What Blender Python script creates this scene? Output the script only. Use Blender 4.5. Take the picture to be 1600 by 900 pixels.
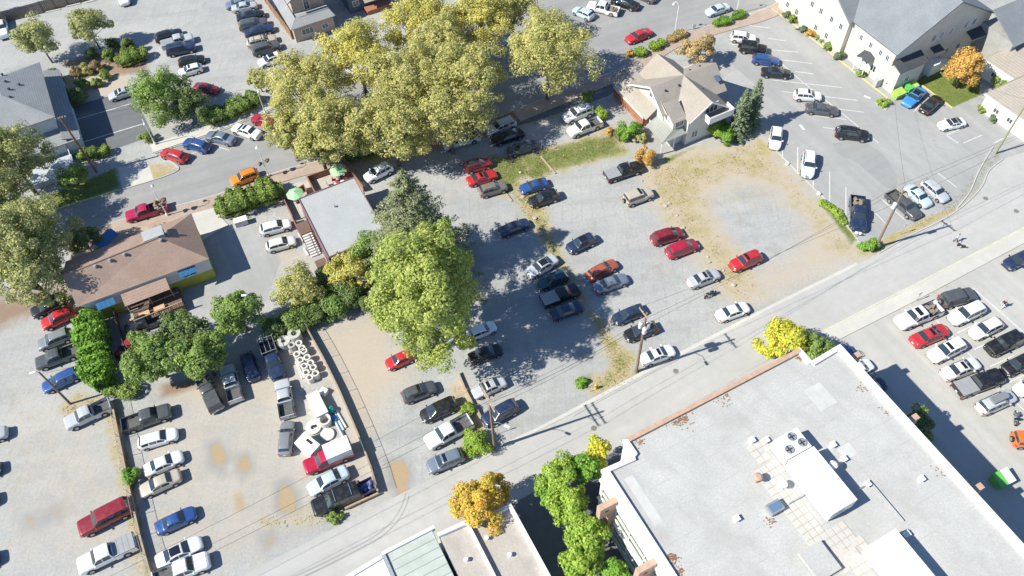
import bpy, bmesh, math, random
import numpy as np
from mathutils import Vector, Matrix
for o in list(bpy.data.objects): bpy.data.objects.remove(o)
scene = bpy.context.scene
COL = scene.collection
R = math.radians
# ------------------------------------------------------------------ camera, sky, sun, exposure
FPX, TILT, ROLL, CAMH = 1272.0, R(36.15), R(3.05), 88.7
cam = bpy.data.cameras.new('drone_camera'); cam.sensor_width = 36; cam.lens = 36*FPX/1600
cam.clip_start = 0.5; cam.clip_end = 6000
co = bpy.data.objects.new('drone_camera', cam); COL.objects.link(co)
co.matrix_world = Matrix.Translation((0, 0, CAMH)) @ Matrix.Rotation(TILT, 4, 'X') @ Matrix.Rotation(-ROLL, 4, 'Z')
scene.camera = co
SUN_AZ, SUN_EL = R(197), R(43.5)             # direction towards the sun, anticlockwise from +X
w = bpy.data.worlds.new('World'); scene.world = w; w.use_nodes = True
nt = w.node_tree; bg = nt.nodes['Background']; sky = nt.nodes.new('ShaderNodeTexSky')
sky.sky_type = 'NISHITA'; sky.sun_disc = False; sky.sun_elevation = SUN_EL; sky.sun_rotation = R(90)-SUN_AZ
sky.air_density = 1.0; sky.dust_density = 0.0; sky.ozone_density = 6.0
nt.links.new(sky.outputs['Color'], bg.inputs['Color']); bg.inputs['Strength'].default_value = 0.102
sl = bpy.data.lights.new('sun', 'SUN'); sl.energy = 5.0; sl.angle = R(0.53); sl.color = (1.0, 0.965, 0.845)
so = bpy.data.objects.new('sun', sl); COL.objects.link(so)
sd = Vector((math.cos(SUN_AZ)*math.cos(SUN_EL), math.sin(SUN_AZ)*math.cos(SUN_EL), math.sin(SUN_EL)))
so.rotation_euler = sd.to_track_quat('Z', 'Y').to_euler(); so.location = sd*200
vs = scene.view_settings; vs.view_transform = 'Standard'; vs.look = 'None'; vs.gamma = 1; vs.use_curve_mapping = False
vs.exposure = 0.61
scene.render.resolution_x, scene.render.resolution_y = 1024, 576

# ------------------------------------------------------------------ helpers
def at(x, y, z=0.0):
    "a surveyed point: picture coordinates of the 1600x900 photograph to the place on the level z"
    u, v = x-800.0, y-450.0; c, s = math.cos(ROLL), math.sin(ROLL)
    u, v = c*u-s*v, s*u+c*v
    t = (CAMH-z)/(FPX*math.cos(TILT)+v*math.sin(TILT))
    return Vector((u*t, (FPX*math.sin(TILT)-v*math.cos(TILT))*t, z))
GRID = R(25.4)                                # bearing of the town's street grid
class Frame:
    "a local plan frame: origin, bearing"
    def __init__(s, o, a=GRID): s.o = Vector((o[0], o[1], 0)); s.a = a; s.c, s.s = math.cos(a), math.sin(a)
    def __call__(s, x, y, z=0.0): return Vector((s.o.x+x*s.c-y*s.s, s.o.y+x*s.s+y*s.c, z))
    def inv(s, p): d = Vector(p)-s.o; return (d.x*s.c+d.y*s.s, -d.x*s.s+d.y*s.c)
ORG = {}
def tag(o, label=None, cat=None, group=None, kind=None):
    if label: o['label'] = label
    if cat: o['category'] = cat
    if group: o['group'] = group
    if kind: o['kind'] = kind
    return o
def thing(name, label, cat, loc, group=None, rz=0.0):
    o = bpy.data.objects.new(name, None); COL.objects.link(o); o.empty_display_size = 0.3
    o.location = loc; o.rotation_euler = (0, 0, rz); ORG[o.name] = Vector(loc)
    return tag(o, label, cat, group)
class MB:
    "collects geometry, build() links it as one mesh object"
    def __init__(s): s.v = []; s.f = []
    def poly(s, pts):
        n = len(s.v); s.v += [tuple(p) for p in pts]; s.f.append(tuple(range(n, n+len(pts)))); return s
    def prism(s, pts, z0, z1):
        n = len(s.v); k = len(pts)
        a = sum(pts[i][0]*pts[(i+1) % k][1]-pts[(i+1) % k][0]*pts[i][1] for i in range(k))
        if a < 0: pts = pts[::-1]
        s.v += [(p[0], p[1], z0) for p in pts]+[(p[0], p[1], z1) for p in pts]
        s.f.append(tuple(range(n+k-1, n-1, -1))); s.f.append(tuple(range(n+k, n+2*k)))
        for i in range(k): j = (i+1) % k; s.f.append((n+i, n+j, n+k+j, n+k+i))
        return s
    def box(s, c, d, rz=0.0):
        cz, sz = math.cos(rz), math.sin(rz)
        pts = [(c[0]+x*d[0]/2*cz-y*d[1]/2*sz, c[1]+x*d[0]/2*sz+y*d[1]/2*cz) for x, y in ((-1,-1),(1,-1),(1,1),(-1,1))]
        return s.prism(pts, c[2]-d[2]/2, c[2]+d[2]/2)
    def beam(s, a, b, w, h):
        a, b = Vector(a), Vector(b); d = (b-a).normalized()
        up = Vector((0,0,1)) if abs(d.z) < .95 else Vector((1,0,0))
        x = d.cross(up).normalized()*w/2; y = x.cross(d).normalized()*h/2; n = len(s.v)
        for p in (a, b): s.v += [tuple(p-x-y), tuple(p+x-y), tuple(p+x+y), tuple(p-x+y)]
        s.f += [(n+3,n+2,n+1,n), (n+4,n+5,n+6,n+7)]+[(n+i, n+(i+1) % 4, n+4+(i+1) % 4, n+4+i) for i in range(4)]
        return s
    def tube(s, pts, rad, k=8, cap=True):
        pts = [Vector(p) for p in pts]; rad = rad if hasattr(rad, '__len__') else [rad]*len(pts); n = len(s.v)
        for i, p in enumerate(pts):
            d = (pts[min(i+1, len(pts)-1)]-pts[max(i-1, 0)]).normalized()
            up = Vector((0,0,1)) if abs(d.z) < .9 else Vector((1,0,0))
            x = d.cross(up).normalized(); y = x.cross(d)
            for j in range(k):
                t = 2*math.pi*j/k; s.v.append(tuple(p+(x*math.cos(t)+y*math.sin(t))*rad[i]))
        for i in range(len(pts)-1):
            for j in range(k):
                m = (j+1) % k; s.f.append((n+i*k+j, n+i*k+m, n+(i+1)*k+m, n+(i+1)*k+j))
        if cap:
            s.f.append(tuple(range(n+k-1, n-1, -1))); e = n+(len(pts)-1)*k; s.f.append(tuple(range(e, e+k)))
        return s
    def lathe(s, c, prof, k=16, close=False):
        "prof: list of (radius, z); c: centre on the ground"
        n = len(s.v); m = len(prof)
        for r, z in prof:
            for j in range(k):
                t = 2*math.pi*j/k; s.v.append((c[0]+r*math.cos(t), c[1]+r*math.sin(t), c[2]+z))
        for i in range(m if close else m-1):
            for j in range(k):
                q = (j+1) % k; a = i*k; b = ((i+1) % m)*k; s.f.append((n+a+j, n+a+q, n+b+q, n+b+j))
        if not close:
            if prof[0][0] > 1e-4: s.f.append(tuple(range(n+k-1, n-1, -1)))
            if prof[-1][0] > 1e-4: s.f.append(tuple(range(n+(m-1)*k, n+m*k)))
        return s
    def blob(s, c, r, seed=0, sub=2, amp=.12):
        bm = bmesh.new(); bmesh.ops.create_icosphere(bm, subdivisions=sub, radius=1); rg = random.Random(seed)
        ph = [rg.uniform(0, 6) for _ in range(6)]; n = len(s.v)
        for v in bm.verts:
            p = v.co; k = 1+amp*(math.sin(3*p.x+ph[0])+math.sin(4*p.y+ph[1])+math.sin(3.5*p.z+ph[2]))
            s.v.append((c[0]+p.x*r[0]*k, c[1]+p.y*r[1]*k, c[2]+p.z*r[2]*k))
        for f in bm.faces: s.f.append(tuple(n+v.index for v in f.verts))
        bm.free(); return s
    def mesh(s, name, mat, o=(0,0,0), smooth=None):
        me = bpy.data.meshes.new(name); o = Vector(o)
        me.from_pydata([(x-o.x, y-o.y, z-o.z) for x, y, z in s.v], [], s.f)
        if mat is not None: me.materials.append(mat)
        if smooth:
            me.shade_smooth(); me.set_sharp_from_angle(angle=R(smooth))
        me.update(); return me
    def build(s, name, mat, parent=None, smooth=None, own=False):
        "geometry is in world metres; with own=True a top-level mesh gets its origin at its base centre"
        root = parent
        while root is not None and root.parent is not None: root = root.parent
        o = ORG[root.name] if root is not None else Vector((0,0,0))
        if own and parent is None:
            a = np.array(s.v); o = Vector(((a[:,0].min()+a[:,0].max())/2, (a[:,1].min()+a[:,1].max())/2, a[:,2].min()))
        ob = bpy.data.objects.new(name, s.mesh(name, mat, o, smooth)); COL.objects.link(ob)
        if own and parent is None: ob.location = o; ORG[ob.name] = o
        elif parent is None: ORG[ob.name] = o
        if parent is not None: ob.parent = parent
        return ob
def solidify(o, t):
    m = o.modifiers.new('thickness', 'SOLIDIFY'); m.thickness = t; m.offset = -1; return o

# ------------------------------------------------------------------ materials
MATS = {}
class NB:
    "small node-tree builder"
    def __init__(s, name):
        s.m = bpy.data.materials.new(name); s.m.use_nodes = True; s.t = s.m.node_tree; s.n = s.t.nodes
        s.b = s.n['Principled BSDF']; s.out = s.n['Material Output']
    def new(s, t, **kw):
        n = s.n.new(t)
        for k, v in kw.items(): setattr(n, k, v)
        return n
    def link(s, a, b): s.t.links.new(a, b)
    def pos(s):
        if not hasattr(s, '_p'): s._p = s.new('ShaderNodeNewGeometry').outputs['Position']
        return s._p
    def obj(s):
        if not hasattr(s, '_o'): s._o = s.new('ShaderNodeTexCoord').outputs['Object']
        return s._o
    def noise(s, scale, detail=3, rough=.55, vec=None, stretch=None, rot=0.0):
        n = s.new('ShaderNodeTexNoise'); n.inputs['Scale'].default_value = scale
        n.inputs['Detail'].default_value = detail; n.inputs['Roughness'].default_value = rough
        vec = vec or s.pos()
        if stretch:
            mp = s.new('ShaderNodeMapping'); mp.inputs['Scale'].default_value = stretch; mp.vector_type = 'TEXTURE'; mp.inputs['Rotation'].default_value = (0,0,rot)
            s.link(vec, mp.inputs['Vector']); vec = mp.outputs['Vector']
        s.link(vec, n.inputs['Vector']); return n.outputs['Fac']
    def ramp(s, fac, stops):
        r = s.new('ShaderNodeValToRGB'); e = r.color_ramp.elements
        while len(e) < len(stops): e.new(.5)
        for i, (p, c) in enumerate(stops):
            e[i].position = p; e[i].color = (c, c, c, 1) if not hasattr(c, '__len__') else (*c, 1)
        s.link(fac, r.inputs['Fac']); return r.outputs['Color']
    def mix(s, fac, a, b, mode='MIX'):
        m = s.new('ShaderNodeMix', data_type='RGBA', blend_type=mode)
        for i, v in (('Factor', fac), ('A', a), ('B', b)):
            k = [q for q in m.inputs if q.name == i and (q.type == ('VALUE' if i == 'Factor' else 'RGBA'))][0]
            if hasattr(v, 'default_value'): s.link(v, k)
            elif i == 'Factor': k.default_value = v
            else: k.default_value = (*v, 1)
        return [q for q in m.outputs if q.type == 'RGBA'][0]
    def math(s, op, a, b=0.0, clamp=False):
        m = s.new('ShaderNodeMath', operation=op); m.use_clamp = clamp
        for i, v in enumerate((a, b)):
            if hasattr(v, 'default_value'): s.link(v, m.inputs[i])
            else: m.inputs[i].default_value = v
        return m.outputs[0]
    def bump(s, h, strength=.3, dist=.03):
        b = s.new('ShaderNodeBump'); b.inputs['Strength'].default_value = strength; b.inputs['Distance'].default_value = dist
        s.link(h, b.inputs['Height']); s.link(b.outputs['Normal'], s.b.inputs['Normal'])
    def base(s, c):
        if hasattr(c, 'default_value'): s.link(c, s.b.inputs['Base Color'])
        else: s.b.inputs['Base Color'].default_value = (*c, 1)
    def set(s, **kw):
        for k, v in kw.items(): s.b.inputs[k.replace('_', ' ')].default_value = v
        return s
def mat(name, col, rough=.7, var=.25, scale=1.2, fine=9.0, metal=0.0, bump=0.0, local=True, stain=None, stain_scale=.35, stain_lo=.55):
    "painted, plastered, timber, metal: a base colour with broad and fine unevenness and optional stains"
    if name in MATS: return MATS[name]
    b = NB(name); vec = b.obj() if local else b.pos()
    n1 = b.noise(scale, 4, .6, vec); n2 = b.noise(fine, 3, .6, vec)
    lo = tuple(max(0, c*(1-var)) for c in col); hi = tuple(min(1, c*(1+var*.6)) for c in col)
    c = b.mix(b.ramp(n1, [(.3, 0.), (.7, 1.)]), lo, hi)
    c = b.mix(.35*min(1, var*3), c, b.mix(n2, lo, hi))
    if stain: c = b.mix(b.ramp(b.noise(stain_scale, 5, .65, vec), [(stain_lo, 0.), (stain_lo+.16, .75)]), c, stain)
    b.base(c); b.set(Roughness=rough, Metallic=metal)
    if bump: b.bump(n2, bump, .02)
    MATS[name] = b.m; return b.m

def car_paint():
    b = NB('car_paint'); oi = b.new('ShaderNodeObjectInfo')
    dust = b.ramp(b.noise(2.2, 4, .6, b.obj()), [(.45, 0.), (.8, .10)])
    b.base(b.mix(dust, oi.outputs['Color'], (.42, .38, .32)))
    b.set(Roughness=.32, Metallic=.12, Coat_Weight=.6, Coat_Roughness=.06, Specular_IOR_Level=.45); return b.m
def tinted():
    b = NB('object_tint'); oi = b.new('ShaderNodeObjectInfo'); n = b.noise(3, 3, .6, b.obj())
    b.base(b.mix(b.ramp(n, [(.3, .25), (.75, 0.)]), oi.outputs['Color'], (.05,.045,.04))); b.set(Roughness=.6); return b.m
PAINT = car_paint(); TINT = tinted()
def glassy(name, col, rough=.06):
    b = NB(name); b.base(col); b.set(Roughness=rough, Specular_IOR_Level=.9, Coat_Weight=.5, Coat_Roughness=.03); return b.m
GLASS = glassy('car_glass', (.030,.042,.050)); PANE = glassy('window_glass', (.05,.065,.08)); ROOFGLASS = glassy('sunroof_glass', (.012,.012,.016))
RUBBER = mat('tyre_rubber', (.022,.022,.024), .85, .2); RIM = mat('alloy_rim', (.45,.45,.47), .35, .1, metal=.7)
TRIM = mat('black_trim', (.025,.025,.028), .55, .2); CHROME = mat('bright_trim', (.6,.6,.62), .25, .05, metal=.8)
LAMP_R = glassy('tail_lamp', (.42,.012,.015), .2); LAMP_W = glassy('head_lamp', (.62,.64,.66), .15)
LINER = mat('bed_liner', (.10,.10,.105), .8, .35, 3); PLATE = mat('number_plate', (.7,.72,.75), .5, .05)
def leaf_mat(name, trans=.33):
    b = NB(name); a = b.new('ShaderNodeAttribute', attribute_name='leaf')
    d = b.b; b.link(a.outputs['Color'], d.inputs['Base Color']); b.set(Roughness=.62, Specular_IOR_Level=.25)
    tr = b.new('ShaderNodeBsdfTranslucent'); b.link(a.outputs['Color'], tr.inputs['Color'])
    mx = b.new('ShaderNodeMixShader'); mx.inputs['Fac'].default_value = trans
    b.link(d.outputs[0], mx.inputs[1]); b.link(tr.outputs[0], mx.inputs[2]); b.link(mx.outputs[0], b.out.inputs['Surface']); return b.m
LEAF = leaf_mat('foliage', .42); NEEDLE = leaf_mat('needles', .12)
BARK = mat('bark', (.16,.13,.10), .9, .35, 2, 14, bump=.4)
WOODPOLE = mat('weathered_pole_timber', (.24,.17,.12), .85, .3, 1.5, 12)
TIMBER = mat('weathered_timber', (.40,.31,.22), .85, .3, 1.2, 10); DARKTIMBER = mat('dark_timber', (.16,.10,.075), .85, .3, 1.2, 10)
CONC = mat('concrete', (.46,.45,.42), .85, .18, .7, 8, local=False, stain=(.33,.32,.30)); CONCW = mat('pale_precast_concrete', (.62,.60,.56), .8, .15, 1.5, 9)
WHITE = mat('white_paint', (.80,.80,.79), .55, .06); GALV = mat('galvanised_steel', (.42,.44,.46), .45, .15, metal=.5)
STEELW = mat('white_steel', (.78,.78,.78), .4, .05); YELLOWP = mat('yellow_kerb_paint', (.62,.50,.20), .8, .3, 2.0, 9, local=False)
LINE = mat('road_line_paint', (.66,.66,.64), .8, .35, 3.0, 11, local=False); WIRE = mat('cable', (.03,.03,.03), .6, .1)
# ------------------------------------------------------------------ ground sheet with its cover (gravel, dry grass, green, earth, leaf litter, mud)
def ground_xy(poly): return np.array([at(x, y)[:2] for x, y in poly])
def signed(px, py, poly):
    "distance to a polygon's edge, positive inside"
    n = len(poly); d = np.full(px.shape, 1e9); ins = np.zeros(px.shape, bool)
    for i in range(n):
        ax, ay = poly[i]; bx, by = poly[(i+1) % n]; ex, ey = bx-ax, by-ay
        t = np.clip(((px-ax)*ex+(py-ay)*ey)/(ex*ex+ey*ey+1e-9), 0, 1)
        d = np.minimum(d, (px-ax-t*ex)**2+(py-ay-t*ey)**2)
        c = ((ay > py) != (by > py)) & (px < (bx-ax)*(py-ay)/(by-ay+1e-12)+ax); ins ^= c
    d = np.sqrt(d); return np.where(ins, d, -d)
DRY = [
 ([(762,238),(800,243),(850,230),(960,203),(985,238),(905,262),(868,270),(850,282),(815,283),(800,305),(785,310),(765,285)], 1.0, 1.5),
 ([(790,285),(830,278),(850,300),(862,345),(880,400),(905,440),(935,490),(965,530),(1000,560),(990,598),(940,625),(905,605),(915,590),(950,575),(925,510),(890,460),(860,405),(835,365),(812,330),(800,312)], .95, 1.4),
 ([(1000,252),(1060,238),(1190,220),(1215,250),(1290,330),(1345,390),(1338,408),(1300,400),(1262,345),(1215,290),(1150,278),(1105,300),(1115,340),(1160,400),(1195,450),(1165,482),(1128,462),(1108,420),(1058,368),(1020,318),(1003,280)], .75, 3.5),
 ([(1100,300),(1150,278),(1215,290),(1240,330),(1180,340),(1140,360)], .45, 4.0),
 ([(1340,402),(1372,396),(1415,370),(1487,333),(1530,295),(1545,266),(1566,248),(1550,232),(1530,258),(1500,298),(1440,342),(1395,365),(1345,386)], 1.0, .6),
 ([(88,640),(120,608),(190,628),(200,690),(215,760),(235,900),(205,900),(190,790),(168,690),(160,650),(110,668)], .8, 1.0),
 ([(395,808),(560,765),(585,778),(500,825),(400,830)], .6, 1.0),
 ([(700,600),(725,600),(765,690),(745,720),(715,700),(730,660)], .8, .8),
 ([(1430,452),(1490,432),(1480,450),(1400,490),(1385,487)], 1.0, .4),
 ([(40,20),(80,18),(150,0),(90,0)], .8, .8), ([(925,200),(968,196),(985,240),(960,250)], .9, 1.0),
 ([(395,365),(440,330),(462,345),(470,395),(440,405)], .45, 1.0), ([(540,245),(605,228),(615,255),(590,262)], .9, .8),
 ([(230,256),(272,258),(278,266),(240,281)], .9, .3), ([(1185,215),(1215,235),(1200,250),(1170,235)], .9, 1.0)]
GREEN = [
 ([(1430,128),(1500,78),(1600,18),(1680,0),(1680,60),(1600,70),(1535,95),(1530,150),(1488,168),(1441,134)], 1.0, .4),
 ([(1368,158),(1378,148),(1392,160),(1382,171)], 1.0, .3),
 ([(20,345),(60,310),(180,262),(190,294),(75,331),(40,350)], .9, 1.0),
 ([(1035,248),(1090,228),(1070,240),(1045,255)], .8, .8),
 ([(905,588),(925,582),(920,608),(908,605)], .8, .8), ([(985,570),(1005,575),(995,590)], .8, .5),
 ([(1275,312),(1300,322),(1345,375),(1330,385),(1300,345)], .7, .8),
 ([(800,315),(830,330),(880,400),(900,440),(870,430),(840,375)], .45, 1.5),
 ([(187,640),(196,690),(212,760),(222,850),(240,900),(228,900),(208,800),(192,700)], .8, .8),
 (DRY[0][0], .62, 1.5), (DRY[1][0], .40, 1.5)]
EARTH = [
 ([(488,515),(590,488),(625,545),(640,590),(600,625),(575,700),(600,770),(560,740),(515,590)], .85, 3.5),
 (DRY[2][0], 1.0, 2.0), ([(1000,262),(1060,250),(1190,225),(1225,262),(1300,340),(1270,350),(1215,300),(1150,285),(1095,310),(1120,360),(1180,440),(1130,450),(1050,360)], 1.0, 3.5), ([(1220,290),(1345,392),(1335,412),(1250,445),(1195,470),(1150,470),(1190,420),(1240,400),(1255,350)], .8, 3.0),
 ([(0,560),(90,610),(180,640),(215,760),(240,900),(0,900)], .36, 4.0),
 ([(190,650),(430,585),(500,600),(590,770),(400,888),(245,900)], .42, 4.0),
 ([(240,610),(330,590),(420,560),(470,520),(500,560),(440,640),(300,640)], .6, 1.5),
 ([(395,380),(480,395),(500,420),(430,420)], .6, 1.5), ([(700,600),(730,590),(765,690),(745,720)], .8, .6),
 ([(90,120),(200,100),(200,140),(110,170)], .8, 1.0)]
LITTER = [
 ([(640,235),(690,215),(760,195),(800,150),(870,150),(905,160),(850,190),(790,205),(720,225),(660,240)], .9, 2.0),
 ([(-40,470),(60,445),(110,440),(120,470),(60,490),(0,520),(-40,540)], .8, 2.0),
 ([(90,100),(130,85),(220,70),(235,110),(205,118),(130,120)], .8, .8),
 ([(545,235),(640,215),(660,235),(600,250)], .7, 1.0), ([(250,600),(310,588),(312,605),(250,625)], .9, .8),
 ([(770,20),(800,60),(760,75),(745,50)], .8, 1.0)]
MUD = [([(330,697),(342,694),(352,715),(345,730),(335,722)], 1, 1.0), ([(372,718),(384,714),(390,728),(382,740),(373,734)], 1, 1.0),
 ([(366,775),(380,772),(383,795),(373,800)], .9, 1.0), ([(438,770),(445,757),(458,770),(460,792),(448,800),(437,795)], 1, 1.1),
 ([(410,840),(425,833),(430,848),(418,855)], .8, .6), ([(610,725),(630,720),(637,735),(636,772),(624,776),(618,755)], 1, 1.1),
 ([(42,808),(56,806),(58,820),(45,824)], .7, .6), ([(78,795),(90,797),(92,808),(80,810)], .7, .6), ([(108,655),(120,650),(118,662)], .5, .6),
 ([(560,550),(580,545),(585,560),(565,565)], .4, 1.0)]
DAMP_SHADE = [([(320,690),(345,685),(362,715),(350,745),(325,735)], .8, 1.2), ([(365,708),(392,706),(398,735),(380,750),(366,738)], .8, 1.0),
 ([(430,755),(448,748),(468,770),(466,800),(440,808),(430,795)], 1, 1.0), ([(400,832),(428,826),(436,848),(414,862)], .8, 1.0),
 ([(600,720),(632,712),(645,735),(642,785),(618,786),(608,750)], .9, 1.0), ([(25,800),(60,795),(100,780),(100,815),(60,835),(30,830)], .6, 1.5),
 ([(700,400),(900,380),(950,560),(760,600)], .35, 4.0), ([(80,160),(120,160),(235,200),(150,240)], .5, 1.0)]  # wide first quad: the maple's cast shade put into the gravel colour
# the sheet is fine where the camera looks and coarse out to the horizon
gx = np.concatenate([[-3000,-1200,-500,-250,-160], np.arange(-120, 120.1, .55), [160,250,500,1200,3000]])
gy = np.concatenate([[-3000,-1200,-400,-120,-30], np.arange(5, 165.1, .55), [200,300,600,1500,4000]])
XX, YY = np.meshgrid(gx, gy); nx, ny = len(gx), len(gy)
px, py = XX.ravel(), YY.ravel()
def cover(lst):
    a = np.zeros(px.shape)
    for poly, wgt, fe in lst:
        q = ground_xy(poly); lo, hi = q.min(0)-fe*2, q.max(0)+fe*2
        m = (px > lo[0]) & (px < hi[0]) & (py > lo[1]) & (py < hi[1])
        if not m.any(): continue
        s = signed(px[m], py[m], q); a[m] = np.maximum(a[m], wgt*np.clip(s/(2*fe)+.5, 0, 1))
    return a
cov = np.stack([cover(DRY), cover(GREEN), cover(EARTH), cover(LITTER)], 1)
wet_shade = np.stack([cover(MUD), cover(DAMP_SHADE), np.zeros(px.shape), np.ones(px.shape)], 1)
gm = bpy.data.meshes.new('ground')
idx = np.arange(nx*ny).reshape(ny, nx)
quads = np.stack([idx[:-1,:-1], idx[:-1,1:], idx[1:,1:], idx[1:,:-1]], -1).reshape(-1, 4)
def fast_mesh(me, verts, quads_, k=4):
    verts = np.asarray(verts, np.float32); quads_ = np.asarray(quads_, np.int32); n = len(quads_)
    me.vertices.add(len(verts)); me.vertices.foreach_set('co', verts.ravel())
    me.loops.add(n*k); me.loops.foreach_set('vertex_index', quads_.ravel())
    me.polygons.add(n); me.polygons.foreach_set('loop_start', np.arange(0, n*k, k, dtype=np.int32))
    me.update(calc_edges=True); return me
fast_mesh(gm, np.stack([px, py, np.zeros(px.shape)], 1), quads)
for nm, arr in (('cover', cov), ('wet_shade', wet_shade)):
    at_ = gm.attributes.new(nm, 'FLOAT_COLOR', 'POINT'); at_.data.foreach_set('color', arr.astype(np.float32).ravel())
def ground_material():
    b = NB('gravel_ground'); A = b.new('ShaderNodeAttribute', attribute_name='cover'); W = b.new('ShaderNodeAttribute', attribute_name='wet_shade')
    sa = b.new('ShaderNodeSeparateColor'); b.link(A.outputs['Color'], sa.inputs[0]); sw = b.new('ShaderNodeSeparateColor'); b.link(W.outputs['Color'], sw.inputs[0])
    n_big = b.noise(.07, 4, .6); n_mid = b.noise(.5, 5, .65); n_fine = b.noise(3.5, 4, .7); n_grit = b.noise(14, 2, .6)
    streak = b.noise(.35, 4, .6, stretch=(7, 1, 1), rot=GRID-R(20))
    c = b.mix(b.ramp(n_big, [(.3, 0.), (.7, 1.)]), (.325,.33,.33), (.44,.435,.42))
    c = b.mix(b.ramp(n_mid, [(.35, 0.), (.75, .55)]), c, (.46,.455,.44))
    c = b.mix(b.ramp(streak, [(.45, 0.), (.72, .6)]), c, (.265,.275,.285))
    c = b.mix(b.ramp(b.noise(.16, 6, .7), [(.52, 0.), (.66, .45)]), c, (.48,.47,.445))
    c = b.mix(b.ramp(b.noise(1.1, 6, .7), [(.56, 0.), (.70, .5)]), c, (.26,.255,.25))
    c = b.mix(b.ramp(n_fine, [(.35, .38), (.65, 0.)]), c, (.20,.20,.20))
    c = b.mix(b.ramp(n_grit, [(.55, 0.), (.72, .35)]), c, (.60,.60,.58))
    c = b.mix(b.ramp(b.noise(.28, 7, .75), [(.52, 0.), (.64, .75)]), c, (.29,.285,.27))
    c = b.mix(b.ramp(b.noise(.42, 6, .7), [(.60, 0.), (.68, .5)]), c, (.42,.36,.29))
    wv = b.new('ShaderNodeTexWave', wave_type='BANDS', bands_direction='X'); wv.inputs['Scale'].default_value = .12; wv.inputs['Distortion'].default_value = 14; wv.inputs['Detail'].default_value = 3; wv.inputs['Detail Scale'].default_value = .18
    b.link(b.pos(), wv.inputs['Vector']); rut = b.math('MULTIPLY', b.ramp(wv.outputs['Fac'], [(.40, 0.), (.5, 1.), (.60, 0.)]), b.ramp(n_mid, [(.4, 0.), (.6, .5)]))
    c = b.mix(rut, c, (.235,.235,.235))
    def mask(ch, amp, lo, hi):
        k = b.math('ADD', ch, b.math('MULTIPLY', b.math('SUBTRACT', b.math('ADD', b.math('MULTIPLY', n_mid, .6), b.math('MULTIPLY', n_fine, .4)), .5), amp))
        k = b.math('MULTIPLY', k, b.math('GREATER_THAN', ch, .001)); return b.ramp(k, [(lo, 0.), (hi, 1.)])
    earth = b.mix(n_fine, (.385,.315,.24), (.48,.415,.335)); earth = b.mix(b.ramp(n_grit, [(.5, 0.), (.75, .5)]), earth, (.48,.46,.42))
    c = b.mix(b.math('MULTIPLY', mask(sa.outputs[2], 1.0, .15, .7), .9), c, earth)
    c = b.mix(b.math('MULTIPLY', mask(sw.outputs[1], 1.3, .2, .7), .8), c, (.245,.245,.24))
    c = b.mix(b.math('MULTIPLY', mask(sw.outputs[0], 1.1, .3, .6), .95), c, b.mix(n_fine, (.33,.235,.13), (.42,.32,.20)))
    dry = b.mix(b.ramp(n_fine, [(.3, 0.), (.7, 1.)]), (.32,.25,.135), (.50,.415,.265)); dry = b.mix(b.ramp(n_mid, [(.45, 0.), (.62, .6)]), dry, (.30,.285,.115))
    dry = b.mix(b.ramp(n_grit, [(.35, .35), (.55, 0.)]), dry, (.24,.19,.10))
    c = b.mix(mask(sa.outputs[0], 1.7, .32, .80), c, dry)
    grn = b.mix(b.ramp(n_fine, [(.3, 0.), (.7, 1.)]), (.09,.13,.03), (.19,.22,.065)); grn = b.mix(b.ramp(n_mid, [(.5, 0.), (.75, .5)]), grn, (.25,.23,.09))
    c = b.mix(mask(sa.outputs[1], 1.2, .35, .62), c, grn)
    lit = b.mix(b.ramp(n_grit, [(.4, 0.), (.6, 1.)]), (.13,.08,.05), (.34,.20,.12)); c = b.mix(b.math('MULTIPLY', mask(A.outputs['Alpha'], 1.2, .3, .8), .8), c, lit)
    b.base(c); b.set(Roughness=.92, Specular_IOR_Level=.2)
    b.bump(b.math('ADD', b.math('MULTIPLY', n_fine, .6), b.math('MULTIPLY', n_grit, .4)), .5, .05); return b.m
gm.materials.append(ground_material())
ground = bpy.data.objects.new('ground', gm); COL.objects.link(ground); tag(ground, kind='structure')

# ------------------------------------------------------------------ paved surfaces
def asphalt(name, lo, hi, crack=.0, rot=GRID, patch=0.5):
    b = NB(name); n1 = b.noise(.11, 4, .6); n2 = b.noise(.8, 5, .65); n3 = b.noise(11, 3, .7)
    st = b.noise(.5, 4, .6, stretch=(14, 1, 1), rot=rot)
    c = b.mix(b.ramp(n1, [(.3, 0.), (.7, 1.)]), lo, hi); c = b.mix(b.ramp(n2, [(.4, 0.), (.75, .4)]), c, tuple(v*.78 for v in lo))
    c = b.mix(b.ramp(st, [(.35, patch), (.6, 0.)]), c, tuple(v*.82 for v in lo)); c = b.mix(b.ramp(n3, [(.35, .3), (.7, 0.)]), c, tuple(v*.6 for v in lo))
    if crack:
        v = b.new('ShaderNodeTexVoronoi', feature='DISTANCE_TO_EDGE'); v.inputs['Scale'].default_value = .16
        wv = b.new('ShaderNodeVectorMath', operation='ADD'); nn = b.new('ShaderNodeTexNoise'); nn.inputs['Scale'].default_value = .7
        sc = b.new('ShaderNodeVectorMath', operation='SCALE'); sc.inputs['Scale'].default_value = 2.2
        b.link(b.pos(), nn.inputs['Vector']); b.link(nn.outputs['Color'], sc.inputs[0]); b.link(b.pos(), wv.inputs[0]); b.link(sc.outputs[0], wv.inputs[1]); b.link(wv.outputs[0], v.inputs['Vector'])
        c = b.mix(b.math('MULTIPLY', b.math('MULTIPLY', b.ramp(v.outputs['Distance'], [(0., 1.), (.007, 0.)]), b.ramp(n1, [(.5, 0.), (.65, 1.)])), crack*.6), c, tuple(q*.35 for q in lo))
    b.base(c); b.set(Roughness=.9, Specular_IOR_Level=.25); b.bump(n3, .2, .01); return b.m
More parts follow.
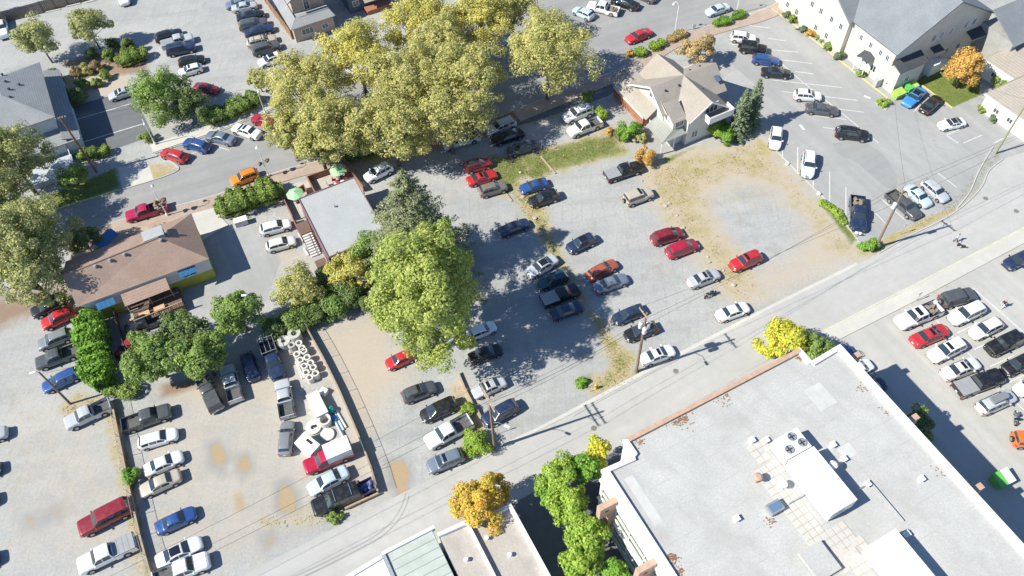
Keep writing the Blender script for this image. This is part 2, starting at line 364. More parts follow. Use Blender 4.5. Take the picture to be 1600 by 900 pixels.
AS_LOW = asphalt('worn_pale_asphalt', (.43,.42,.405), (.51,.495,.475), .35, patch=.35)
AS_CHURCH = asphalt('grey_asphalt', (.34,.34,.335), (.42,.415,.405), .5, R(-64)); AS_UP = asphalt('street_asphalt', (.29,.29,.29), (.36,.355,.345), .4, R(20))
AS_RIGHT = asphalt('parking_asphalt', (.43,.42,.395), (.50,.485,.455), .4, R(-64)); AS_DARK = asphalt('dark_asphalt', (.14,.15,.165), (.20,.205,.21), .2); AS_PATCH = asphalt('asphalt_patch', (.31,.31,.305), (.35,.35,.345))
def brickpave():
    b = NB('pink_paving_brick'); t = b.new('ShaderNodeTexBrick'); mp = b.new('ShaderNodeMapping'); mp.inputs['Rotation'].default_value = (0,0,R(-22))
    b.link(b.pos(), mp.inputs['Vector']); b.link(mp.outputs[0], t.inputs['Vector']); t.inputs['Scale'].default_value = 2.4
    t.inputs['Color1'].default_value = (.42,.30,.235,1); t.inputs['Color2'].default_value = (.34,.245,.20,1); t.inputs['Mortar'].default_value = (.28,.25,.22,1); t.inputs['Mortar Size'].default_value = .03
    n = b.noise(.6, 4, .6); b.base(b.mix(b.ramp(n, [(.4, 0.), (.75, .55)]), t.outputs['Color'], (.45,.38,.32))); b.set(Roughness=.9); return b.m
BRICKPAVE = brickpave(); WALK = asphalt('sidewalk_concrete', (.52,.50,.46), (.60,.58,.53), 0); BRICKPAVE2 = mat('worn_brick_pavement', (.40,.30,.24), .9, .25, .5, 9, local=False, stain=(.46,.40,.34))
def sheet(name, pts, z, m, kind='structure'):
    o = MB().poly([(p[0], p[1], z) for p in pts]); ob = o.build(name, m); return tag(ob, kind=kind)
def pxs(pts): return [at(x, y) for x, y in pts]
def fill(name, pts, z, m):
    "a flat polygon of any outline, triangulated"
    bm = bmesh.new(); vs_ = [bm.verts.new((p[0], p[1], z)) for p in pts]
    f = bm.faces.new(vs_); f.normal_update()
    if f.normal.z < 0: f.normal_flip()
    bmesh.ops.triangulate(bm, faces=[f]); me = bpy.data.meshes.new(name); bm.to_mesh(me); bm.free(); me.materials.append(m)
    ob = bpy.data.objects.new(name, me); COL.objects.link(ob); ORG[ob.name] = Vector((0,0,0)); return tag(ob, kind='structure')
def ribbon(pts, w, z0, z1, off=0.0):
    "a raised strip along a polyline: MB with width w"
    m = MB(); pts = [Vector((p[0], p[1], 0)) for p in pts]; L, Rr = [], []
    for i, p in enumerate(pts):
        d = (pts[min(i+1, len(pts)-1)]-pts[max(i-1, 0)]).normalized(); n = Vector((-d.y, d.x, 0))
        L.append(p+n*(off+w/2)); Rr.append(p+n*(off-w/2))
    for i in range(len(pts)-1):
        a, b_, c, d = Rr[i], Rr[i+1], L[i+1], L[i]; n = len(m.v)
        m.v += [(q.x, q.y, z) for z in (z0, z1) for q in (a, b_, c, d)]
        m.f += [(n+4,n+5,n+6,n+7), (n,n+1,n+5,n+4), (n+2,n+3,n+7,n+6)]
        if i == 0: m.f.append((n+3,n,n+4,n+7))
        if i == len(pts)-2: m.f.append((n+1,n+2,n+6,n+5))
    return m
def smooth_px(pts, k=6):
    "Catmull-Rom through surveyed points"
    P_ = [at(x, y) for x, y in pts]; out = []
    for i in range(len(P_)-1):
        p0, p1, p2, p3 = P_[max(i-1,0)], P_[i], P_[i+1], P_[min(i+2, len(P_)-1)]
        for j in range(k):
            t = j/k; out.append(.5*((2*p1)+(p2-p0)*t+(2*p0-5*p1+4*p2-p3)*t*t+(3*p1-p0-3*p2+p3)*t**3))
    return out+[P_[-1]]
low_n = [(150,1045),(400,888),(560,806),(641,764),(841,672),(995,589),(1197,484),(1272,448),(1372,397)]
right_kerb = smooth_px([(1372,397),(1415,372),(1487,335),(1530,297),(1545,267),(1567,249),(1620,232),(1720,205)])
low_s = [(1760,275),(1600,355),(1426,446),(1285,517),(1180,572),(985,688),(870,750),(720,828),(560,915),(330,1060)]
street_low = fill('street', pxs(low_n[:-1])+right_kerb+pxs(low_s), .004, AS_LOW)
right_lot = fill('car_park_paving', pxs([(1150,590),(1285,520),(1426,449),(1600,358),(1760,278),(2100,520),(2100,1250),(1250,1150)]), .008, AS_RIGHT)
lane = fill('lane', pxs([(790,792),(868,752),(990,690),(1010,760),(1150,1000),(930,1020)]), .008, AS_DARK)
up_n = [(-120,420),(20,352),(75,331),(190,296),(242,280),(279,262),(262,250),(240,240),(345,204),(420,173),(520,130),(640,75),(820,0),(960,-62),(1230,-175)]
up_s = [(1330,-60),(1205,9),(1130,33),(1050,58),(985,99),(880,142),(770,185),(610,228),(450,263),(335,305),(215,336),(100,372),(-120,440)]
street_up = fill('street', pxs(up_n)+pxs(up_s), .006, AS_UP)
church_lot = fill('car_park_paving', pxs([(1110,75),(1140,45),(1205,14),(1232,32),(1386,153),(1394,160),(1440,134),(1488,169),(1530,150),(1600,205),(1720,190),(1620,231),(1567,247),(1545,264),(1530,292),(1500,322),(1440,342),(1395,364),(1347,384),(1300,322),(1205,226),(1186,205),(1178,130)]), .010, AS_CHURCH)
fill('asphalt_patch', [p for p in smooth_px([(1300,224),(1345,222),(1378,240),(1398,270),(1402,288),(1388,294),(1362,275),(1340,255),(1312,242),(1300,224)])][:-1], .014, AS_PATCH)
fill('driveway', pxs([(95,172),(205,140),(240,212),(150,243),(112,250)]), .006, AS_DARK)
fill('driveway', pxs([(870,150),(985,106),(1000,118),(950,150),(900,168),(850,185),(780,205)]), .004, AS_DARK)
fill('driveway', pxs([(335,365),(358,352),(395,345),(440,405),(415,470),(340,485),(300,480),(335,440)]), .005, AS_CHURCH)
fill('driveway_apron', pxs([(298,335),(330,322),(357,352),(312,380)]), .10, WALK)
fill('driveway_apron', pxs([(185,262),(232,255),(240,281),(192,296)]), .009, WALK)
# pavements and kerbs
def kerb(px_pts, m=CONC, smooth=True, w=.16, h=.13, label=None):
    p = smooth_px(px_pts) if smooth else pxs(px_pts)
    return tag(ribbon(p, w, 0, h).build('kerb', m), kind='structure')
def walk(px_pts, w, off, m, h=.11):
    return tag(ribbon(smooth_px(px_pts), w, 0, h, off).build('pavement', m), kind='structure')
walk([(985,99),(1050,58),(1130,33),(1205,9),(1330,-60)], 2.6, -1.5, BRICKPAVE)
walk([(800,174),(880,142),(985,99)], 2.6, -1.5, BRICKPAVE)
kerb([(770,186),(880,143),(985,100),(1050,59),(1130,34),(1205,10),(1330,-59)])
walk([(100,372),(215,336),(335,305),(450,263),(560,238)], 2.4, -1.35, BRICKPAVE)
kerb([(60,385),(100,373),(215,337),(335,306),(450,264),(610,229)])
tag(ribbon(pxs([(110,400),(180,372),(230,352),(290,336)]), 4.2, 0, .105).build('plaza', BRICKPAVE2), kind='structure')
walk([(240,240),(345,204),(420,173),(520,130),(640,75),(820,0)], 2.0, 1.15, WALK)
kerb([(240,241),(345,205),(420,174),(520,131),(640,76),(820,1)])
kerb([(20,352),(75,331),(190,296)], YELLOWP, False); kerb([(192,296),(242,281),(272,270),(279,262),(262,250),(240,241)], CONC)
kerb([(1205,14),(1232,32),(1386,153)], YELLOWP, False); kerb([(1386,153),(1394,160),(1384,172),(1367,160)], CONC, False)
kerb([(1441,134),(1488,169)], YELLOWP, False)
kerb([(1372,397),(1415,372),(1487,335),(1530,297),(1545,267),(1567,249)], CONC); kerb([(1495,326),(1515,300),(1528,270),(1545,240),(1552,229)], CONC)
kerb([(1205,228),(1300,322),(1347,384)], CONC, False, .14, .10)
walk([(1270,527),(1285,519),(1426,448),(1600,357),(1760,277)], 1.9, -.95, WALK, .12)
kerb([(1240,541),(1285,518),(1426,447),(1600,356),(1760,276)], mat('faded_yellow_kerb', (.56,.52,.40), .85, .15, 1, 8, local=False), False)
walk([(560,913),(720,826),(760,805)], 1.0, -.4, WALK)
# concrete strip along the gravel edge of the lower street
tag(ribbon(pxs([(700,737),(841,672),(995,589),(1197,484),(1340,413)]), .45, 0, .012, .1).build('road_edge_strip', WALK), kind='structure')
# painted lines: children of the surface they lie on
def line(parent, a, b, z, w=.11, m=LINE):
    a, b = at(*a), at(*b); d = (b-a).normalized(); n = Vector((-d.y, d.x, 0))*w/2
    return MB().poly([(q.x, q.y, z) for q in (a-n, b-n, b+n, a+n)]).build('parking_line', m, parent)
def T(ox, oy, pts): return [((ox+a/4, oy+b/4), (ox+c/4, oy+d/4)) for a, b, c, d in pts]
for a, b in T(1200, 0, [(0,240,110,255),(0,310,190,327),(85,375,275,397),(170,447,285,462),(20,500,460,547),(90,572,560,628),(430,680,600,702),(280,722,490,747),(345,797,420,806),(75,390,215,512),(215,512,440,690),(440,690,690,895),(830,620,880,560),(910,700,960,640),(1115,845,1250,785),(1220,895,1335,845),(1120,850,1190,895),(1410,895,1500,850),(-120,160,10,175),(-160,80,-40,95)]): line(church_lot, a, b, .016)
for a, b in T(1200, 225, [(90,20,90,90),(185,20,185,185),(282,180,282,278),(385,175,385,385),(487,270,487,460),(710,345,850,470),(670,430,752,515),(1060,180,1180,272),(598,520,602,570)]): line(church_lot, a, b, .016)
for a, b in T(1200, 0, [(600,600,640,615),(200,780,225,812)]): line(church_lot, a, b, .016, .4)
for a, b in T(1200, 450, [(1040,190,1600,765),(1280,0,1600,280)]): line(right_lot, a, b, .014)
for i in range(6):
    t = i/6; x = 1040+(1600-1040)*t*1.1; y = 190+(765-190)*t*1.1
    for (a, b) in T(1200, 450, [(x, y, x-190, y+75), (x+40, y-15, x+190, y-85)]): line(right_lot, a, b, .014)
for a, b in [((255,252),(280,247)),((322,232),(300,240)),((340,229),(358,235)),((405,213),(430,207)),((1140,68),(1160,72))]: line(street_up, a, b, .012)
for a, b in [((108,190),(205,162)),((130,222),(222,194))]: line(street_up, a, b, .012, .14)
# manhole covers
for x, y, lab in [(928,669,'round iron manhole cover in the street by the double-crossarm pole shadow'),(1056,580,'round iron manhole cover in the street below the transformer pole'),(1540,310,'round iron manhole cover in the street near the curved verge'),(1588,330,'round iron manhole cover in the street towards the right edge')]:
    p = at(x, y); o = MB().lathe((p.x, p.y, .004), [(.36,0),(.36,.008),(.30,.012)], 20).build('manhole_cover', mat('cast_iron', (.20,.18,.16), .7, .3), own=True)
    tag(o, lab, 'manhole', 'manhole covers in the street')

for off in (0.0, .75):
    p = [q+Vector((off*.5, -off*.45, 0)) for q in smooth_px([(634,770),(628,790),(612,815),(585,838),(545,860),(495,885),(450,905)], 8)]
    tag(ribbon(p, .16, .0085, .0095).build('tyre_track', asphalt('damp_track', (.33,.325,.315), (.38,.37,.36))), kind='structure')
# ------------------------------------------------------------------ buildings
def roofing(name, lo, hi, course=None, rot=0.0, stain=None, amt=.5):
    b = NB(name); n1 = b.noise(.35, 5, .6, b.obj()); n2 = b.noise(5, 3, .7, b.obj()); n3 = b.noise(16, 2, .7, b.obj())
    c = b.mix(b.ramp(n1, [(.3, 0.), (.72, 1.)]), lo, hi); c = b.mix(b.ramp(n2, [(.35, .5), (.65, 0.)]), c, tuple(v*.72 for v in lo)); c = b.mix(b.ramp(n3, [(.55, 0.), (.75, .4)]), c, tuple(min(1, v*1.25) for v in hi))
    if course:
        wv = b.new('ShaderNodeTexWave', wave_type='BANDS', bands_direction='Z'); wv.inputs['Scale'].default_value = course; wv.inputs['Distortion'].default_value = .6
        b.link(b.obj(), wv.inputs['Vector']); c = b.mix(b.ramp(wv.outputs['Fac'], [(.0, .45), (.25, 0.)]), c, tuple(v*.55 for v in lo))
    if stain: c = b.mix(b.ramp(b.noise(.5, 5, .65, b.obj(), (6,1,1), R(-52)), [(.5, 0.), (.75, amt*.7)]), c, stain)
    if stain: c = b.mix(b.ramp(b.noise(.22, 6, .65, b.obj()), [(.5, 0.), (.75, amt)]), c, stain)
    b.base(c); b.set(Roughness=.88, Specular_IOR_Level=.25); b.bump(n2, .3, .02); return b.m
SH_BROWN = roofing('brown_shingle', (.32,.225,.18), (.42,.305,.25), 2.6); SH_GREY = roofing('grey_shingle', (.26,.27,.285), (.35,.36,.37), 2.6)
SH_TAN = roofing('tan_shingle', (.33,.29,.25), (.42,.375,.33), 2.6); SH_SLATE = roofing('slate_grey_shingle', (.20,.215,.235), (.27,.285,.305), 2.6); SH_DARK = roofing('charcoal_shingle', (.06,.065,.075), (.10,.105,.115), 2.6)
MEMBRANE = roofing('weathered_roof_membrane', (.43,.425,.41), (.52,.51,.495), None, 0, (.33,.32,.30), .7); FLATGREY = roofing('grey_roof_membrane', (.37,.385,.39), (.44,.455,.455), None, 0, (.33,.33,.32), .5)
GRAVROOF = roofing('gravel_roof', (.40,.365,.33), (.50,.46,.42), None, 0, (.30,.25,.21), .6)
STUCCO = mat('cream_stucco', (.60,.56,.485), .85, .12, .5, 7, stain=(.52,.475,.40)); STUCCOW = mat('white_stucco', (.70,.70,.69), .8, .1, .6, 7)
LIME = mat('lime_green_paint', (.40,.40,.07), .75, .15); BLUEWHITE = mat('pale_blue_siding', (.60,.64,.70), .7, .08); SLATEBLUE = mat('slate_blue_siding', (.10,.13,.18), .7, .15); TANWALL = mat('tan_siding', (.48,.38,.30), .8, .15)
BRICKRED = mat('red_brick_wall', (.36,.15,.095), .85, .3, 2, 12); BRICKPINK = mat('pink_brown_brick', (.47,.32,.24), .85, .18, 2, 12); FASCIA = mat('pale_fascia', (.74,.74,.76), .5, .06)
def ring_pts(F, pts, z=0): return [F(x, y, z) for x, y in pts]
def walls(root, F, pts, z0, z1, m, name='wall', close=True):
    "each wall a solid slab .2 thick, pts anticlockwise in frame F"
    n = len(pts); out = []
    for i in range(n if close else n-1):
        a, b_ = F(*pts[i]), F(*pts[(i+1) % n]); d = (b_-a).normalized(); inn = Vector((-d.y, d.x, 0))*.2
        mm = MB().prism([a, b_, b_+inn-d*.2, a+inn+d*.2], z0, z1); out.append(mm.build(name, m, root))
    return out
def window(root, a, b_, s, z, w_, h, name='window', frame=WHITE, mull=1, sill=True):
    "on the wall from a to b (outside on the right), s metres along, bottom at z"
    a, b_ = Vector(a), Vector(b_); d = (b_-a); d.z = 0; d.normalize(); n = Vector((d.y, -d.x, 0)); c = a+d*s; m = MB(); t = .08
    def bar(u0, u1, z0, z1, dp): m.prism([c+d*u0-n*.02, c+d*u1-n*.02, c+d*u1+n*dp, c+d*u0+n*dp], z0, z1)
    bar(-w_/2, w_/2, z+h-t, z+h, .07); bar(-w_/2, w_/2, z, z+t, .09); bar(-w_/2, -w_/2+t, z+t, z+h-t, .07); bar(w_/2-t, w_/2, z+t, z+h-t, .07)
    for i in range(mull): u = -w_/2+w_*(i+1)/(mull+1); bar(u-.03, u+.03, z+t, z+h-t, .06)
    o = m.build(name, frame, root)
    p = MB().poly([c+d*(-w_/2+t)+n*.02+Vector((0,0,z+t)), c+d*(w_/2-t)+n*.02+Vector((0,0,z+t)), c+d*(w_/2-t)+n*.02+Vector((0,0,z+h-t)), c+d*(-w_/2+t)+n*.02+Vector((0,0,z+h-t))]).build('pane', PANE, o)
    return o
def roofplane(root, pts, m, t=.16, name='roof_plane'):
    a, b_, c = Vector(pts[0]), Vector(pts[1]), Vector(pts[2])
    if (b_-a).cross(c-a).z < 0: pts = pts[::-1]
    return solidify(MB().poly(pts).build(name, m, root), t)
# --- big flat-roofed building, lower right
F = Frame(at(975, 690, 10.8)); HB = 10.8
foot = [(-3.7,-30),(27.0,-30),(27.0,-1.75),(22.87,-1.95),(22.87,0),(0,0),(0,-2.0),(-3.7,-1.75)]
big = thing('flat_roofed_building', 'large flat pale-roofed building with rooftop air units and brick pylons', 'building', F(12, -15))
walls(big, F, foot, 0, HB-.25, STUCCOW)
rf = MB().prism(ring_pts(F, [(x*.985+.18 if x > 20 else x+.35 if x < 0 else x, y-.3) for x, y in foot]), HB-.30, HB).build('roof', MEMBRANE, big)
for i in range(len(foot)):
    a, b_ = F(*foot[i]), F(*foot[(i+1) % len(foot)]); d = (b_-a).normalized(); inn = Vector((-d.y, d.x, 0))
    west = i == 7; wd = .6 if west or i == 1 else .4; brick = i in (4,)
    MB().prism([a-inn*.12-d*(.12 if i not in (2,4,6) else 0), b_-inn*.12+d*.12, b_+inn*wd-d*.1, a+inn*wd+d*.1], HB-.24+.003*i, HB+.34+.003*i).build('parapet', BRICKPINK if brick else FASCIA, rf)
# window bands and mullions on the west front
a, b_ = F(-3.7, -1.75), F(-3.7, -30); d = (b_-a).normalized(); n = Vector((d.y, -d.x, 0))
for z0, h in ((1.0, 2.5), (5.2, 2.9)):
    MB().prism([a+d*.6+n*.0, a+d*27+n*.0, a+d*27+n*.05, a+d*.6+n*.05], z0, z0+h).build('window_band', glassy('green_tinted_glass%d' % int(z0), (.10,.13,.06) if z0 > 3 else (.03,.06,.06)), big)
    for k in range(11):
        s = .6+26.4*k/10; MB().prism([a+d*(s-.05)+n*.05, a+d*(s+.05)+n*.05, a+d*(s+.05)+n*.16, a+d*(s-.05)+n*.16], z0, z0+h).build('mullion', WHITE, big)
    for zz in (z0, z0+h*.52, z0+h): MB().prism([a+d*.6+n*.05, a+d*27+n*.05, a+d*27+n*.18, a+d*.6+n*.18], zz-.06, zz+.06).build('transom', WHITE, big)
for z0 in (4.2, 8.9): MB().prism([a+n*.0, a+d*28+n*.0, a+d*28+n*.30, a+n*.30], z0, z0+.28).build('ledge', STUCCOW, big)
walls(big, F, [(-3.9,-3.0),(-3.9,-29)], 0, .4, CONC, 'plinth', False)
def pylon(x, y, out):
    q = MB(); sx = out
    c = F(x+sx*1.0, y); q.prism([F(x+sx*.02, y-.32), F(x+sx*2.1, y-.32), F(x+sx*2.1, y+.32), F(x+sx*.02, y+.32)], HB-3.4, HB-.9)
    q.prism([F(x+sx*.02, y-.315), F(x+sx*.95, y-.315), F(x+sx*.95, y+.315), F(x+sx*.02, y+.315)], 0, HB-3.4)
    p = q.build('pylon', BRICKPINK, big)
    MB().tube([F(x+sx*1.25, y-.335, HB-2.0), F(x+sx*1.25, y+.335, HB-2.0)], .26, 14).build('round_opening', mat('opening_shadow', (.12,.08,.06), .9, .2), p)
for y in (-4.6, -11.6, -18.6): pylon(-3.7, y, -1)
for y in (-3.2, -12.0, -20.8): pylon(27.0, y, 1)
c = MB().prism([F(-2.9,-1.70), F(-.05,-1.9), F(-.05,.9), F(-1.4,1.2)], 0, 3.2).build('entrance_block', BRICKPINK, big)
# roof pavers, each its own piece
PAVER = mat('roof_paver', (.52,.50,.465), .85, .18, 1, 8, stain=(.45,.36,.28), stain_scale=.9, stain_lo=.5)
pv = None; rg = random.Random(3)
def paver(x, y):
    global pv
    if pv is None: pv = MB().box((0,0,.02), (.70,.70,.05)).mesh('paver', PAVER)
    o = bpy.data.objects.new('paver', pv); COL.objects.link(o); o.parent = rf; o.location = F(x, y, HB+.012)-ORG[big.name]+Vector((0,0,rg.uniform(0,.012))); o.rotation_euler.z = GRID+rg.uniform(-.03,.03)
for i in range(6):
    for j in range(16):
        x, y = 9.9+i*.74, -9.4-j*.74
        if (i < 3 and j > 1) or (j > 10 and i < 6 and not (i > 4 and j > 13)) or (j < 2): paver(x+.05, y)
for i in range(5):
    for j in range(4): paver(11.2+i*.74, -21.2+j*.74-.4) if (i+j) % 5 else None
for i in range(4):
    for j in range(3): paver(11.0+i*.74, -6.9-j*.74) if (i*j) % 3 != 1 else None
SEAM = mat('membrane_seam', (.425,.42,.41), .85, .2, 1, 8)
for k in range(10):
    y = -2.9-k*2.75; MB().prism(ring_pts(F, [(-2.8,y),(26.1,y),(26.1,y+.10),(-2.8,y+.10)]), HB, HB+.010).build('membrane_seam', SEAM, rf)
for x, y, w_, d_ in ((20,-7,2.2,2.8),(5,-22,3.2,1.8),(-2.2,-9,1.0,5.5),(18.5,-12.5,1.6,1.4)): MB().prism(ring_pts(F, [(x,y),(x+w_,y),(x+w_,y+d_),(x,y+d_)]), HB, HB+.014).build('roof_patch', mat('roof_patch_membrane', (.50,.495,.48), .85, .12, .8, 6), rf)
for p, q in (((10.5,-13.4),(12.4,-13.4)), ((15.6,-15.5),(19.0,-15.5)), ((19.0,-15.5),(19.0,-20.0))): MB().tube([F(*p,HB+.18), F(*q,HB+.18)], .07, 8).build('roof_pipe', GALV, rf)
# rooftop equipment: things that stand on the roof
def ubox(name, label, cat, x, y, w_, d_, h, m, base=.25, bev=True, z0=HB+.06):
    t = thing(name, label, cat, F(x, y, z0))
    MB().prism(ring_pts(F, [(x-w_/2+.15,y-d_/2+.15),(x+w_/2-.15,y-d_/2+.15),(x+w_/2-.15,y+d_/2-.15),(x-w_/2+.15,y+d_/2-.15)]), z0, z0+base).build('base_frame', GALV, t)
    MB().prism(ring_pts(F, [(x-w_/2,y-d_/2),(x+w_/2,y-d_/2),(x+w_/2,y+d_/2),(x-w_/2,y+d_/2)]), z0+base, z0+h).build('casing', m, t)
    return t
u1 = ubox('air_handling_unit', 'long white air handling unit in the middle of the flat roof', 'air unit', 14.0, -13.4, 3.1, 6.3, 2.1, STEELW)
MB().prism(ring_pts(F, [(12.9,-16.58),(14.3,-16.58),(14.3,-16.54),(12.9,-16.54)]), HB+.7, HB+1.4).build('grille', GALV, u1)
for yy in (-10.5,-12.4,-14.4,-16.3): MB().prism(ring_pts(F, [(12.46,yy-.02),(15.54,yy-.02),(15.54,yy+.02),(12.46,yy+.02)]), HB+2.16, HB+2.19).build('seam', GALV, u1)
u2 = ubox('condenser_unit', 'white condenser unit with three round fans beside the long air unit', 'air unit', 14.1, -8.9, 3.0, 2.3, 1.7, STEELW)
for x, y in ((13.4,-9.3),(14.5,-8.3),(15.0,-9.3)):
    fn = MB().lathe(F(x, y, HB+1.76), [(.48,0),(.48,.10),(.40,.12),(.40,.03)], 18).build('fan_shroud', GALV, u2); MB().box(F(x, y, HB+1.80), (.75,.12,.03), GRID).box(F(x, y, HB+1.802), (.12,.75,.03), GRID).build('fan_blade', TRIM, fn)
u3 = ubox('air_handling_unit', 'shorter-looking white air handling unit beside the flat hatch on the roof', 'air unit', 15.0, -23.6, 3.4, 6.4, 2.1, STEELW)
sk = ubox('roof_hatch', 'flat pale hatch with raised rim on the flat roof', 'roof hatch', 9.3, -19.2, 2.6, 3.0, .55, MEMBRANE, .1)
dv = ubox('roof_skylight', 'small steel skylight box with blue glass on flat roof', 'skylight', 8.9, -13.1, 1.5, 1.1, .7, GALV, .15)
MB().poly([F(8.3,-13.5,HB+.78), F(9.5,-13.5,HB+.78), F(9.5,-12.75,HB+.85), F(8.3,-12.75,HB+.85)]).build('glass', glassy('skylight_glass', (.12,.2,.32)), dv)
for i, (x, y, lab) in enumerate([(1196,690,'close to the condenser and pavers'),(1150,812,'beside the brown stain'),(1300,697,'near the condenser'),(1317,719,'beside the exhaust stack'),(1354,758,'in the shadow side of the long air unit'),(1438,750,'standing alone near the white parapet by the car park'),(1415,836,'between the long air unit shadow and hatch unit'),(1174,690,'alone facing the brick parapet by the street')]):
    p = at(x, y, HB); t = thing('roof_vent', 'small square white roof vent '+lab, 'vent', (p.x, p.y, HB+.001), 'small vents on the flat roof')
    MB().box((p.x, p.y, HB+.2), (.42,.42,.40), GRID).build('stub', WHITE, t); MB().box((p.x, p.y, HB+.44), (.58,.58,.08), GRID).build('cap', WHITE, t)
for i, (x, y, h, m, lab) in enumerate([(1296,735,1.6,STEELW,'white exhaust stack with round cap beside long air unit'),(1220,762,1.1,STEELW,'white turbine vent on the stained pavers'),(1181,752,1.3,BRICKPINK,'rusty brown vent pipe on stained roof'),(1228,700,.9,STEELW,'white exhaust hood at the condenser corner')]):
    p = at(x, y, HB); t = thing('exhaust_vent', lab, 'vent', (p.x, p.y, HB+.001))
    MB().lathe((p.x, p.y, HB), [(.22,0),(.22,h*.7)], 14).build('pipe', m, t); MB().lathe((p.x, p.y, HB), [(.22,h*.7),(.42,h*.75),(.45,h*.9),(.25,h)], 16).build('cap', m, t)
rg = random.Random(9); lm = MB()                                   # brown leaf litter blown along the parapets
for x, y, n_, s in [(1000,690,30,.8),(1060,655,190,1.2),(1130,622,40,1.2),(1250,560,30,.6),(1352,605,35,.9),(1388,645,30,.9),(1050,872,90,.6),(1062,893,40,.6),(1474,735,25,.9),(1205,815,25,.7)]:
    p = at(x, y, HB)
    for _ in range(n_):
        q = p+Vector((rg.gauss(0, s*.5), rg.gauss(0, s*.4), 0)); lx, ly = F.inv(q); a0 = rg.uniform(0, 6.3); r_ = rg.uniform(.05,.11)
        if not (-2.9 < lx < 26 and ly < (-.55 if 0.4 < lx < 22.4 else -2.6)): continue
        lm.poly([(q.x+r_*math.cos(a0+k*1.57), q.y+r_*math.sin(a0+k*1.57), HB+.006+rg.random()*.05) for k in range(4)])
tag(lm.build('leaf_litter', mat('dead_leaves', (.26,.14,.08), .9, .4, 3)), 'brown dead leaves blown into drifts on the flat roof', 'leaves', kind='stuff')
# --- green metal roof and its neighbours, lower middle
F = Frame(at(600, 866, 4.5))
b2 = thing('metal_roofed_building', 'low building with pale green ribbed metal roof and white flat wing', 'building', F(2, -5))
walls(b2, F, [(0,-14),(5.5,-14),(5.5,-.1),(0,-.1)], 0, 4.2, STUCCOW)
for i in range(14): MB().prism(ring_pts(F, [(.15,-1-i*.98+.03),(5.45,-1-i*.98+.03),(5.45,-.05-i*.98),(.15,-.05-i*.98)]), 4.2, 4.34).build('roof_panel', mat('pale_green_metal', (.42,.455,.42), .85, .12, .8, 5), b2)
for i in range(15): MB().prism(ring_pts(F, [(.15,-1.02-(i-1)*.98),(5.45,-1.02-(i-1)*.98),(5.45,-.94-(i-1)*.98),(.15,-.94-(i-1)*.98)]), 4.2, 4.40).build('seam', mat('green_metal_seam', (.34,.40,.36), .5, .1), b2)
MB().prism(ring_pts(F, [(-.15,-.05),(5.8,-.05),(5.8,.30),(-.15,.30)]), 3.9, 4.62).build('parapet', FASCIA, b2); MB().prism(ring_pts(F, [(-.25,-14),(.13,-14),(.13,-.06),(-.25,-.06)]), 4.0, 4.55).build('gutter', GALV, b2)
MB().prism(ring_pts(F, [(-5.5,-14),(-.27,-14),(-.27,.0),(-5.5,-.4)]), 0, 4.2).build('wing', STUCCOW, b2); MB().prism(ring_pts(F, [(-5.4,-13.9),(-.28,-13.9),(-.28,-.3),(-5.4,-.7)]), 4.2, 4.26).build('wing_roof', WHITE, b2); MB().prism(ring_pts(F, [(-5.6,-.68),(-.28,-.28),(-.28,.1),(-5.6,-.3)]), 4.1, 4.56).build('parapet', WHITE, b2)
b3 = thing('gravel_roofed_building', 'low building with stained gravel roof and white parapets beside orange tree', 'building', F(10, -5))
MB().prism(ring_pts(F, [(5.85,-14),(13.9,-14),(13.9,-1.4),(5.85,-1.0)]), 0, 3.9).build('wall', STUCCOW, b3); r3 = MB().prism(ring_pts(F, [(5.9,-13.9),(13.8,-13.9),(13.8,-1.5),(5.9,-1.1)]), 3.9, 3.95).build('roof', GRAVROOF, b3)
for q in ([(5.83,-1.0),(9.1,-1.2),(9.1,-.8),(5.83,-.6)], [(13.75,-14),(14.15,-14),(14.15,-1.3),(13.75,-1.3)], [(8.95,-14),(9.25,-14),(9.25,-1.2),(8.95,-1.2)], [(9.27,-1.6),(13.73,-1.75),(13.73,-1.4),(9.27,-1.25)]): MB().prism(ring_pts(F, q), 3.9, 4.5).build('parapet', FASCIA, r3)
for i, (x, y) in enumerate([(10.2,-3.5),(11.5,-6.2),(7.3,-4.5)]):
    t = tag(MB().lathe(F(x, y, 3.951), [(.16,0),(.16,.4),(.26,.42),(.2,.52)], 12).build('roof_vent', WHITE, own=True), ['small white mushroom vent on the stained gravel roof','small white mushroom vent behind another one on the gravel roof','small white vent beside green metal roof'][i], 'vent')
# --- brown hip-roofed building with deck, left
F = Frame(at(124, 477, 4.2)); hb = thing('brown_roofed_building', 'brown shingled building with lime and white walls and timber deck', 'building', F(8.5, 3.8))
ft = [(.35,.05),(16.7,-.5),(16.7,8.1),(.35,8.1)]
walls(hb, F, ft, 0, 1.9, LIME, 'lower_wall'); walls(hb, F, ft, 1.9, 4.15, STUCCOW, 'upper_wall')
e, rz_, r0, r1 = 4.2, 6.9, (0,3.3), (12.2,3.6)
A = [F(-.3,-.15,e), F(16.95,-.75,e), F(16.95,8.55,e), F(-.3,8.4,e)]; r0, r1 = F(-.3,3.3,rz_), F(12.2,3.6,rz_)
rr = roofplane(hb, [A[0], A[1], r1, r0], SH_BROWN); roofplane(hb, [A[1], A[2], r1], SH_BROWN); roofplane(hb, [A[2], A[3], r0, r1], SH_BROWN)
MB().poly([F(.3,.1,4.1), F(.3,8.0,4.1), F(.3,3.3,6.65)]).build('gable', STUCCOW, hb)
MB().tube([r0+Vector((0,0,.03)), r1+Vector((0,0,.03))], .09, 6).build('ridge_cap', SH_BROWN, hb)
MB().prism(ring_pts(F, [(10.3,3.7),(13.0,3.7),(13.0,5.5),(10.3,5.5)]), 5.6, 7.05).build('roof_box', FLATGREY, hb)
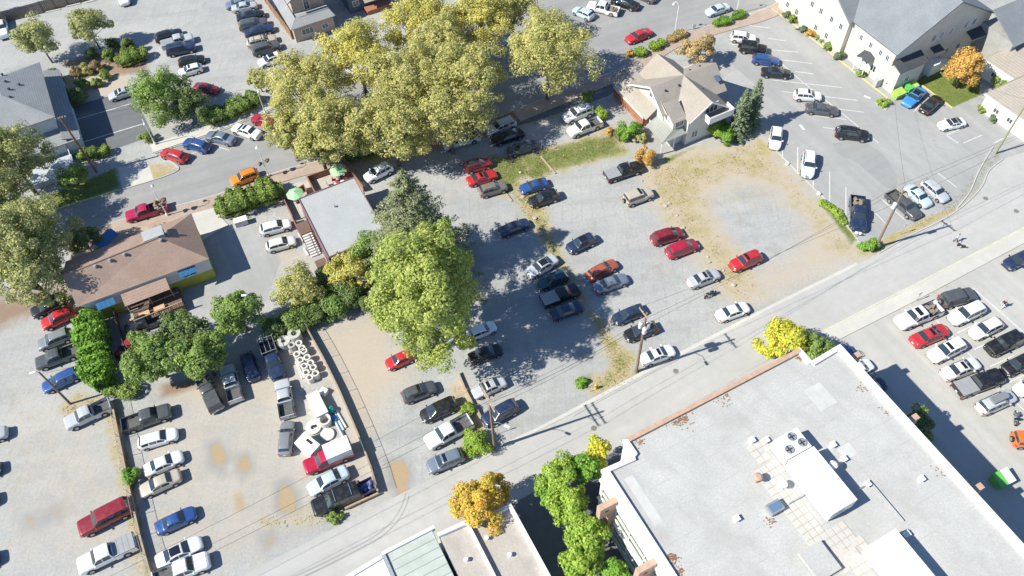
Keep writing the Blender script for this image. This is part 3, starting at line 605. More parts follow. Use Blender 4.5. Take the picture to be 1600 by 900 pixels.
for i, (x, y) in enumerate([(13.3,4.2),(12.3,3.1),(7.5,3.05),(5.6,3.0),(3.7,2.95)]): MB().lathe(F(x, y, 6.3), [(.16,-.3),(.16,.55),(.24,.57),(.18,.68)], 10).build('vent_pipe', GALV, hb)
a, b_ = F(.35,.05), F(16.7,-.5)
for s in (2.6, 13.4):
    window(hb, a, b_, s, 2.15, 1.9, .9); p = F(s+.35, -.1-.02*s)
    q = MB(); 
    for k in range(4): q.poly([F(s-.8+k*.575, -.5, 3.85), F(s-.25+k*.575, -.5, 3.85), F(s-.25+k*.575, -1.25, 3.3), F(s-.8+k*.575, -1.25, 3.3)])
    solidify(q.build('awning', mat('blue_awning', (.02,.14,.30), .7, .15), hb), .04)
window(hb, a, b_, 4.6, .35, 1.3, .6)
dk = MB().prism(ring_pts(F, [(5.2,-3.9),(11.6,-4.0),(11.6,-.45),(5.2,-.25)]), .0, 1.0).build('deck_base', DARKTIMBER, hb)
for k in range(13): MB().prism(ring_pts(F, [(5.2+k*.49,-3.95),(5.66+k*.49,-3.95),(5.66+k*.49,-.4),(5.2+k*.49,-.4)]), 1.0, 1.06).build('deck_board', DARKTIMBER, dk)
for y, z in ((-3.95,1.95),(-2.2,1.95)): MB().beam(F(5.2,y,z), F(11.6,y,z), .1, .07).build('deck_rail', TIMBER, hb)
for k in range(5): MB().beam(F(5.25+k*1.58,-3.9,1.0), F(5.25+k*1.58,-3.9,1.95), .1, .1).build('deck_post', TIMBER, hb)
for k in range(22): MB().beam(F(5.4+k*.28,-3.9,1.05), F(5.4+k*.28,-3.9,1.9), .04, .04).build('baluster', DARKTIMBER, hb)
roofplane(hb, [F(5.0,-.45,3.75), F(10.9,-.55,3.75), F(10.9,-2.3,3.2), F(5.0,-2.2,3.2)], SH_BROWN, .12, 'porch_roof')
for x in (5.1, 8, 10.8): MB().beam(F(x,-1.85,1.06), F(x,-1.85,3.15), .12, .12).build('porch_post', TIMBER, hb)
for k in range(5): MB().prism(ring_pts(F, [(4.0+k*.24,-3.6),(4.22+k*.24,-3.6),(4.22+k*.24,-2.2),(4.0+k*.24,-2.2)]), 0, .2+k*.19).build('step', TIMBER, hb)
for x, lab in ((6.6,'fresh timber picnic table on the dark deck by the steps'), (8.6,'fresh timber picnic table in the middle of the dark deck')): tag(MB().box(F(x,-3.0,1.42), (1.4,.7,.06), GRID).box(F(x,-3.0,1.2), (.1,.5,.4), GRID).build('picnic_table', mat('fresh_timber', (.55,.36,.22), .8, .2), own=True), lab, 'table', 'picnic tables on the deck')
# --- flat grey-roofed restaurant with patio
F = Frame(at(466, 311, 4)); rs = thing('restaurant_building', 'flat grey-roofed restaurant with street patio and side stairs', 'building', F(4.2, -5.5))
ft = [(.05,-12.1),(8.4,-12.1),(8.4,-.1),(.05,-.1)]
walls(rs, F, ft, 0, 3.85, mat('plum_paint', (.17,.09,.10), .75, .2)); rr = MB().prism(ring_pts(F, [(.0,-12.2),(8.5,-12.2),(8.5,0),(.0,0)]), 3.85, 4.0).build('roof', FLATGREY, rs)
for q in ([(0,-12.2),(.12,-12.2),(.12,0),(0,0)], [(8.38,-12.2),(8.5,-12.2),(8.5,0),(8.38,0)], [(.12,-.12),(8.38,-.12),(8.38,0),(.12,0)], [(.12,-12.2),(8.38,-12.2),(8.38,-12.08),(.12,-12.08)]): MB().prism(ring_pts(F, q), 4.0, 4.14).build('edge_trim', mat('plum_trim', (.22,.12,.14), .6, .1), rr)
MB().lathe(F(4,-4,4), [(.1,0),(.1,.3),(.18,.32),(.12,.4)], 10).build('roof_vent', GALV, rr)
wp, wq = F(.05,-.1), F(.05,-12.1)
for s in (2.0, 4.6): window(rs, wp, wq, s, 1.4, 1.1, 1.2, frame=mat('plum_trim', (.2,.1,.12)))
for k in range(9): MB().prism(ring_pts(F, [(-1.6,-7.6+k*.34),(-.25,-7.6+k*.34),(-.25,-7.32+k*.34),(-1.6,-7.32+k*.34)]), .02, .22+k*.18).build('stair_step', CONCW, rs)
for x in (-1.7,-.2): MB().beam(F(x,-7.6,1.1), F(x,-4.6,2.7), .07, .07).build('stair_rail', DARKTIMBER, rs)
MB().prism(ring_pts(F, [(-1.75,-4.5),(-.1,-4.5),(-.1,-2.2),(-1.75,-2.2)]), 0, 1.75).build('landing', DARKTIMBER, rs); MB().prism(ring_pts(F, [(-1.6,-10.6),(-.15,-10.6),(-.15,-9.3),(-1.6,-9.3)]), 0, 1.1).build('storage_hutch', DARKTIMBER, rs)
PF = mat('patio_floor', (.45,.40,.36), .85, .2); pt = MB().prism(ring_pts(F, [(-1.6,.05),(9.3,.05),(9.8,6.6),(-1.2,7.2)]), 0, .14).build('patio', PF, rs)
RAIL = mat('rust_brown_timber', (.28,.14,.09), .8, .25)
def lowwall(pts, h, m=RAIL, t=.12, z=.14, name='patio_wall'):
    for i in range(len(pts)-1): MB().beam(F(*pts[i], z+h/2), F(*pts[i+1], z+h/2), t, h).build(name, m, rs)
lowwall([(-1.6,.1),(-1.6,4.2),(1.9,5.3),(1.9,1.2)], 1.0); lowwall([(2.9,1.0),(2.9,6.5),(8.9,6.3),(9.5,.4)], 1.1); lowwall([(3.1,2.1),(5.1,1.9),(5.1,4.4)], .9, mat('grey_screen', (.25,.24,.24), .7, .2)); lowwall([(-1.7,-.1),(-1.7,-2.0)], 1.2)
MB().prism(ring_pts(F, [(5.2,1.0),(8.9,1.0),(8.7,4.2),(5.2,4.2)]), .145, .17).build('patio_slab', WHITE, rs)
def parasol(x, y, z, h, r_, lab):
    p = F(x, y, z); t = thing('patio_umbrella', lab, 'umbrella', (p.x, p.y, z), 'green patio umbrellas'); G_ = mat('green_canvas', (.34,.58,.32), .75, .12)
    q = MB(); top = p+Vector((0,0,h))
    for k in range(8):
        a0, a1 = math.pi*k/4, math.pi*(k+1)/4; e0 = p+Vector((r_*math.cos(a0), r_*math.sin(a0), h-.55)); e1 = p+Vector((r_*math.cos(a1), r_*math.sin(a1), h-.55))
        q = MB().poly([e0, e1, top]); solidify(q.build('canopy_panel', G_, t), .02)
    for k in range(8): a0 = math.pi*k/4; MB().tube([top-Vector((0,0,.04)), p+Vector((r_*math.cos(a0), r_*math.sin(a0), h-.6))], .018, 5).build('rib', GALV, t)
    MB().tube([p, top+Vector((0,0,.1))], .03, 8).build('pole', GALV, t); MB().lathe(p, [(.3,0),(.3,.08),(.06,.1)], 14).build('base', TRIM, t)
parasol(.1, 3.2, .141, 2.4, 1.3, 'green octagonal umbrella on the sunken patio beside the hedge'); parasol(7.3, 4.6, .172, 2.4, 1.3, 'green umbrella above the red chairs on the pale patio')
CH = mat('red_plastic', (.52,.04,.06), .5, .15)
def chair(x, y, a, m, lab, grp=None):
    p = F(x, y, .172); t = thing('patio_chair', lab, 'chair', (p.x, p.y, .172), grp); fr = Frame(p, a)
    MB().prism([fr(-.24,-.24), fr(.24,-.24), fr(.24,.24), fr(-.24,.24)], .60, .65).build('seat', m, t); MB().prism([fr(-.26,-.24), fr(-.20,-.24), fr(-.20,.24), fr(-.26,.24)], .65, 1.15).build('backrest', m, t)
    for sx in (-.2,.2):
        for sy in (-.2,.2): MB().beam(fr(sx,sy,.172), fr(sx,sy,.60), .05, .05).build('leg', m, t)
for i, (x, y, a) in enumerate([(6.3,4.4,0),(6.7,3.6,1.2),(7.8,3.7,2),(8.3,4.6,3.1),(7.4,5.5,4.4)]): chair(x, y, a, CH, 'red patio chair around the table under the green umbrella', 'red chairs under the umbrella')
chair(6.1, 1.5, .6, CH, 'single red chair standing alone beside the restaurant wall on patio'); 
for x, y, z, lab in ((7.3,4.6,.172,'round dark table under the umbrella with red chairs'),(.1,3.2,.141,'round table under the umbrella beside the hedge')):
    p = F(x, y, z); t = thing('patio_table', lab, 'table', (p.x, p.y, z)); MB().lathe(p, [(.55,.70),(.55,.74)], 18).build('table_top', DARKTIMBER, t); MB().lathe(p, [(.25,0),(.25,.03),(.05,.05),(.05,.70)], 10).build('pedestal', TRIM, t)
# --- tan-roofed house with cross gables
M0 = at(1068, 117, 7.8); F = Frame(M0); ho = thing('gabled_house', 'cream house with tan shingled cross gables, porch and balcony', 'house', F(0, 0))
HW = mat('cream_white_siding', (.62,.605,.565), .8, .1, .6, 7)
MB().prism(ring_pts(F, [(-5.2,-3.0),(5.0,-3.0),(5.0,4.0),(-5.2,4.0)]), 0, 5.0).build('wall', HW, ho); MB().prism(ring_pts(F, [(-2.9,-6.3),(3.6,-6.3),(3.6,-3.01),(-2.9,-3.01)]), 0, 5.0).build('wall', HW, ho); MB().prism(ring_pts(F, [(-3.0,4.01),(2.6,4.01),(2.6,5.9),(-3.0,5.9)]), 0, 5.0).build('wall', HW, ho)
Z, E = 7.8, 5.0; c0 = F(0,0,Z)
wE, eE = F(-5.9,.1,Z), F(5.9,-.1,Z); sE, nE = F(.4,-6.9,Z-.3), F(-.4,6.4,Z-.2)
sw, se, nw, ne = F(-3.3,-3.6,E), F(4.0,-3.6,E), F(-3.4,3.9,E), F(3.2,3.9,E)
roofplane(ho, [wE, c0, sw, F(-5.9,-3.7,E)], SH_TAN); roofplane(ho, [wE, c0, F(-2.0,5.8,4.34), F(-5.9,5.8,4.34)], SH_TAN); roofplane(ho, [eE, c0, se, F(5.9,-3.7,E)], SH_TAN); roofplane(ho, [eE, c0, ne, F(5.9,3.9,E)], SH_TAN)
roofplane(ho, [sE, c0, sw, F(-3.2,-6.9,E)], SH_TAN); roofplane(ho, [sE, c0, se, F(4.0,-6.9,E)], SH_TAN); roofplane(ho, [nE, c0, nw, F(-3.5,6.4,E)], SH_TAN); roofplane(ho, [nE, c0, ne, F(3.0,6.4,E)], SH_TAN)
MB().prism(ring_pts(F, [(-5.2,4.02),(-2.2,4.02),(-2.2,5.6),(-5.2,5.6)]), 0, 4.3).build('wall', HW, ho)
for g in ([F(-5.21,-4.0,5.2), F(-5.21,5.6,4.3), F(-5.21,.1,7.5)], [F(5.01,-3.0,5.0), F(5.01,3.3,5.0), F(5.01,-.1,7.5)], [F(-2.7,-6.31,5.0), F(3.5,-6.31,5.0), F(.4,-6.31,7.25)], [F(-2.9,5.91,5.0), F(2.5,5.91,5.0), F(-.4,5.91,7.35)]): MB().poly(g).build('gable', HW, ho)
for p, q in ((wE, F(-5.9,-3.7,E)), (wE, F(-5.9,5.8,4.34)), (sE, F(-3.2,-6.9,E)), (sE, F(4.0,-6.9,E))): MB().beam(p-Vector((0,0,.1)), q-Vector((0,0,.1)), .06, .26).build('bargeboard', WHITE, ho)
# west porch wing, lower roof; brick base
MB().prism(ring_pts(F, [(-6.3,.3),(-5.22,.3),(-5.22,8.7),(-6.3,8.7)]), 0, 1.6).build('brick_base', BRICKRED, ho); MB().prism(ring_pts(F, [(-5.1,5.62),(-2.2,5.62),(-2.2,8.6),(-5.1,8.6)]), 0, 4.0).build('wall', HW, ho)
roofplane(ho, [F(-7.1,-1.4,3.1), F(-7.1,8.9,3.1), F(-5.1,8.9,4.7), F(-5.1,-1.4,4.7)], SH_TAN); roofplane(ho, [F(-5.1,5.0,4.7), F(-5.1,8.9,4.7), F(-1.8,8.9,4.9), F(-1.8,5.0,4.9)], SH_TAN)
for y in (.4, 2.4, 4.5, 6.6, 8.6): MB().beam(F(-6.2,y,1.6), F(-6.2,y,3.4), .22, .22).build('porch_post', WHITE, ho)
MB().beam(F(-6.25,.3,1.75), F(-6.25,8.7,1.75), .3, .2).build('porch_rail', WHITE, ho); MB().beam(F(-6.25,.3,3.3), F(-6.25,8.7,3.3), .2, .25).build('porch_beam', WHITE, ho)
# south bay with lower skirt roof, balcony and windows
MB().prism(ring_pts(F, [(-5.0,-5.4),(-2.92,-5.4),(-2.92,-3.02),(-5.0,-3.02)]), 0, 5.0).build('bay', HW, ho); roofplane(ho, [F(-5.4,-5.8,5.0), F(-2.9,-5.8,5.0), F(-2.9,-2.8,6.7), F(-5.4,-2.8,6.7)], SH_TAN)
SH_SKIRT = roofing('grey_green_shingle', (.30,.31,.28), (.38,.385,.35), 2.6)
roofplane(ho, [F(-7.5,-6.4,2.6), F(-2.6,-6.4,2.6), F(-2.6,-5.42,3.2), F(-5.0,-5.42,3.4)], SH_SKIRT, .14, 'skirt_roof'); roofplane(ho, [F(-7.5,-6.4,2.6), F(-5.0,-5.42,3.4), F(-5.0,-1.6,3.4), F(-7.3,-1.9,2.6)], SH_SKIRT, .14, 'skirt_roof')
for x, y in ((-7.2,-6.2),(-5.0,-6.2),(-2.8,-6.2)): MB().beam(F(x,y,0), F(x,y,2.5), .18, .18).build('porch_post', WHITE, ho)
MB().prism(ring_pts(F, [(-.6,-8.1),(3.9,-8.1),(3.9,-6.32),(-.6,-6.32)]), 4.5, 4.8).build('balcony', WHITE, ho); MB().prism(ring_pts(F, [(-.45,-7.95),(3.75,-7.95),(3.75,-6.33),(-.45,-6.33)]), 4.8, 4.83).build('balcony_floor', mat('balcony_deck', (.28,.25,.22), .8, .2), ho)
for p, q in (((-.55,-8.05),(3.85,-8.05)), ((-.55,-8.05),(-.55,-6.35)), ((3.85,-8.05),(3.85,-6.35))): MB().beam(F(*p,5.25), F(*q,5.25), .12, .9).build('balcony_wall', WHITE, ho)
a, b_ = F(-2.9,-6.3), F(3.6,-6.3)
window(ho, a, b_, 3.9, 4.95, 2.2, 1.7, mull=2); window(ho, a, b_, 1.5, 1.0, 1.2, 1.3); window(ho, a, b_, 4.6, 1.0, 1.4, 1.3)
a, b_ = F(-5.0,-5.4), F(-2.92,-5.4); window(ho, a, b_, 1.05, 3.6, 1.5, 1.6)
a, b_ = F(-5.0,-3.02), F(-5.0,-5.4); window(ho, a, b_, 1.2, 3.8, .5, .7)
a, b_ = F(-5.2,4.0), F(-5.2,-3.0); window(ho, a, b_, 3.6, 5.35, .8, 1.1)
for x, y in ((-3.8,-1.0),(-1.4,-1.0),(2.2,1.2),(4.0,1.2),(1.6,-3.0),(2.2,-5.0)):
    zz = Z-abs(y)*.95 if abs(y) < 2 else Z-.3-abs(x-.4)*1.0; MB().lathe(F(x, y, zz-.3), [(.13,0),(.13,.6),(.2,.62),(.15,.7)], 10).build('roof_vent', TRIM, ho)
solidify(MB().poly([F(4.5,-1.6,6.8), F(5.3,-1.6,6.8), F(5.3,-2.6,6.4), F(4.5,-2.6,6.4)]).build('skylight', glassy('skylight_pane', (.10,.16,.24)), ho), .06)
# --- cream church hall, upper right
F = Frame(at(1392, 147), R(-64.6)); ch = thing('cream_hall', 'large cream stucco hall with grey shingled roof beside the paved lot', 'building', F(-18, 8))
X1, Y1, EV, RZ = -1.9, 20.0, 6.8, 12.6
walls(ch, F, [(-46,0),(X1,0),(X1,Y1),(-46,Y1)], 0, EV-.05, STUCCO)
MB().poly([F(X1-.01,.05,EV-.1), F(X1-.01,Y1-.05,EV-.1), F(X1-.01,10,RZ-.3)]).build('gable', STUCCO, ch)
roofplane(ch, [F(X1+.5,-.5,EV), F(-46,-.5,EV), F(-46,10,RZ), F(X1+.5,10,RZ)], SH_SLATE, .2); roofplane(ch, [F(X1+.5,Y1+.5,EV), F(-46,Y1+.5,EV), F(-46,10,RZ), F(X1+.5,10,RZ)], SH_SLATE, .2)
MB().prism(ring_pts(F, [(-27,-.9),(-11.4,-.9),(-11.4,.02),(-27,.02)]), 0, EV).build('cross_wing', STUCCO, ch); MB().poly([F(-26.9,-.9,EV), F(-11.5,-.9,EV), F(-19.2,-.9,11.6)]).build('gable', STUCCO, ch)
roofplane(ch, [F(-11.1,-1.3,EV), F(-19.2,-1.3,11.9), F(-19.2,9,11.9), F(-11.1,.4,EV)], SH_SLATE, .2); roofplane(ch, [F(-27.3,-1.3,EV), F(-19.2,-1.3,11.9), F(-19.2,9,11.9), F(-27.3,.4,EV)], SH_SLATE, .2)
a, b_ = F(-46,-.0), F(X1,0); a2 = F(-27,-.9); b22 = F(-11.4,-.9)
for s in (37.0, 39.2, 41.4, 42.9): window(ch, a, b_, s, 4.4, .7, 1.1)
for s in (2.0, 4.4, 7.2, 9.4, 12.0, 14.2): window(ch, a2, b22, s, 4.4, .8, 1.2)
for s in (2.0, 4.4, 9.4, 12.0): window(ch, a2, b22, s, 1.2, .8, 1.2)
window(ch, a, b_, 41.2, 1.1, 1.1, 1.3); window(ch, a, b_, 44.6, .9, .5, .5, mull=0)
gx0 = -6.4                                                        # door with hooded porch
MB().prism(ring_pts(F, [(gx0-.75,-.06),(gx0+.75,-.06),(gx0+.75,.0),(gx0-.75,.0)]), 0, 2.3).build('door', WHITE, ch); roofplane(ch, [F(gx0-1.2,-.02,3.5), F(gx0,-.02,3.9), F(gx0,-1.5,3.4), F(gx0-1.2,-1.5,2.9)], SH_DARK, .1, 'door_hood'); roofplane(ch, [F(gx0+1.2,-.02,3.5), F(gx0,-.02,3.9), F(gx0,-1.5,3.4), F(gx0+1.2,-1.5,2.9)], SH_DARK, .1, 'door_hood')
for x in (-1,1): MB().beam(F(gx0+x,-1.4,0), F(gx0+x,-1.4,2.9), .12, .12).build('hood_post', WHITE, ch)
MB().prism(ring_pts(F, [(-1.89,.05),(0,.05),(0,5.3),(-1.89,5.3)]), 0, 4.2).build('annex', STUCCO, ch); roofplane(ch, [F(.3,-.2,4.3), F(.3,5.6,4.3), F(X1+.02,5.6,5.2), F(X1+.02,-.2,5.2)], SH_DARK, .14)
a, b_ = F(0,.05), F(0,5.3); window(ch, a, b_, 2.2, 1.6, 1.0, 1.2)
a, b_ = F(X1,0), F(X1,Y1)
for s in (7.6, 9.2, 11.2, 14.4, 16.2): window(ch, a, b_, s, 5.9, .8, 1.3)
for s in (8.0, 12.4, 15.0): window(ch, a, b_, s, 1.6, .9, 1.3)
for k in range(9): MB().prism(ring_pts(F, [(-1.85+.0,9.6+k*.42),(-.3,9.6+k*.42),(-.3,9.98+k*.42),(-1.85,9.98+k*.42)]), 0, 2.0-k*.2).build('stair_step', WHITE, ch)
for x in (-1.75,-.35):
    MB().beam(F(x,9.6,2.9), F(x,13.4,1.1), .06, .06).build('stair_rail', WHITE, ch)
    for k in range(8): MB().beam(F(x,9.8+k*.45,1.9-k*.2), F(x,9.8+k*.45,2.8-k*.2), .05, .05).build('baluster', WHITE, ch)
MB().prism(ring_pts(F, [(-1.88,8.0),(-.2,8.0),(-.2,9.55),(-1.88,9.55)]), 0, 2.05).build('landing', WHITE, ch); roofplane(ch, [F(X1+.02,7.8,4.7), F(X1+.02,9.8,4.7), F(-.1,9.8,4.2), F(-.1,7.8,4.2)], SH_DARK, .1, 'door_hood'); roofplane(ch, [F(X1+.02,15.5,4.9), F(X1+.02,18.5,4.9), F(-.1,18.5,4.2), F(-.1,15.5,4.2)], SH_DARK, .1, 'door_hood')
MB().prism(ring_pts(F, [(X1+.02,18.6),(4.5,18.6),(4.5,30),(X1+.02,30)]), 0, 5.4).build('rear_wing', mat('grey_siding', (.34,.34,.33), .8, .15), ch); roofplane(ch, [F(5,18.2,5.4), F(5,30,5.4), F(-1,30,8.5), F(-1,18.2,8.5)], SH_SLATE)
tag(MB().box(F(-2.6,-.75,.75), (.7,1.1,1.5), R(-64.6)).box(F(-2.6,-.75,1.53), (.8,1.2,.06), R(-64.6)).build('utility_cabinet', mat('cabinet_grey', (.40,.42,.43), .5, .1), own=True), 'grey steel utility cabinet against the cream hall wall', 'cabinet')
# --- low tan-roofed buildings at the right edge
for lab, p0, w_, d_ in (('low white building with tan roof beyond the orange tree', (1535,92), 12, 14), ('low white building with tan roof beside a row of small shrubs', (1538,147), 9.5, 12)):
    q = at(*p0, 3.0); F = Frame(q, R(-62)); t = thing('low_bungalow', lab, 'building', F(w_/2, d_/2)); walls(t, F, [(.3,.3),(w_-.3,.3),(w_-.3,d_),(.3,d_)], 0, 2.95, STUCCOW)
    r0, r1 = F(w_*.15,d_*.5,4.8), F(w_*.85,d_*.5,4.8); A = [F(0,0,3), F(w_,0,3), F(w_,d_+.3,3), F(0,d_+.3,3)]
    roofplane(t, [A[0],A[1],r1,r0], SH_TAN); roofplane(t, [A[1],A[2],r1], SH_TAN); roofplane(t, [A[2],A[3],r0,r1], SH_TAN); roofplane(t, [A[3],A[0],r0], SH_TAN)
    MB().beam(A[0], A[1], .12, .18).build('gutter', WHITE, t)
    for s in (2.5, 5.0): window(t, F(.3,.3), F(w_-.3,.3), s, 1.1, 1.0, .9)
# --- grey-roofed house, upper left
F = Frame(at(62, 97, 6)); tl = thing('grey_roofed_house', 'pale blue house with grey shingled hip roof and white porch', 'house', F(-5, -8))
MB().prism(ring_pts(F, [(-11.4,-14.4),(-.6,-14.4),(-.6,-.6),(-11.4,-.6)]), 0, 5.9).build('wall', BLUEWHITE, tl); A = [F(-12,-15,6), F(0,-15,6), F(0,0,6), F(-12,0,6)]; r0, r1 = F(-6,-9,8.4), F(-6,-4.5,8.4)
roofplane(tl, [A[0],A[1],r0], SH_GREY); roofplane(tl, [A[1],A[2],r1,r0], SH_GREY); roofplane(tl, [A[2],A[3],r1], SH_GREY); roofplane(tl, [A[3],A[0],r0,r1], SH_GREY)
for x, y, z in ((-5.2,-3.6,8.0),(-5.0,-5.5,7.9),(-4.8,-7.6,7.9),(-4.9,-9.6,7.8),(-3.4,-6.4,7.3)): MB().lathe(F(x, y, z-.4), [(.15,0),(.15,.6),(.24,.62),(.16,.72)], 10).build('roof_vent', TRIM, tl)
MB().prism(ring_pts(F, [(-.58,-17),(1.6,-17),(1.6,1.2),(-.58,1.2)]), 0, 2.8).build('side_wing', BLUEWHITE, tl); roofplane(tl, [F(1.9,-17.3,2.8), F(1.9,1.4,2.8), F(-.55,1.4,3.5), F(-.55,-17.3,3.5)], SH_GREY); roofplane(tl, [F(-9,-17.6,2.8), F(1.9,-17.6,2.8), F(-.55,-14.42,3.5), F(-9,-14.42,3.5)], SH_GREY)
MB().prism(ring_pts(F, [(-9,-17.2),(-.6,-17.2),(-.6,-14.42),(-9,-14.42)]), 0, 2.7).build('porch_room', BLUEWHITE, tl); window(tl, F(-11.4,-14.4), F(-.6,-14.4), 7.5, 4.0, 1.0, 1.0)
MB().prism(ring_pts(F, [(-7,-22),(-.5,-22),(-.5,-17.65),(-7,-17.65)]), 0, .9).build('porch_deck', mat('shade_toned_deck', (.42,.45,.50), .7, .08), tl)  # deck colour darkened and blued to stand in for the tree's shade
for q in (((-7,-22),(-.5,-22)), ((-.5,-22),(-.5,-17.7))): MB().beam(F(*q[0],1.8), F(*q[1],1.8), .07, .07).build('porch_rail', WHITE, tl)
for k in range(10): MB().beam(F(-7+k*.72,-22,.9), F(-7+k*.72,-22,1.8), .05, .05).build('baluster', WHITE, tl)
# --- two houses at the top
o_ = at(455, 45, 3.2); F = Frame(o_); t1 = thing('brown_house', 'brown house with grey skirt roof and covered balcony behind the plane trees', 'house', F(3.5, 5))
MB().prism(ring_pts(F, [(.3,.3),(7.6,.3),(7.6,12),(.3,12)]), 0, 3.1).build('wall', TANWALL, t1); MB().prism(ring_pts(F, [(1.6,3.2),(7.3,3.2),(7.3,12),(1.6,12)]), 3.1, 6.2).build('upper_wall', TANWALL, t1)
roofplane(t1, [F(-.2,-.2,3.1), F(8,-.2,3.1), F(7.4,1.6,3.9), F(1.4,1.6,3.9)], SH_GREY); roofplane(t1, [F(-.2,-.2,3.1), F(1.4,1.6,3.9), F(1.4,12,3.9), F(-.2,12,3.1)], SH_GREY)
MB().prism(ring_pts(F, [(1.6,1.5),(7.3,1.5),(7.3,3.18),(1.6,3.18)]), 3.1, 3.6).build('balcony', mat('balcony_grey', (.3,.3,.3), .7, .2), t1); MB().beam(F(1.6,1.5,4.4), F(7.3,1.5,4.4), .07, .07).build('balcony_rail', WHITE, t1)
roofplane(t1, [F(.9,2.4,6.3), F(4.4,2.4,8.6), F(4.4,12,8.6), F(.9,12,6.3)], SH_GREY); roofplane(t1, [F(8,2.4,6.3), F(4.4,2.4,8.6), F(4.4,12,8.6), F(8,12,6.3)], SH_GREY)
window(t1, F(.3,.3), F(7.6,.3), 2.4, 1.0, 2.2, 1.2, mull=2); window(t1, F(.3,.3), F(7.6,.3), 5.6, 1.0, 1.2, 1.0); window(t1, F(1.6,3.2), F(7.3,3.2), 2.6, 3.7, 1.0, 2.0)
o_ = at(548, 22, 0); F = Frame(o_); t2 = thing('slate_blue_house', 'slate blue house with white window trim and red porch', 'house', F(4, 4))
MB().prism(ring_pts(F, [(0,0),(7.6,0),(7.6,9),(0,9)]), 0, 5.4).build('wall', SLATEBLUE, t2); roofplane(t2, [F(-.4,-.4,5.4), F(8,-.4,5.4), F(8,4.5,7.8), F(-.4,4.5,7.8)], SH_TAN); roofplane(t2, [F(-.4,9.4,5.4), F(8,9.4,5.4), F(8,4.5,7.8), F(-.4,4.5,7.8)], SH_TAN)
MB().prism(ring_pts(F, [(2.6,-2),(7.4,-2),(7.4,-.02),(2.6,-.02)]), 0, .8).build('porch', BRICKRED, t2); roofplane(t2, [F(2.4,-2.3,2.8), F(5.0,-2.3,2.8), F(5.0,.0,3.4), F(2.4,.0,3.4)], SH_TAN)
for s, z in ((1.3,1.2),(1.3,3.6),(4.2,3.6),(6.4,3.6)): window(t2, F(0,0), F(7.6,0), s, z, 1.2, 1.2)
fill('driveway', pxs([(592,30),(618,25),(625,48),(600,62),(590,50)]), .02, WALK)
# ------------------------------------------------------------------ trees, shrubs, hedges
PAL = {  # leaf colours: (main, second, accent, accent share)
 'plane': [(.295,.285,.10), (.23,.24,.078), (.38,.32,.13), .24], 'planeyellow': [(.325,.30,.09), (.26,.26,.075), (.40,.34,.08), .26],
 'olive': [(.22,.23,.095), (.165,.185,.07), (.33,.31,.12), .25], 'maple': [(.215,.25,.055), (.15,.195,.042), (.30,.31,.085), .25],
 'dark': [(.10,.145,.042), (.07,.11,.032), (.15,.18,.06), .2], 'mid': [(.135,.20,.045), (.10,.155,.036), (.20,.25,.06), .25],
 'bright': [(.12,.235,.025), (.09,.18,.022), (.19,.29,.04), .2], 'lime': [(.19,.275,.03), (.13,.21,.025), (.27,.33,.055), .22],
 'yellow': [(.48,.38,.045), (.34,.34,.04), (.22,.28,.03), .25], 'orange': [(.40,.29,.035), (.30,.28,.045), (.42,.23,.045), .30],
 'gold': [(.40,.27,.06), (.33,.24,.06), (.36,.17,.06), .25], 'tan': [(.38,.27,.14), (.31,.23,.11), (.24,.22,.08), .25],
 'russet': [(.20,.16,.07), (.16,.15,.06), (.25,.15,.085), .3], 'conifer': [(.105,.125,.055), (.075,.095,.04), (.17,.165,.085), .25],
 'spruce': [(.095,.13,.065), (.07,.10,.052), (.15,.175,.10), .2], 'hedge': [(.15,.21,.04), (.11,.165,.035), (.23,.26,.06), .2], 'drygreen': [(.26,.27,.09), (.20,.22,.07), (.36,.30,.12), .3]}
def leaf_mesh(name, pos, nrm, size, cols, rng, aspect=.72):
    n = len(pos); r = rng.normal(size=(n, 3)); u = np.cross(nrm, r); u /= np.linalg.norm(u, axis=1, keepdims=True)+1e-9; v = np.cross(nrm, u)
    s = size[:, None]; a = u*s; b = v*s*aspect; bend = nrm*s*.18
    V = np.stack([pos-a, pos-b*.9+bend, pos+a, pos+b*.9+bend], 1).reshape(-1, 3); Q = np.arange(4*n).reshape(n, 4)
    me = bpy.data.meshes.new(name); fast_mesh(me, V, Q); c = np.concatenate([cols, np.ones((n, 1))], 1).astype(np.float32)
    at_ = me.attributes.new('leaf', 'FLOAT_COLOR', 'FACE'); at_.data.foreach_set('color', c.ravel()); return me
def colours(pal, n, rng, tone):
    a, b, c, k = [np.array(x) if hasattr(x, '__len__') else x for x in PAL[pal]]
    m = np.clip(tone+rng.normal(0, .25, n), 0, 1)[:, None]; col = a*m+b*(1-m); pick = rng.random(n) < k; col[pick] = c
    return np.clip((col*1.85+.025)*(1+rng.normal(0, .14, (n, 1))), .005, .9)
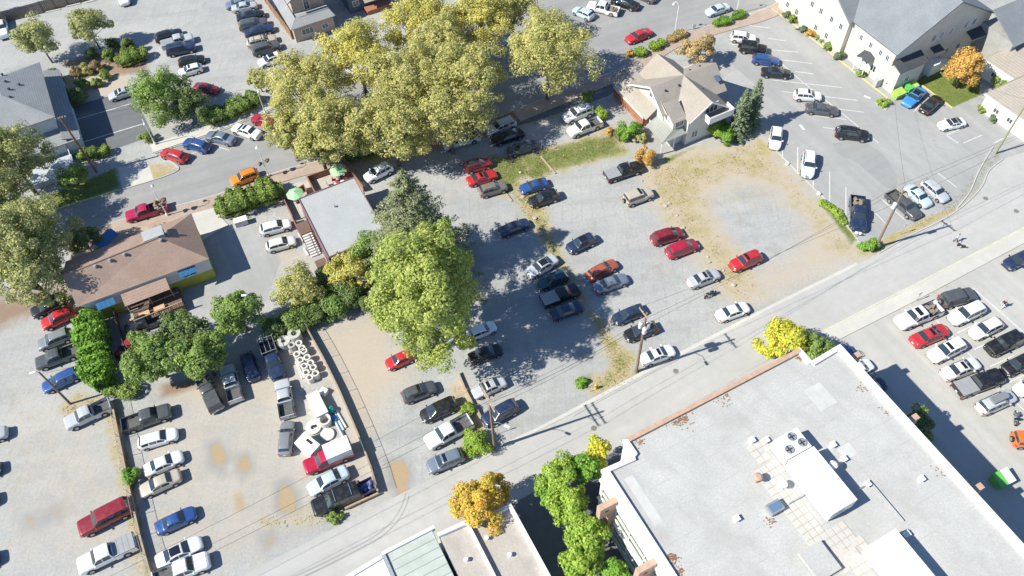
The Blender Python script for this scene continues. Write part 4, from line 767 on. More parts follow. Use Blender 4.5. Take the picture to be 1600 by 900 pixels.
def crown_pts(rng, rad, nclump, per, shell=.55, flat=.0, lump=.30):
    "leaf positions and normals in lumps spread through an ellipsoid"
    d = rng.normal(size=(nclump, 3)); d /= np.linalg.norm(d, axis=1, keepdims=True); d[:, 2] = np.where(d[:, 2] < -.55, -d[:, 2], d[:, 2])
    rr = shell+(1-shell)*rng.random(nclump)**.6; rr *= 1-lump*.55; wob = 1+.16*np.sin(3*np.arctan2(d[:,1], d[:,0])+rng.uniform(0, 6))+.09*np.clip(rng.normal(size=nclump), -1.3, 1.1)
    cc = d*(rr*wob)[:, None]*np.array(rad); ls = lump*np.array(rad).mean()*rng.uniform(.6, 1.25, nclump)
    k = rng.integers(0, nclump, nclump*per); e = rng.normal(size=(len(k), 3)); e /= np.linalg.norm(e, axis=1, keepdims=True)
    rad_ = ls[k]*(.35+.65*rng.random(len(k))**.5); p = cc[k]+e*rad_[:, None]*np.array([1, 1, .8])
    n = e*.8+d[k]*.5+rng.normal(0, .45, (len(k), 3))+np.array([0, 0, .35]); n /= np.linalg.norm(n, axis=1, keepdims=True)
    return p, n, cc, rng.random(nclump)[k]
def tree(name, label, base, h, rad, pal, seed, leaves=9000, leaf=.17, nclump=46, cz=None, trunk=.28, group=None, cat='tree', lean=(0, 0), lump=.30, shell=.5, stems=1):
    rng = np.random.default_rng(seed); b = Vector((base[0], base[1], 0)); cz = cz if cz is not None else h-rad[2]*.95
    t = thing(name, label, cat, b, group); p, n, cc, tone = crown_pts(rng, rad, nclump, max(1, int(leaves*(1.6 if leaves < 9000 else 1)/nclump)), shell, lump=lump)
    off = np.array([lean[0], lean[1], cz]); p = p+off; p[:, 2] = np.maximum(p[:, 2], .12)
    me = leaf_mesh('crown', p, n, leaf*rng.uniform(.6, 1.3, len(p)), colours(pal, len(p), rng, tone), rng); me.materials.append(LEAF)
    o = bpy.data.objects.new('crown', me); COL.objects.link(o); o.parent = t
    m = MB(); top = Vector((lean[0], lean[1], cz))
    for s_ in range(stems):
        j = Vector((rng.normal(0, .25), rng.normal(0, .25), 0)) if stems > 1 else Vector((0,0,0)); fork = top*.55+j*2
        m.tube([b+j+Vector((0,0,-.05)), b+j+Vector((0,0,.25)), b+fork*.6+j*.4, b+fork], [trunk*1.35, trunk, trunk*.8, trunk*.62], 8)
        for i in rng.choice(len(cc), min(len(cc), 14 if stems == 1 else 6), replace=False):
            e = Vector(cc[i])*.85+top; mid = fork*.5+e*.5+Vector((0,0,-.12*h*.3)); m.tube([b+fork*.92, b+mid, b+e], [trunk*.42, trunk*.26, trunk*.08], 5)
    m.build('trunk', BARK, t, smooth=60); return t
def shrub(label, px_, rad, pal, seed, leaves=1500, leaf=.11, name='shrub', group=None, nclump=18, zc=.75, cat='shrub', lump=.34):
    p = at(*px_, rad[2]*zc); return tree(name, label, (p.x, p.y), rad[2]*1.8, rad, pal, seed, leaves, leaf, nclump, rad[2]*zc, .05, group, cat, lump=lump, shell=.45, stems=3)
def crown_at(px_, zc): p = at(*px_, zc); return (p.x, p.y)
# big bright maple over the middle lot
tree('maple_tree', 'very tall bright yellow-green maple shading the middle gravel lot', crown_at((668,466), 11.2), 21.5, (6.5,7.9,10.2), 'maple', 17, 52000, .165, 210, 11.2, .45, lump=.15, shell=.42)
# street plane trees
PLN = [((856,84),9,(7.6,7.6,6.2),'plane','broad olive plane tree beside the tan-roofed house drive, standing free of the others'),((732,128),9,(6.6,6.6,6.0),'plane','olive plane tree spreading over the silver SUV and black sedan'),((640,132),9,(6.6,6.4,6.0),'plane','olive plane tree in the middle of the street cluster'),((560,92),8,(6.6,6.6,5.6),'planeyellow','yellowing plane tree beside the slate blue house'),
 ((474,140),8,(6.4,6.6,5.6),'plane','olive plane tree at the end of the row of cars by brown fence'),((522,198),8,(6.6,6.0,5.4),'plane','olive plane tree overhanging the street beyond the red wagon'),((612,196),8,(6.6,6.0,5.4),'plane','olive plane tree just beyond the restaurant patio'),((700,178),8,(6.2,5.8,5.4),'plane','olive plane tree over the pale pickup'),
 ((655,38),8,(6.6,6.2,5.6),'planeyellow','yellowing plane tree beyond the slate blue house driveway'),((748,36),8,(6.2,6.0,5.4),'planeyellow','bright yellowing plane tree between the two largest olive ones'),((800,8),8,(4.6,4.6,4.6),'plane','small olive plane tree behind the pale blue car on the street'),((688,72),9,(5.0,4.8,4.8),'plane','olive plane tree rising amid the cluster'),((450,205),6,(3.6,3.4,3.6),'drygreen','pale yellow-green small tree beside the orange SUV street lamp'),((498,228),5.5,(3.8,3.0,3.2),'drygreen','pale yellow-green small tree over the restaurant patio railing')]
for i, (c, zc, rad, pal, lab) in enumerate(PLN): tree('plane_tree', lab, crown_at(c, zc), zc+rad[2], rad, pal, 100+i, int(560*rad[0]*rad[1]), .15, 150, zc, .30, 'plane trees along the street', lump=.19, shell=.40)
for i, (c, zc, rad, lab) in enumerate([((16,248),7.5,(5.8,5.4,5.4),'large grey-green tree beside the grey-roofed house porch'),((34,378),8,(7.0,6.4,6.2),'largest grey-green tree, between the street and the black glass-roofed SUV'),((52,432),6.5,(5.0,4.4,4.8),'grey-green tree crowding the brown-roofed building gable'),((-14,318),7,(5.2,5.2,5.2),'grey-green tree between the porch tree and the largest one')]): tree('street_tree', lab, crown_at(c, zc), zc+rad[2], rad, 'olive', 130+i, int(680*rad[0]*rad[1]), .15, 130, zc, .3, 'large grey-green trees by the grey-roofed house', lump=.19, shell=.40)
tree('small_tree', 'round olive-green tree with bare leaning trunk at gravel lot corner', at(82,98), 8.2, (3.9,3.9,3.3), 'olive', 141, 6000, .15, 44, 5.2, .16, lean=(-.4,.2))
tree('small_tree', 'round olive-green tree above the clipped bushes', at(156,76), 7.6, (3.5,3.5,3.0), 'olive', 142, 5200, .15, 44, 4.8, .14, lean=(-.2,.2))
tree('magnolia_tree', 'dense glossy dark green round tree beside the street driveway', crown_at((250,152), 4), 8.5, (5.0,4.8,4.4), 'mid', 143, 17000, .15, 90, 4.1, .25, lump=.24)
tree('small_tree', 'small dark green tree behind the big round tree', crown_at((300,165), 3), 5.5, (3.4,3.0,2.8), 'dark', 144, 4000, .14, 30, 2.9, .15)
for i, (c, zc, rad, pal, lab, lv) in enumerate([((372,488),4.2,(3.6,3.5,3.4),'mid','green shade tree beside the grey lamp pole and driveway',6500),((240,560),4.5,(3.8,4.0,3.8),'mid','broad green shade tree beside the tall hedge',7500),((318,558),4.2,(3.3,3.2,3.4),'mid','green shade tree above the canopy pickup',6000),((288,520),4.0,(3.6,3.0,3.2),'dark','dark green tree behind the shade trees beside the deck',5000)]): tree('shade_tree', lab, crown_at(c, zc), zc+rad[2], rad, pal, 150+i, lv, .16, 46, zc, .2, 'shade trees by the brown-roofed building', lump=.27)
tree('small_tree', 'small yellow-green tree on the shaded lawn by the pole', crown_at((115,278), 3.2), 5.4, (2.5,2.5,2.2), 'mid', 160, 2600, .14, 26, 3.2, .14); tree('small_tree', 'small dark green tree beside the blue awning tarp', crown_at((133,378), 3.0), 5.2, (2.3,2.4,2.3), 'dark', 161, 2400, .14, 26, 3.0, .14)
tree('small_tree', 'russet-green tree behind the off-white hatchback', crown_at((464,450), 3.4), 6, (3.6,3.2,2.9), 'drygreen', 162, 5200, .13, 44, 3.3, .18); tree('small_tree', 'yellow-green tree against the restaurant back wall', crown_at((545,420), 3.6), 6.2, (3.2,3.2,3.0), 'planeyellow', 163, 4600, .14, 40, 3.5, .18)
tree('small_tree', 'green tree between restaurant corner and big maple', crown_at((578,395), 4), 6.8, (2.8,3.0,3.2), 'mid', 164, 3800, .14, 36, 3.8, .18)
tree('small_tree', 'orange and yellow round tree beside the gravel roof at the street', crown_at((752,786), 4.4), 7.4, (3.35,3.3,3.1), 'orange', 165, 7500, .15, 60, 4.3, .2, lump=.24)
for i, (c, zc, rad, pal, lab) in enumerate([((876,745),5,(2.6,2.6,2.8),'lime','lime green tree at the street end of the building front lane'),((915,735),5,(1.9,1.9,2.4),'bright','green tree close to the building corner'),((934,708),4.5,(1.7,1.7,2.2),'yellow','yellow-leaved tree at the building corner by the entrance block'),((890,792),5,(2.2,2.3,2.8),'lime','lime green tree beside the brick pylon closest to the street'),((920,842),5,(2.8,2.6,2.9),'lime','lime green tree between the two brick pylons'),((910,880),5,(2.2,2.0,2.6),'lime','lime green tree beside the second brick pylon from the street'),((862,772),3.2,(1.8,1.8,2.2),'bright','shaded green tree at the lane mouth'),((960,905),3.6,(2.0,2.0,2.4),'bright','green tree at the foot of the second brick pylon from the street')]): tree('lane_tree', lab, crown_at(c, zc), zc+rad[2], rad, pal, 170+i, int(620*rad[0]*rad[1]), .16, 34, zc, .14, 'trees along the building front', lump=.30)
tree('small_tree', 'bright yellow maple at the corner of the flat-roofed building', crown_at((1222,530), 4.4), 7.4, (3.3,3.1,3.0), 'yellow', 180, 6200, .16, 46, 4.3, .18); tree('small_tree', 'green tree tucked behind the flat-roofed building notch', crown_at((1272,548), 4), 6.5, (2.4,2.2,2.5), 'mid', 181, 3200, .15, 30, 3.8, .15)
tree('small_tree', 'golden orange autumn tree on the lawn beside cream hall', crown_at((1508,108), 3.8), 6.8, (3.1,3.0,3.0), 'gold', 182, 5200, .16, 44, 3.9, .18); tree('small_tree', 'pale tan autumn tree beside the gabled house', crown_at((1092,78), 3.2), 5.6, (3.3,2.6,2.5), 'tan', 183, 4400, .15, 40, 3.2, .16)
tree('small_tree', 'dark tree against the east wall of the flat-roofed building', crown_at((1435,665), 3), 5, (1.8,2.4,2.2), 'dark', 184, 2200, .15, 24, 2.8, .14); tree('small_tree', 'yellow-green tree beside dark grey row end under plane trees', crown_at((403,124), 2.6), 4.6, (2.0,2.2,2.2), 'drygreen', 185, 2000, .14, 24, 2.5, .12)
# conifers
def conifer(label, base, h, r0, pal, seed, tiers=34, leaf=.16, dens=1.0):
    rng = np.random.default_rng(seed); b = Vector((base[0], base[1], 0)); t = thing('conifer_tree', label, 'tree', b); P_, N_, T_ = [], [], []; m = MB()
    for i in range(tiers):
        f = i/(tiers-1); z = h*(.06+.93*f); r = r0*(1-f)**.70*rng.uniform(.8, 1.1)+.12; nb = max(4, int((9-4*f)*1.0))
        for k in range(nb):
            a = 2*math.pi*(k+rng.random()*.8)/nb+i*.7; rl = r*rng.uniform(.7, 1.12); d = np.array([math.cos(a), math.sin(a)]); cnt = int((14+rl*22)*dens)
            s = rng.random(cnt)**.7; lat = rng.normal(0, .16+.10*rl, cnt)*(1.05-s*.75); x = d[0]*s*rl-d[1]*lat; y = d[1]*s*rl+d[0]*lat; zz = z-.32*s*rl+.10*s*s*rl+rng.normal(0, .05, cnt)-np.abs(lat)*.3
            P_.append(np.stack([x, y, zz], 1)); nn = np.stack([rng.normal(0,.35,cnt)+d[0]*.35, rng.normal(0,.35,cnt)+d[1]*.35, np.ones(cnt)*.8], 1); N_.append(nn); T_.append(np.full(cnt, rng.random()))
            if k % 2 == 0: m.tube([b+Vector((0,0,z)), b+Vector((d[0]*rl*.85, d[1]*rl*.85, z-.22*rl))], [.05, .015], 4)
    p = np.concatenate(P_); n = np.concatenate(N_); n /= np.linalg.norm(n, axis=1, keepdims=True); p[:, 2] = np.maximum(p[:, 2], .1)
    me = leaf_mesh('crown', p, n, leaf*rng.uniform(.6, 1.3, len(p)), colours(pal, len(p), rng, np.concatenate(T_)), rng, .42); me.materials.append(NEEDLE)
    o = bpy.data.objects.new('crown', me); COL.objects.link(o); o.parent = t; m.tube([b, b+Vector((0,0,h*.5)), b+Vector((0,0,h*.97))], [.3*h/14, .2*h/14, .03], 8).build('trunk', BARK, t); return t
conifer('tall dark fir rising beside the restaurant roof', at(660,430), 20.5, 9.2, 'conifer', 200, 50, .17, 1.3)
conifer('blue-grey spruce close against the gabled house', at(1150,212), 9.2, 2.1, 'spruce', 201, 30, .15); conifer('slimmer blue-grey spruce between the other spruce and paved lot', at(1168,200), 9.6, 2.1, 'spruce', 202, 30, .15)
# hedges
def hedge(label, pts, w_, h, pal, seed, dens=95, leaf=.13, name='hedge', cat='hedge', z0=0.0, round_=.3):
    rng = np.random.default_rng(seed); P_ = [Vector((p[0], p[1], 0)) for p in pts]; b = sum(P_, Vector())/len(P_); t = thing(name, label, cat, b); Ps, Ns = [], []
    for i in range(len(P_)-1):
        a, c = P_[i]-b, P_[i+1]-b; d = (c-a); L = d.length; d.normalize(); n = np.array([-d.y, d.x, 0]); k = int(dens*2.0*L*(w_+2*h))
        s = rng.uniform(-w_*.25, L+w_*.25, k); th = rng.uniform(-1, 1, k)*math.pi*.56; wob = 1+.13*np.sin(s*1.7+seed)+.10*np.sin(s*3.9+2*seed)+rng.normal(0, .07, k)
        sx = np.sign(np.sin(th))*np.abs(np.sin(th))**(round_*2.6)*w_/2*wob; sz = h*(.5+.5*np.sign(np.cos(th))*np.abs(np.cos(th))**(round_*1.5))*wob*.97; end = np.clip(np.minimum(s+w_*.25, L+w_*.25-s)/(w_*.4), .15, 1)**.5; sx *= end; sz *= .6+.4*end
        Ps.append(np.array([a.x, a.y, 0])+np.outer(s, [d.x, d.y, 0])+np.outer(sx, n)+np.outer(np.maximum(sz, .05)+z0, [0, 0, 1])); Ns.append(np.outer(np.sin(th), n)+np.outer(np.cos(th), [0, 0, 1])+rng.normal(0, .45, (k, 3)))
        m = MB().prism([P_[i]-Vector(n)*w_*.30, P_[i+1]-Vector(n)*w_*.30, P_[i+1]+Vector(n)*w_*.30, P_[i]+Vector(n)*w_*.30], 0, h*.72); m.build('branches', mat('hedge_twigs', (.05,.05,.03), .9, .3), t)
    p = np.concatenate(Ps); n = np.concatenate(Ns); n /= np.linalg.norm(n, axis=1, keepdims=True)+1e-9; tone = .5+.5*np.sin(p[:,0]*1.3+p[:,1]*1.1+seed)
    me = leaf_mesh('foliage', p, n, leaf*rng.uniform(.6, 1.3, len(p)), colours(pal, len(p), rng, tone), rng); me.materials.append(LEAF); o = bpy.data.objects.new('foliage', me); COL.objects.link(o); o.parent = t; return t
hedge('tall bright green hedge beside the row of parked cars', pxs([(150,512),(158,560),(166,606)]), 3.4, 3.4, 'bright', 210, 60, .17)
hedge('broad leafy hedge between street and white hatchbacks', [at(350,335), at(395,318), at(436,305)], 3.6, 2.6, 'hedge', 211, 60, .16)
hedge('rounded clipped light green hedge at the gravel lot', pxs([(190,103),(228,90)]), 2.6, 2.0, 'hedge', 212, 80, .12)
hedge('clipped green hedge behind the driveway pole', pxs([(128,250),(172,240)]), 1.6, 1.5, 'hedge', 213, 80, .12); hedge('green hedge on the street bank below the dark car', pxs([(330,192),(370,178),(402,160)]), 3.0, 2.0, 'mid', 214, 55, .14)
hedge('clipped lime hedge block at the house drive, beside small yellow shrub', pxs([(995,89),(1007,84)]), 1.8, 1.2, 'lime', 215, 90, .11); hedge('clipped lime hedge block between another block and the low russet hedge', pxs([(1018,79),(1034,71)]), 1.8, 1.2, 'lime', 216, 90, .11); hedge('low russet hedge along the brick pavement', pxs([(1045,66),(1068,55)]), 1.6, 1.0, 'tan', 217, 80, .11)
hedge('oval green hedge on the brick pavement beside the A-frame board', pxs([(1117,41),(1138,36)]), 1.6, 1.1, 'bright', 218, 90, .11); hedge('oval green hedge on the brick pavement at the lamp by pale blue sedan', pxs([(1146,31),(1160,24)]), 1.5, 1.0, 'bright', 219, 90, .11)

for i, (c, rad, pal, lab) in enumerate([((430,512),(2.0,1.8,1.7),'dark','dark shrub at the lamp pole end of the overgrown bank'),((458,500),(2.4,2.0,2.0),'mid','broad green shrub directly behind the concrete rings'),((490,488),(2.2,2.0,1.9),'dark','dark shrub on the bank above the timber wall end'),((518,478),(2.4,2.0,2.1),'mid','green shrub in the middle of the overgrown bank'),((548,468),(2.3,2.1,1.9),'dark','dark shrub on the bank near the big maple'),((478,472),(2.2,1.8,2.2),'mid','taller green shrub at the rear of the overgrown bank'),((535,450),(2.4,1.8,2.4),'dark','tall dark shrub behind the bank below yellow-green tree')]): shrub(lab, c, rad, pal, 280+i, 2600, .13, nclump=26, lump=.36)
hedge('weedy bright green strip at the kerb of the paved lot', pxs([(1282,318),(1304,330),(1318,350)]), 1.2, .5, 'lime', 221, 70, .11)
hedge('dark shrubs along the deck fence behind the tall hedge', pxs([(170,610),(215,615)]), 2.2, 1.2, 'hedge', 222, 50, .13)
hedge('green shrubs under the plane trees at the restaurant', pxs([(545,250),(580,238)]), 2.4, 1.8, 'mid', 223, 60, .14)
hedge('dark tall hedge beside the grey-roofed house', pxs([(88,125),(96,150),(108,175)]), 2.4, 2.4, 'dark', 224, 60, .14)
SHR = [((118,112),(1.3,1.3,1.1),'russet','round clipped russet bush between dark hedge and olive bush'),((134,108),(1.3,1.3,1.1),'drygreen','round clipped olive bush, middle of three by grey-roofed house'),((151,104),(1.3,1.3,1.1),'russet','round clipped russet bush between olive bush and rounded light green hedge'),((164,118),(1.2,1.2,1.0),'hedge','round clipped green bush beside the stone edging'),((150,130),(1.2,1.2,.9),'hedge','low clipped green bush beside the silver car'),((128,132),(1.6,1.2,.9),'hedge','low wide green bush under dark hedge'),((142,86),(1.3,1.3,1.2),'dark','dark round bush on the leaf-strewn bank'),((168,86),(1.3,1.3,1.3),'mid','green round bush on the leaf-strewn bank'),((200,72),(1.7,1.7,1.8),'dark','dark bushy shrub above the rounded hedge'),((176,70),(1.4,1.2,1.3),'dark','dark shrub near the round olive tree trunk'),
 ((230,215),(1.3,1.2,1.0),'hedge','clipped round shrub at the driveway lamp post'),((120,152),(1.8,1.8,1.6),'dark','dark dense shrub in the shade of the house'),((1008,246),(1.7,1.6,1.8),'gold','yellow-green bush at the dry grass beside black pickup'),((940,178),(1.3,1.2,1.1),'lime','round lime shrub by the house lawn corner'),((952,205),(.8,.8,.6),'gold','small yellow shrub on the house path'),((985,205),(2.2,1.8,1.7),'bright','tall green shrub at the house porch'),((1115,205),(1.5,1.5,1.4),'lime','yellow-green shrub at the house corner by spruces'),((1132,212),(1.6,1.6,1.5),'bright','bright green shrub touching the spruce at the house'),((918,152),(1.2,1.2,1.0),'mid','dark round shrub at the house drive'),((746,690),(2.0,1.9,1.6),'lime','bright green roadside bush between white pickup and pole'),((730,640),(1.0,1.0,.8),'lime','yellow-green weed clump on the short timber edging'),((205,745),(1.4,1.3,1.0),'bright','green weeds growing over the timber fence'),((1360,385),(1.8,1.3,.9),'bright','green weeds at the foot of the leaning utility pole'),((520,808),(1.3,.8,.5),'hedge','green weeds at the black SUV beside the street'),((910,598),(1.0,.9,.5),'bright','small green weed patch on the grass strip'),((1590,148),(1.8,1.6,1.3),'mid','green shrub beside the low white building'),((1565,128),(2.0,1.6,1.4),'mid','broad shrub against the low white building wall'),
 ((505,440),(2.2,2.0,2.0),'dark','dark shrub between the russet and yellow-green trees'),((560,470),(2.4,2.0,2.0),'dark','dark shrub under the outer branches of the big maple'),((1126,196),(1.4,1.2,1.2),'mid','shrub in the shade beside the house balcony'),((1290,62),(.9,.9,.7),'hedge','round green shrub fourth from the street along the cream hall'),((1266,52),(.9,.9,.7),'gold','yellowish shrub among the green ones along the cream hall kerb'),((1279,57),(.8,.8,.6),'mid','small grey-green shrub beside the yellowish one'),((1239,31),(.9,.9,.8),'mid','round green shrub second from the street along the cream hall'),((1229,23),(.8,.8,.7),'spruce','grey-green shrub at the street corner of the cream hall'),((1255,45),(1.0,.8,.6),'spruce','low grey-green shrub along the cream hall kerb'),((1295,73),(.9,.9,.7),'mid','dark green shrub fifth from the street along the cream hall'),((1312,87),(1.2,.9,.7),'spruce','grey shrub beside the hall door path'),((1345,115),(1.0,.8,.6),'hedge','green shrub near the hall cabinet'),((1380,160),(1.2,1.0,.5),'lime','lime ground shrub at the hall corner'),((1535,170),(.9,.8,.6),'hedge','shrub at the bungalow corner'),((1553,185),(.9,.8,.6),'spruce','grey-green shrub along the bungalow wall'),((985,83),(.8,.8,.7),'gold','small yellow shrub at the brick pavement end'),((1000,215),(1.2,1.0,1.0),'drygreen','yellow-green shrub beside the house steps')]
for i, (c, rad, pal, lab) in enumerate(SHR): shrub(lab, c, rad, pal, 300+i, int(900*rad[0]*rad[1])+300, .10, lump=.36)
# dry grass and weeds as geometry on the rough ground (one uncountable cover)
def grass(label, polys, n, hmin, hmax, cols, seed):
    rng = np.random.default_rng(seed); pts = []
    for poly, wgt, fe in polys:
        q = ground_xy(poly); lo, hi = q.min(0), q.max(0); ar = (hi-lo).prod(); c = rng.uniform(lo, hi, (int(n*ar), 2)); s = signed(c[:,0], c[:,1], q); cl_ = rng.uniform(lo, hi, (max(4, int(ar*.35)), 2)); keep = np.zeros(len(c), bool)
        for q_ in cl_: keep |= ((c-q_)**2).sum(1) < rng.uniform(.25, 1.1)**2
        pts.append(c[(s > fe*.2) & (rng.random(len(c)) < wgt*np.where(keep, 1.0, .30)*np.clip(s/(fe*1.5)+.1, .15, 1))])
    c = np.concatenate(pts); k = len(c); a = rng.uniform(0, 6.28, k); h = rng.uniform(hmin, hmax, k); w_ = rng.uniform(.03, .08, k); lean = rng.normal(0, .12, (k, 2))
    V = np.zeros((k, 3, 3)); V[:, 0, :2] = c-np.stack([np.cos(a), np.sin(a)], 1)*w_[:, None]; V[:, 1, :2] = c+np.stack([np.cos(a), np.sin(a)], 1)*w_[:, None]; V[:, 2, :2] = c+lean; V[:, 2, 2] = h
    me = bpy.data.meshes.new('grass'); fast_mesh(me, V.reshape(-1, 3), np.arange(3*k).reshape(k, 3), 3); cl = np.array(cols)[rng.integers(0, len(cols), k)]*(1+rng.normal(0, .15, (k, 1))); at_ = me.attributes.new('leaf', 'FLOAT_COLOR', 'FACE'); at_.data.foreach_set('color', np.concatenate([np.clip(cl, .01, .9), np.ones((k, 1))], 1).astype(np.float32).ravel()); me.materials.append(LEAF)
    o = bpy.data.objects.new('grass', me); COL.objects.link(o); return tag(o, label, 'grass', kind='stuff')
grass('dry straw-coloured grass on the rough strips between gravel lots', DRY[:3]+DRY[5:8], 36, .05, .17, [(.48,.40,.25), (.42,.33,.20), (.30,.28,.11), (.54,.46,.32)], 401)
grass('clipped dry verge grass along the street kerbs', [DRY[4], DRY[8]], 60, .04, .10, [(.44,.36,.19), (.34,.29,.13), (.27,.27,.09)], 402); grass('green lawn grass', GREEN[:3], 40, .03, .08, [(.11,.18,.03), (.15,.22,.04), (.20,.22,.06)], 403); grass('green weeds sprouting along the rough strips', GREEN[4:], 50, .05, .2, [(.14,.24,.03), (.20,.28,.04), (.26,.26,.08)], 404)
# ------------------------------------------------------------------ vehicles: one lofted shell per body style, shared by every car of that style
def interp(p, x):
    xs = [a for a, _ in p]; ys = [b for _, b in p]; return float(np.interp(x, xs, ys))
PLAN = [(0,.74),(.02,.84),(.06,.93),(.16,.985),(.3,1),(.72,1),(.86,.98),(.93,.93),(.975,.82),(1,.66)]
PLANBOX = [(0,.93),(.015,.97),(.08,1),(.85,1),(.95,.96),(.985,.90),(1,.84)]
# style: length, width, height, silhouette (x 0 rear..1 front, z/height), belt line, roof half-width, cowl, windscreen top, rear-glass top, rear-glass base, flags
ST = {
 'sedan': dict(L=4.75, W=1.82, H=1.46, top=[(0,.56),(.02,.66),(.05,.71),(.185,.745),(.335,.965),(.42,1),(.50,1),(.585,.965),(.75,.70),(.86,.655),(.95,.60),(.985,.54),(1,.46)], belt=[(0,.50),(.03,.62),(.2,.665),(.75,.645),(.93,.56),(1,.42)], rw=.66, cw=.74, wt=.595, rt=.335, rb=.195),
 'coupe': dict(L=4.5, W=1.85, H=1.30, top=[(0,.58),(.02,.70),(.05,.76),(.14,.775),(.35,.97),(.42,1),(.48,1),(.545,.965),(.70,.735),(.86,.66),(.95,.60),(.985,.54),(1,.46)], belt=[(0,.54),(.03,.68),(.2,.72),(.7,.68),(.93,.57),(1,.43)], rw=.62, cw=.69, wt=.555, rt=.34, rb=.165),
 'hatch': dict(L=4.2, W=1.76, H=1.50, top=[(0,.52),(.02,.64),(.05,.72),(.15,.955),(.24,.99),(.45,1),(.575,.965),(.755,.685),(.87,.63),(.95,.585),(.985,.53),(1,.45)], belt=[(0,.48),(.03,.61),(.2,.66),(.75,.63),(.93,.55),(1,.42)], rw=.68, cw=.745, wt=.585, rt=.15, rb=.06),
 'wagon': dict(L=4.8, W=1.80, H=1.50, top=[(0,.52),(.02,.64),(.045,.70),(.12,.95),(.2,.99),(.45,1),(.58,.965),(.745,.685),(.86,.635),(.95,.59),(.985,.53),(1,.45)], belt=[(0,.48),(.03,.61),(.2,.655),(.75,.635),(.93,.55),(1,.42)], rw=.68, cw=.735, wt=.59, rt=.12, rb=.055, rails=1),
 'suv': dict(L=4.65, W=1.88, H=1.70, top=[(0,.50),(.018,.61),(.04,.68),(.115,.955),(.19,.99),(.42,1),(.575,.97),(.735,.685),(.86,.645),(.95,.60),(.985,.53),(1,.43)], belt=[(0,.46),(.03,.58),(.2,.635),(.73,.625),(.93,.56),(1,.40)], rw=.70, cw=.725, wt=.585, rt=.115, rb=.05, rails=1),
 'minivan': dict(L=5.05, W=1.98, H=1.76, top=[(0,.48),(.018,.58),(.035,.64),(.085,.95),(.15,.99),(.42,1),(.60,.965),(.81,.63),(.90,.57),(.96,.52),(.985,.47),(1,.40)], belt=[(0,.44),(.03,.55),(.2,.58),(.78,.575),(.93,.50),(1,.37)], rw=.73, cw=.80, wt=.61, rt=.085, rb=.042, rails=1),
 'fullsuv': dict(L=5.4, W=2.03, H=1.90, plan=PLANBOX, top=[(0,.48),(.012,.58),(.022,.62),(.065,.965),(.12,.995),(.45,1),(.60,.975),(.715,.665),(.86,.645),(.955,.62),(.985,.57),(1,.45)], belt=[(0,.44),(.03,.58),(.2,.61),(.72,.61),(.95,.575),(1,.42)], rw=.76, cw=.708, wt=.61, rt=.065, rb=.03, rails=1),
 'jeep': dict(L=4.3, W=1.86, H=1.84, plan=PLANBOX, top=[(0,.48),(.01,.60),(.02,.63),(.05,.975),(.09,1),(.45,1),(.60,.985),(.665,.665),(.86,.635),(.96,.61),(.985,.57),(1,.45)], belt=[(0,.44),(.03,.58),(.2,.615),(.67,.615),(.95,.575),(1,.42)], rw=.80, cw=.66, wt=.61, rt=.05, rb=.025, spare=1),
 'pickup': dict(L=5.85, W=2.0, H=1.88, plan=PLANBOX, x0=.385, top=[(.385,.60),(.39,.63),(.415,.965),(.45,.995),(.55,1),(.635,.97),(.745,.655),(.86,.645),(.955,.62),(.985,.57),(1,.44)], belt=[(.385,.58),(.74,.605),(.95,.575),(1,.42)], rw=.74, cw=.737, wt=.645, rt=.415, rb=.392, bed=1),
 'longbed': dict(L=5.9, W=1.98, H=1.80, plan=PLANBOX, x0=.425, top=[(.425,.60),(.43,.63),(.455,.965),(.49,.995),(.56,1),(.635,.97),(.745,.655),(.86,.645),(.955,.62),(.985,.57),(1,.44)], belt=[(.425,.58),(.74,.605),(.95,.575),(1,.42)], rw=.74, cw=.737, wt=.645, rt=.455, rb=.432, bed=1),
}
def car_surface(S):
    L, W, H = S['L'], S['W'], S['H']; plan = S.get('plan', PLAN); zs = .135*H if H < 1.6 else .16*H
    def ring(x):
        wb = W/2*interp(plan, x); zb = H*interp(S['belt'], x); zt = max(H*interp(S['top'], x), zb+.02)
        g = min(1, max(0, (zt-zb)/(H*.36))); wt = wb*.90*(1-g)+S['rw']*W/2*g
        e = .03+.035*g; z_low = zs+(.10 if x > .96 or x < .04 else 0)
        return [(0, z_low), (wb*.88, z_low), (wb*.985, z_low+.10*H), (wb, z_low+.55*(zb-z_low)), (wb*.985, zb-.05*H), (wb*.945, zb), (wt, zt-e), (wt*.88, zt-.012), (wt*.5, zt+.012), (0, zt+.022)]
    return ring
def surf_pt(ring, x, t, L, side):
    r = ring(x); i = min(int(t), len(r)-2); k = t-i; y = r[i][0]*(1-k)+r[i+1][0]*k; z = r[i][1]*(1-k)+r[i+1][1]*k
    return Vector(((x-.5)*L, side*y, z))
CARM = {}
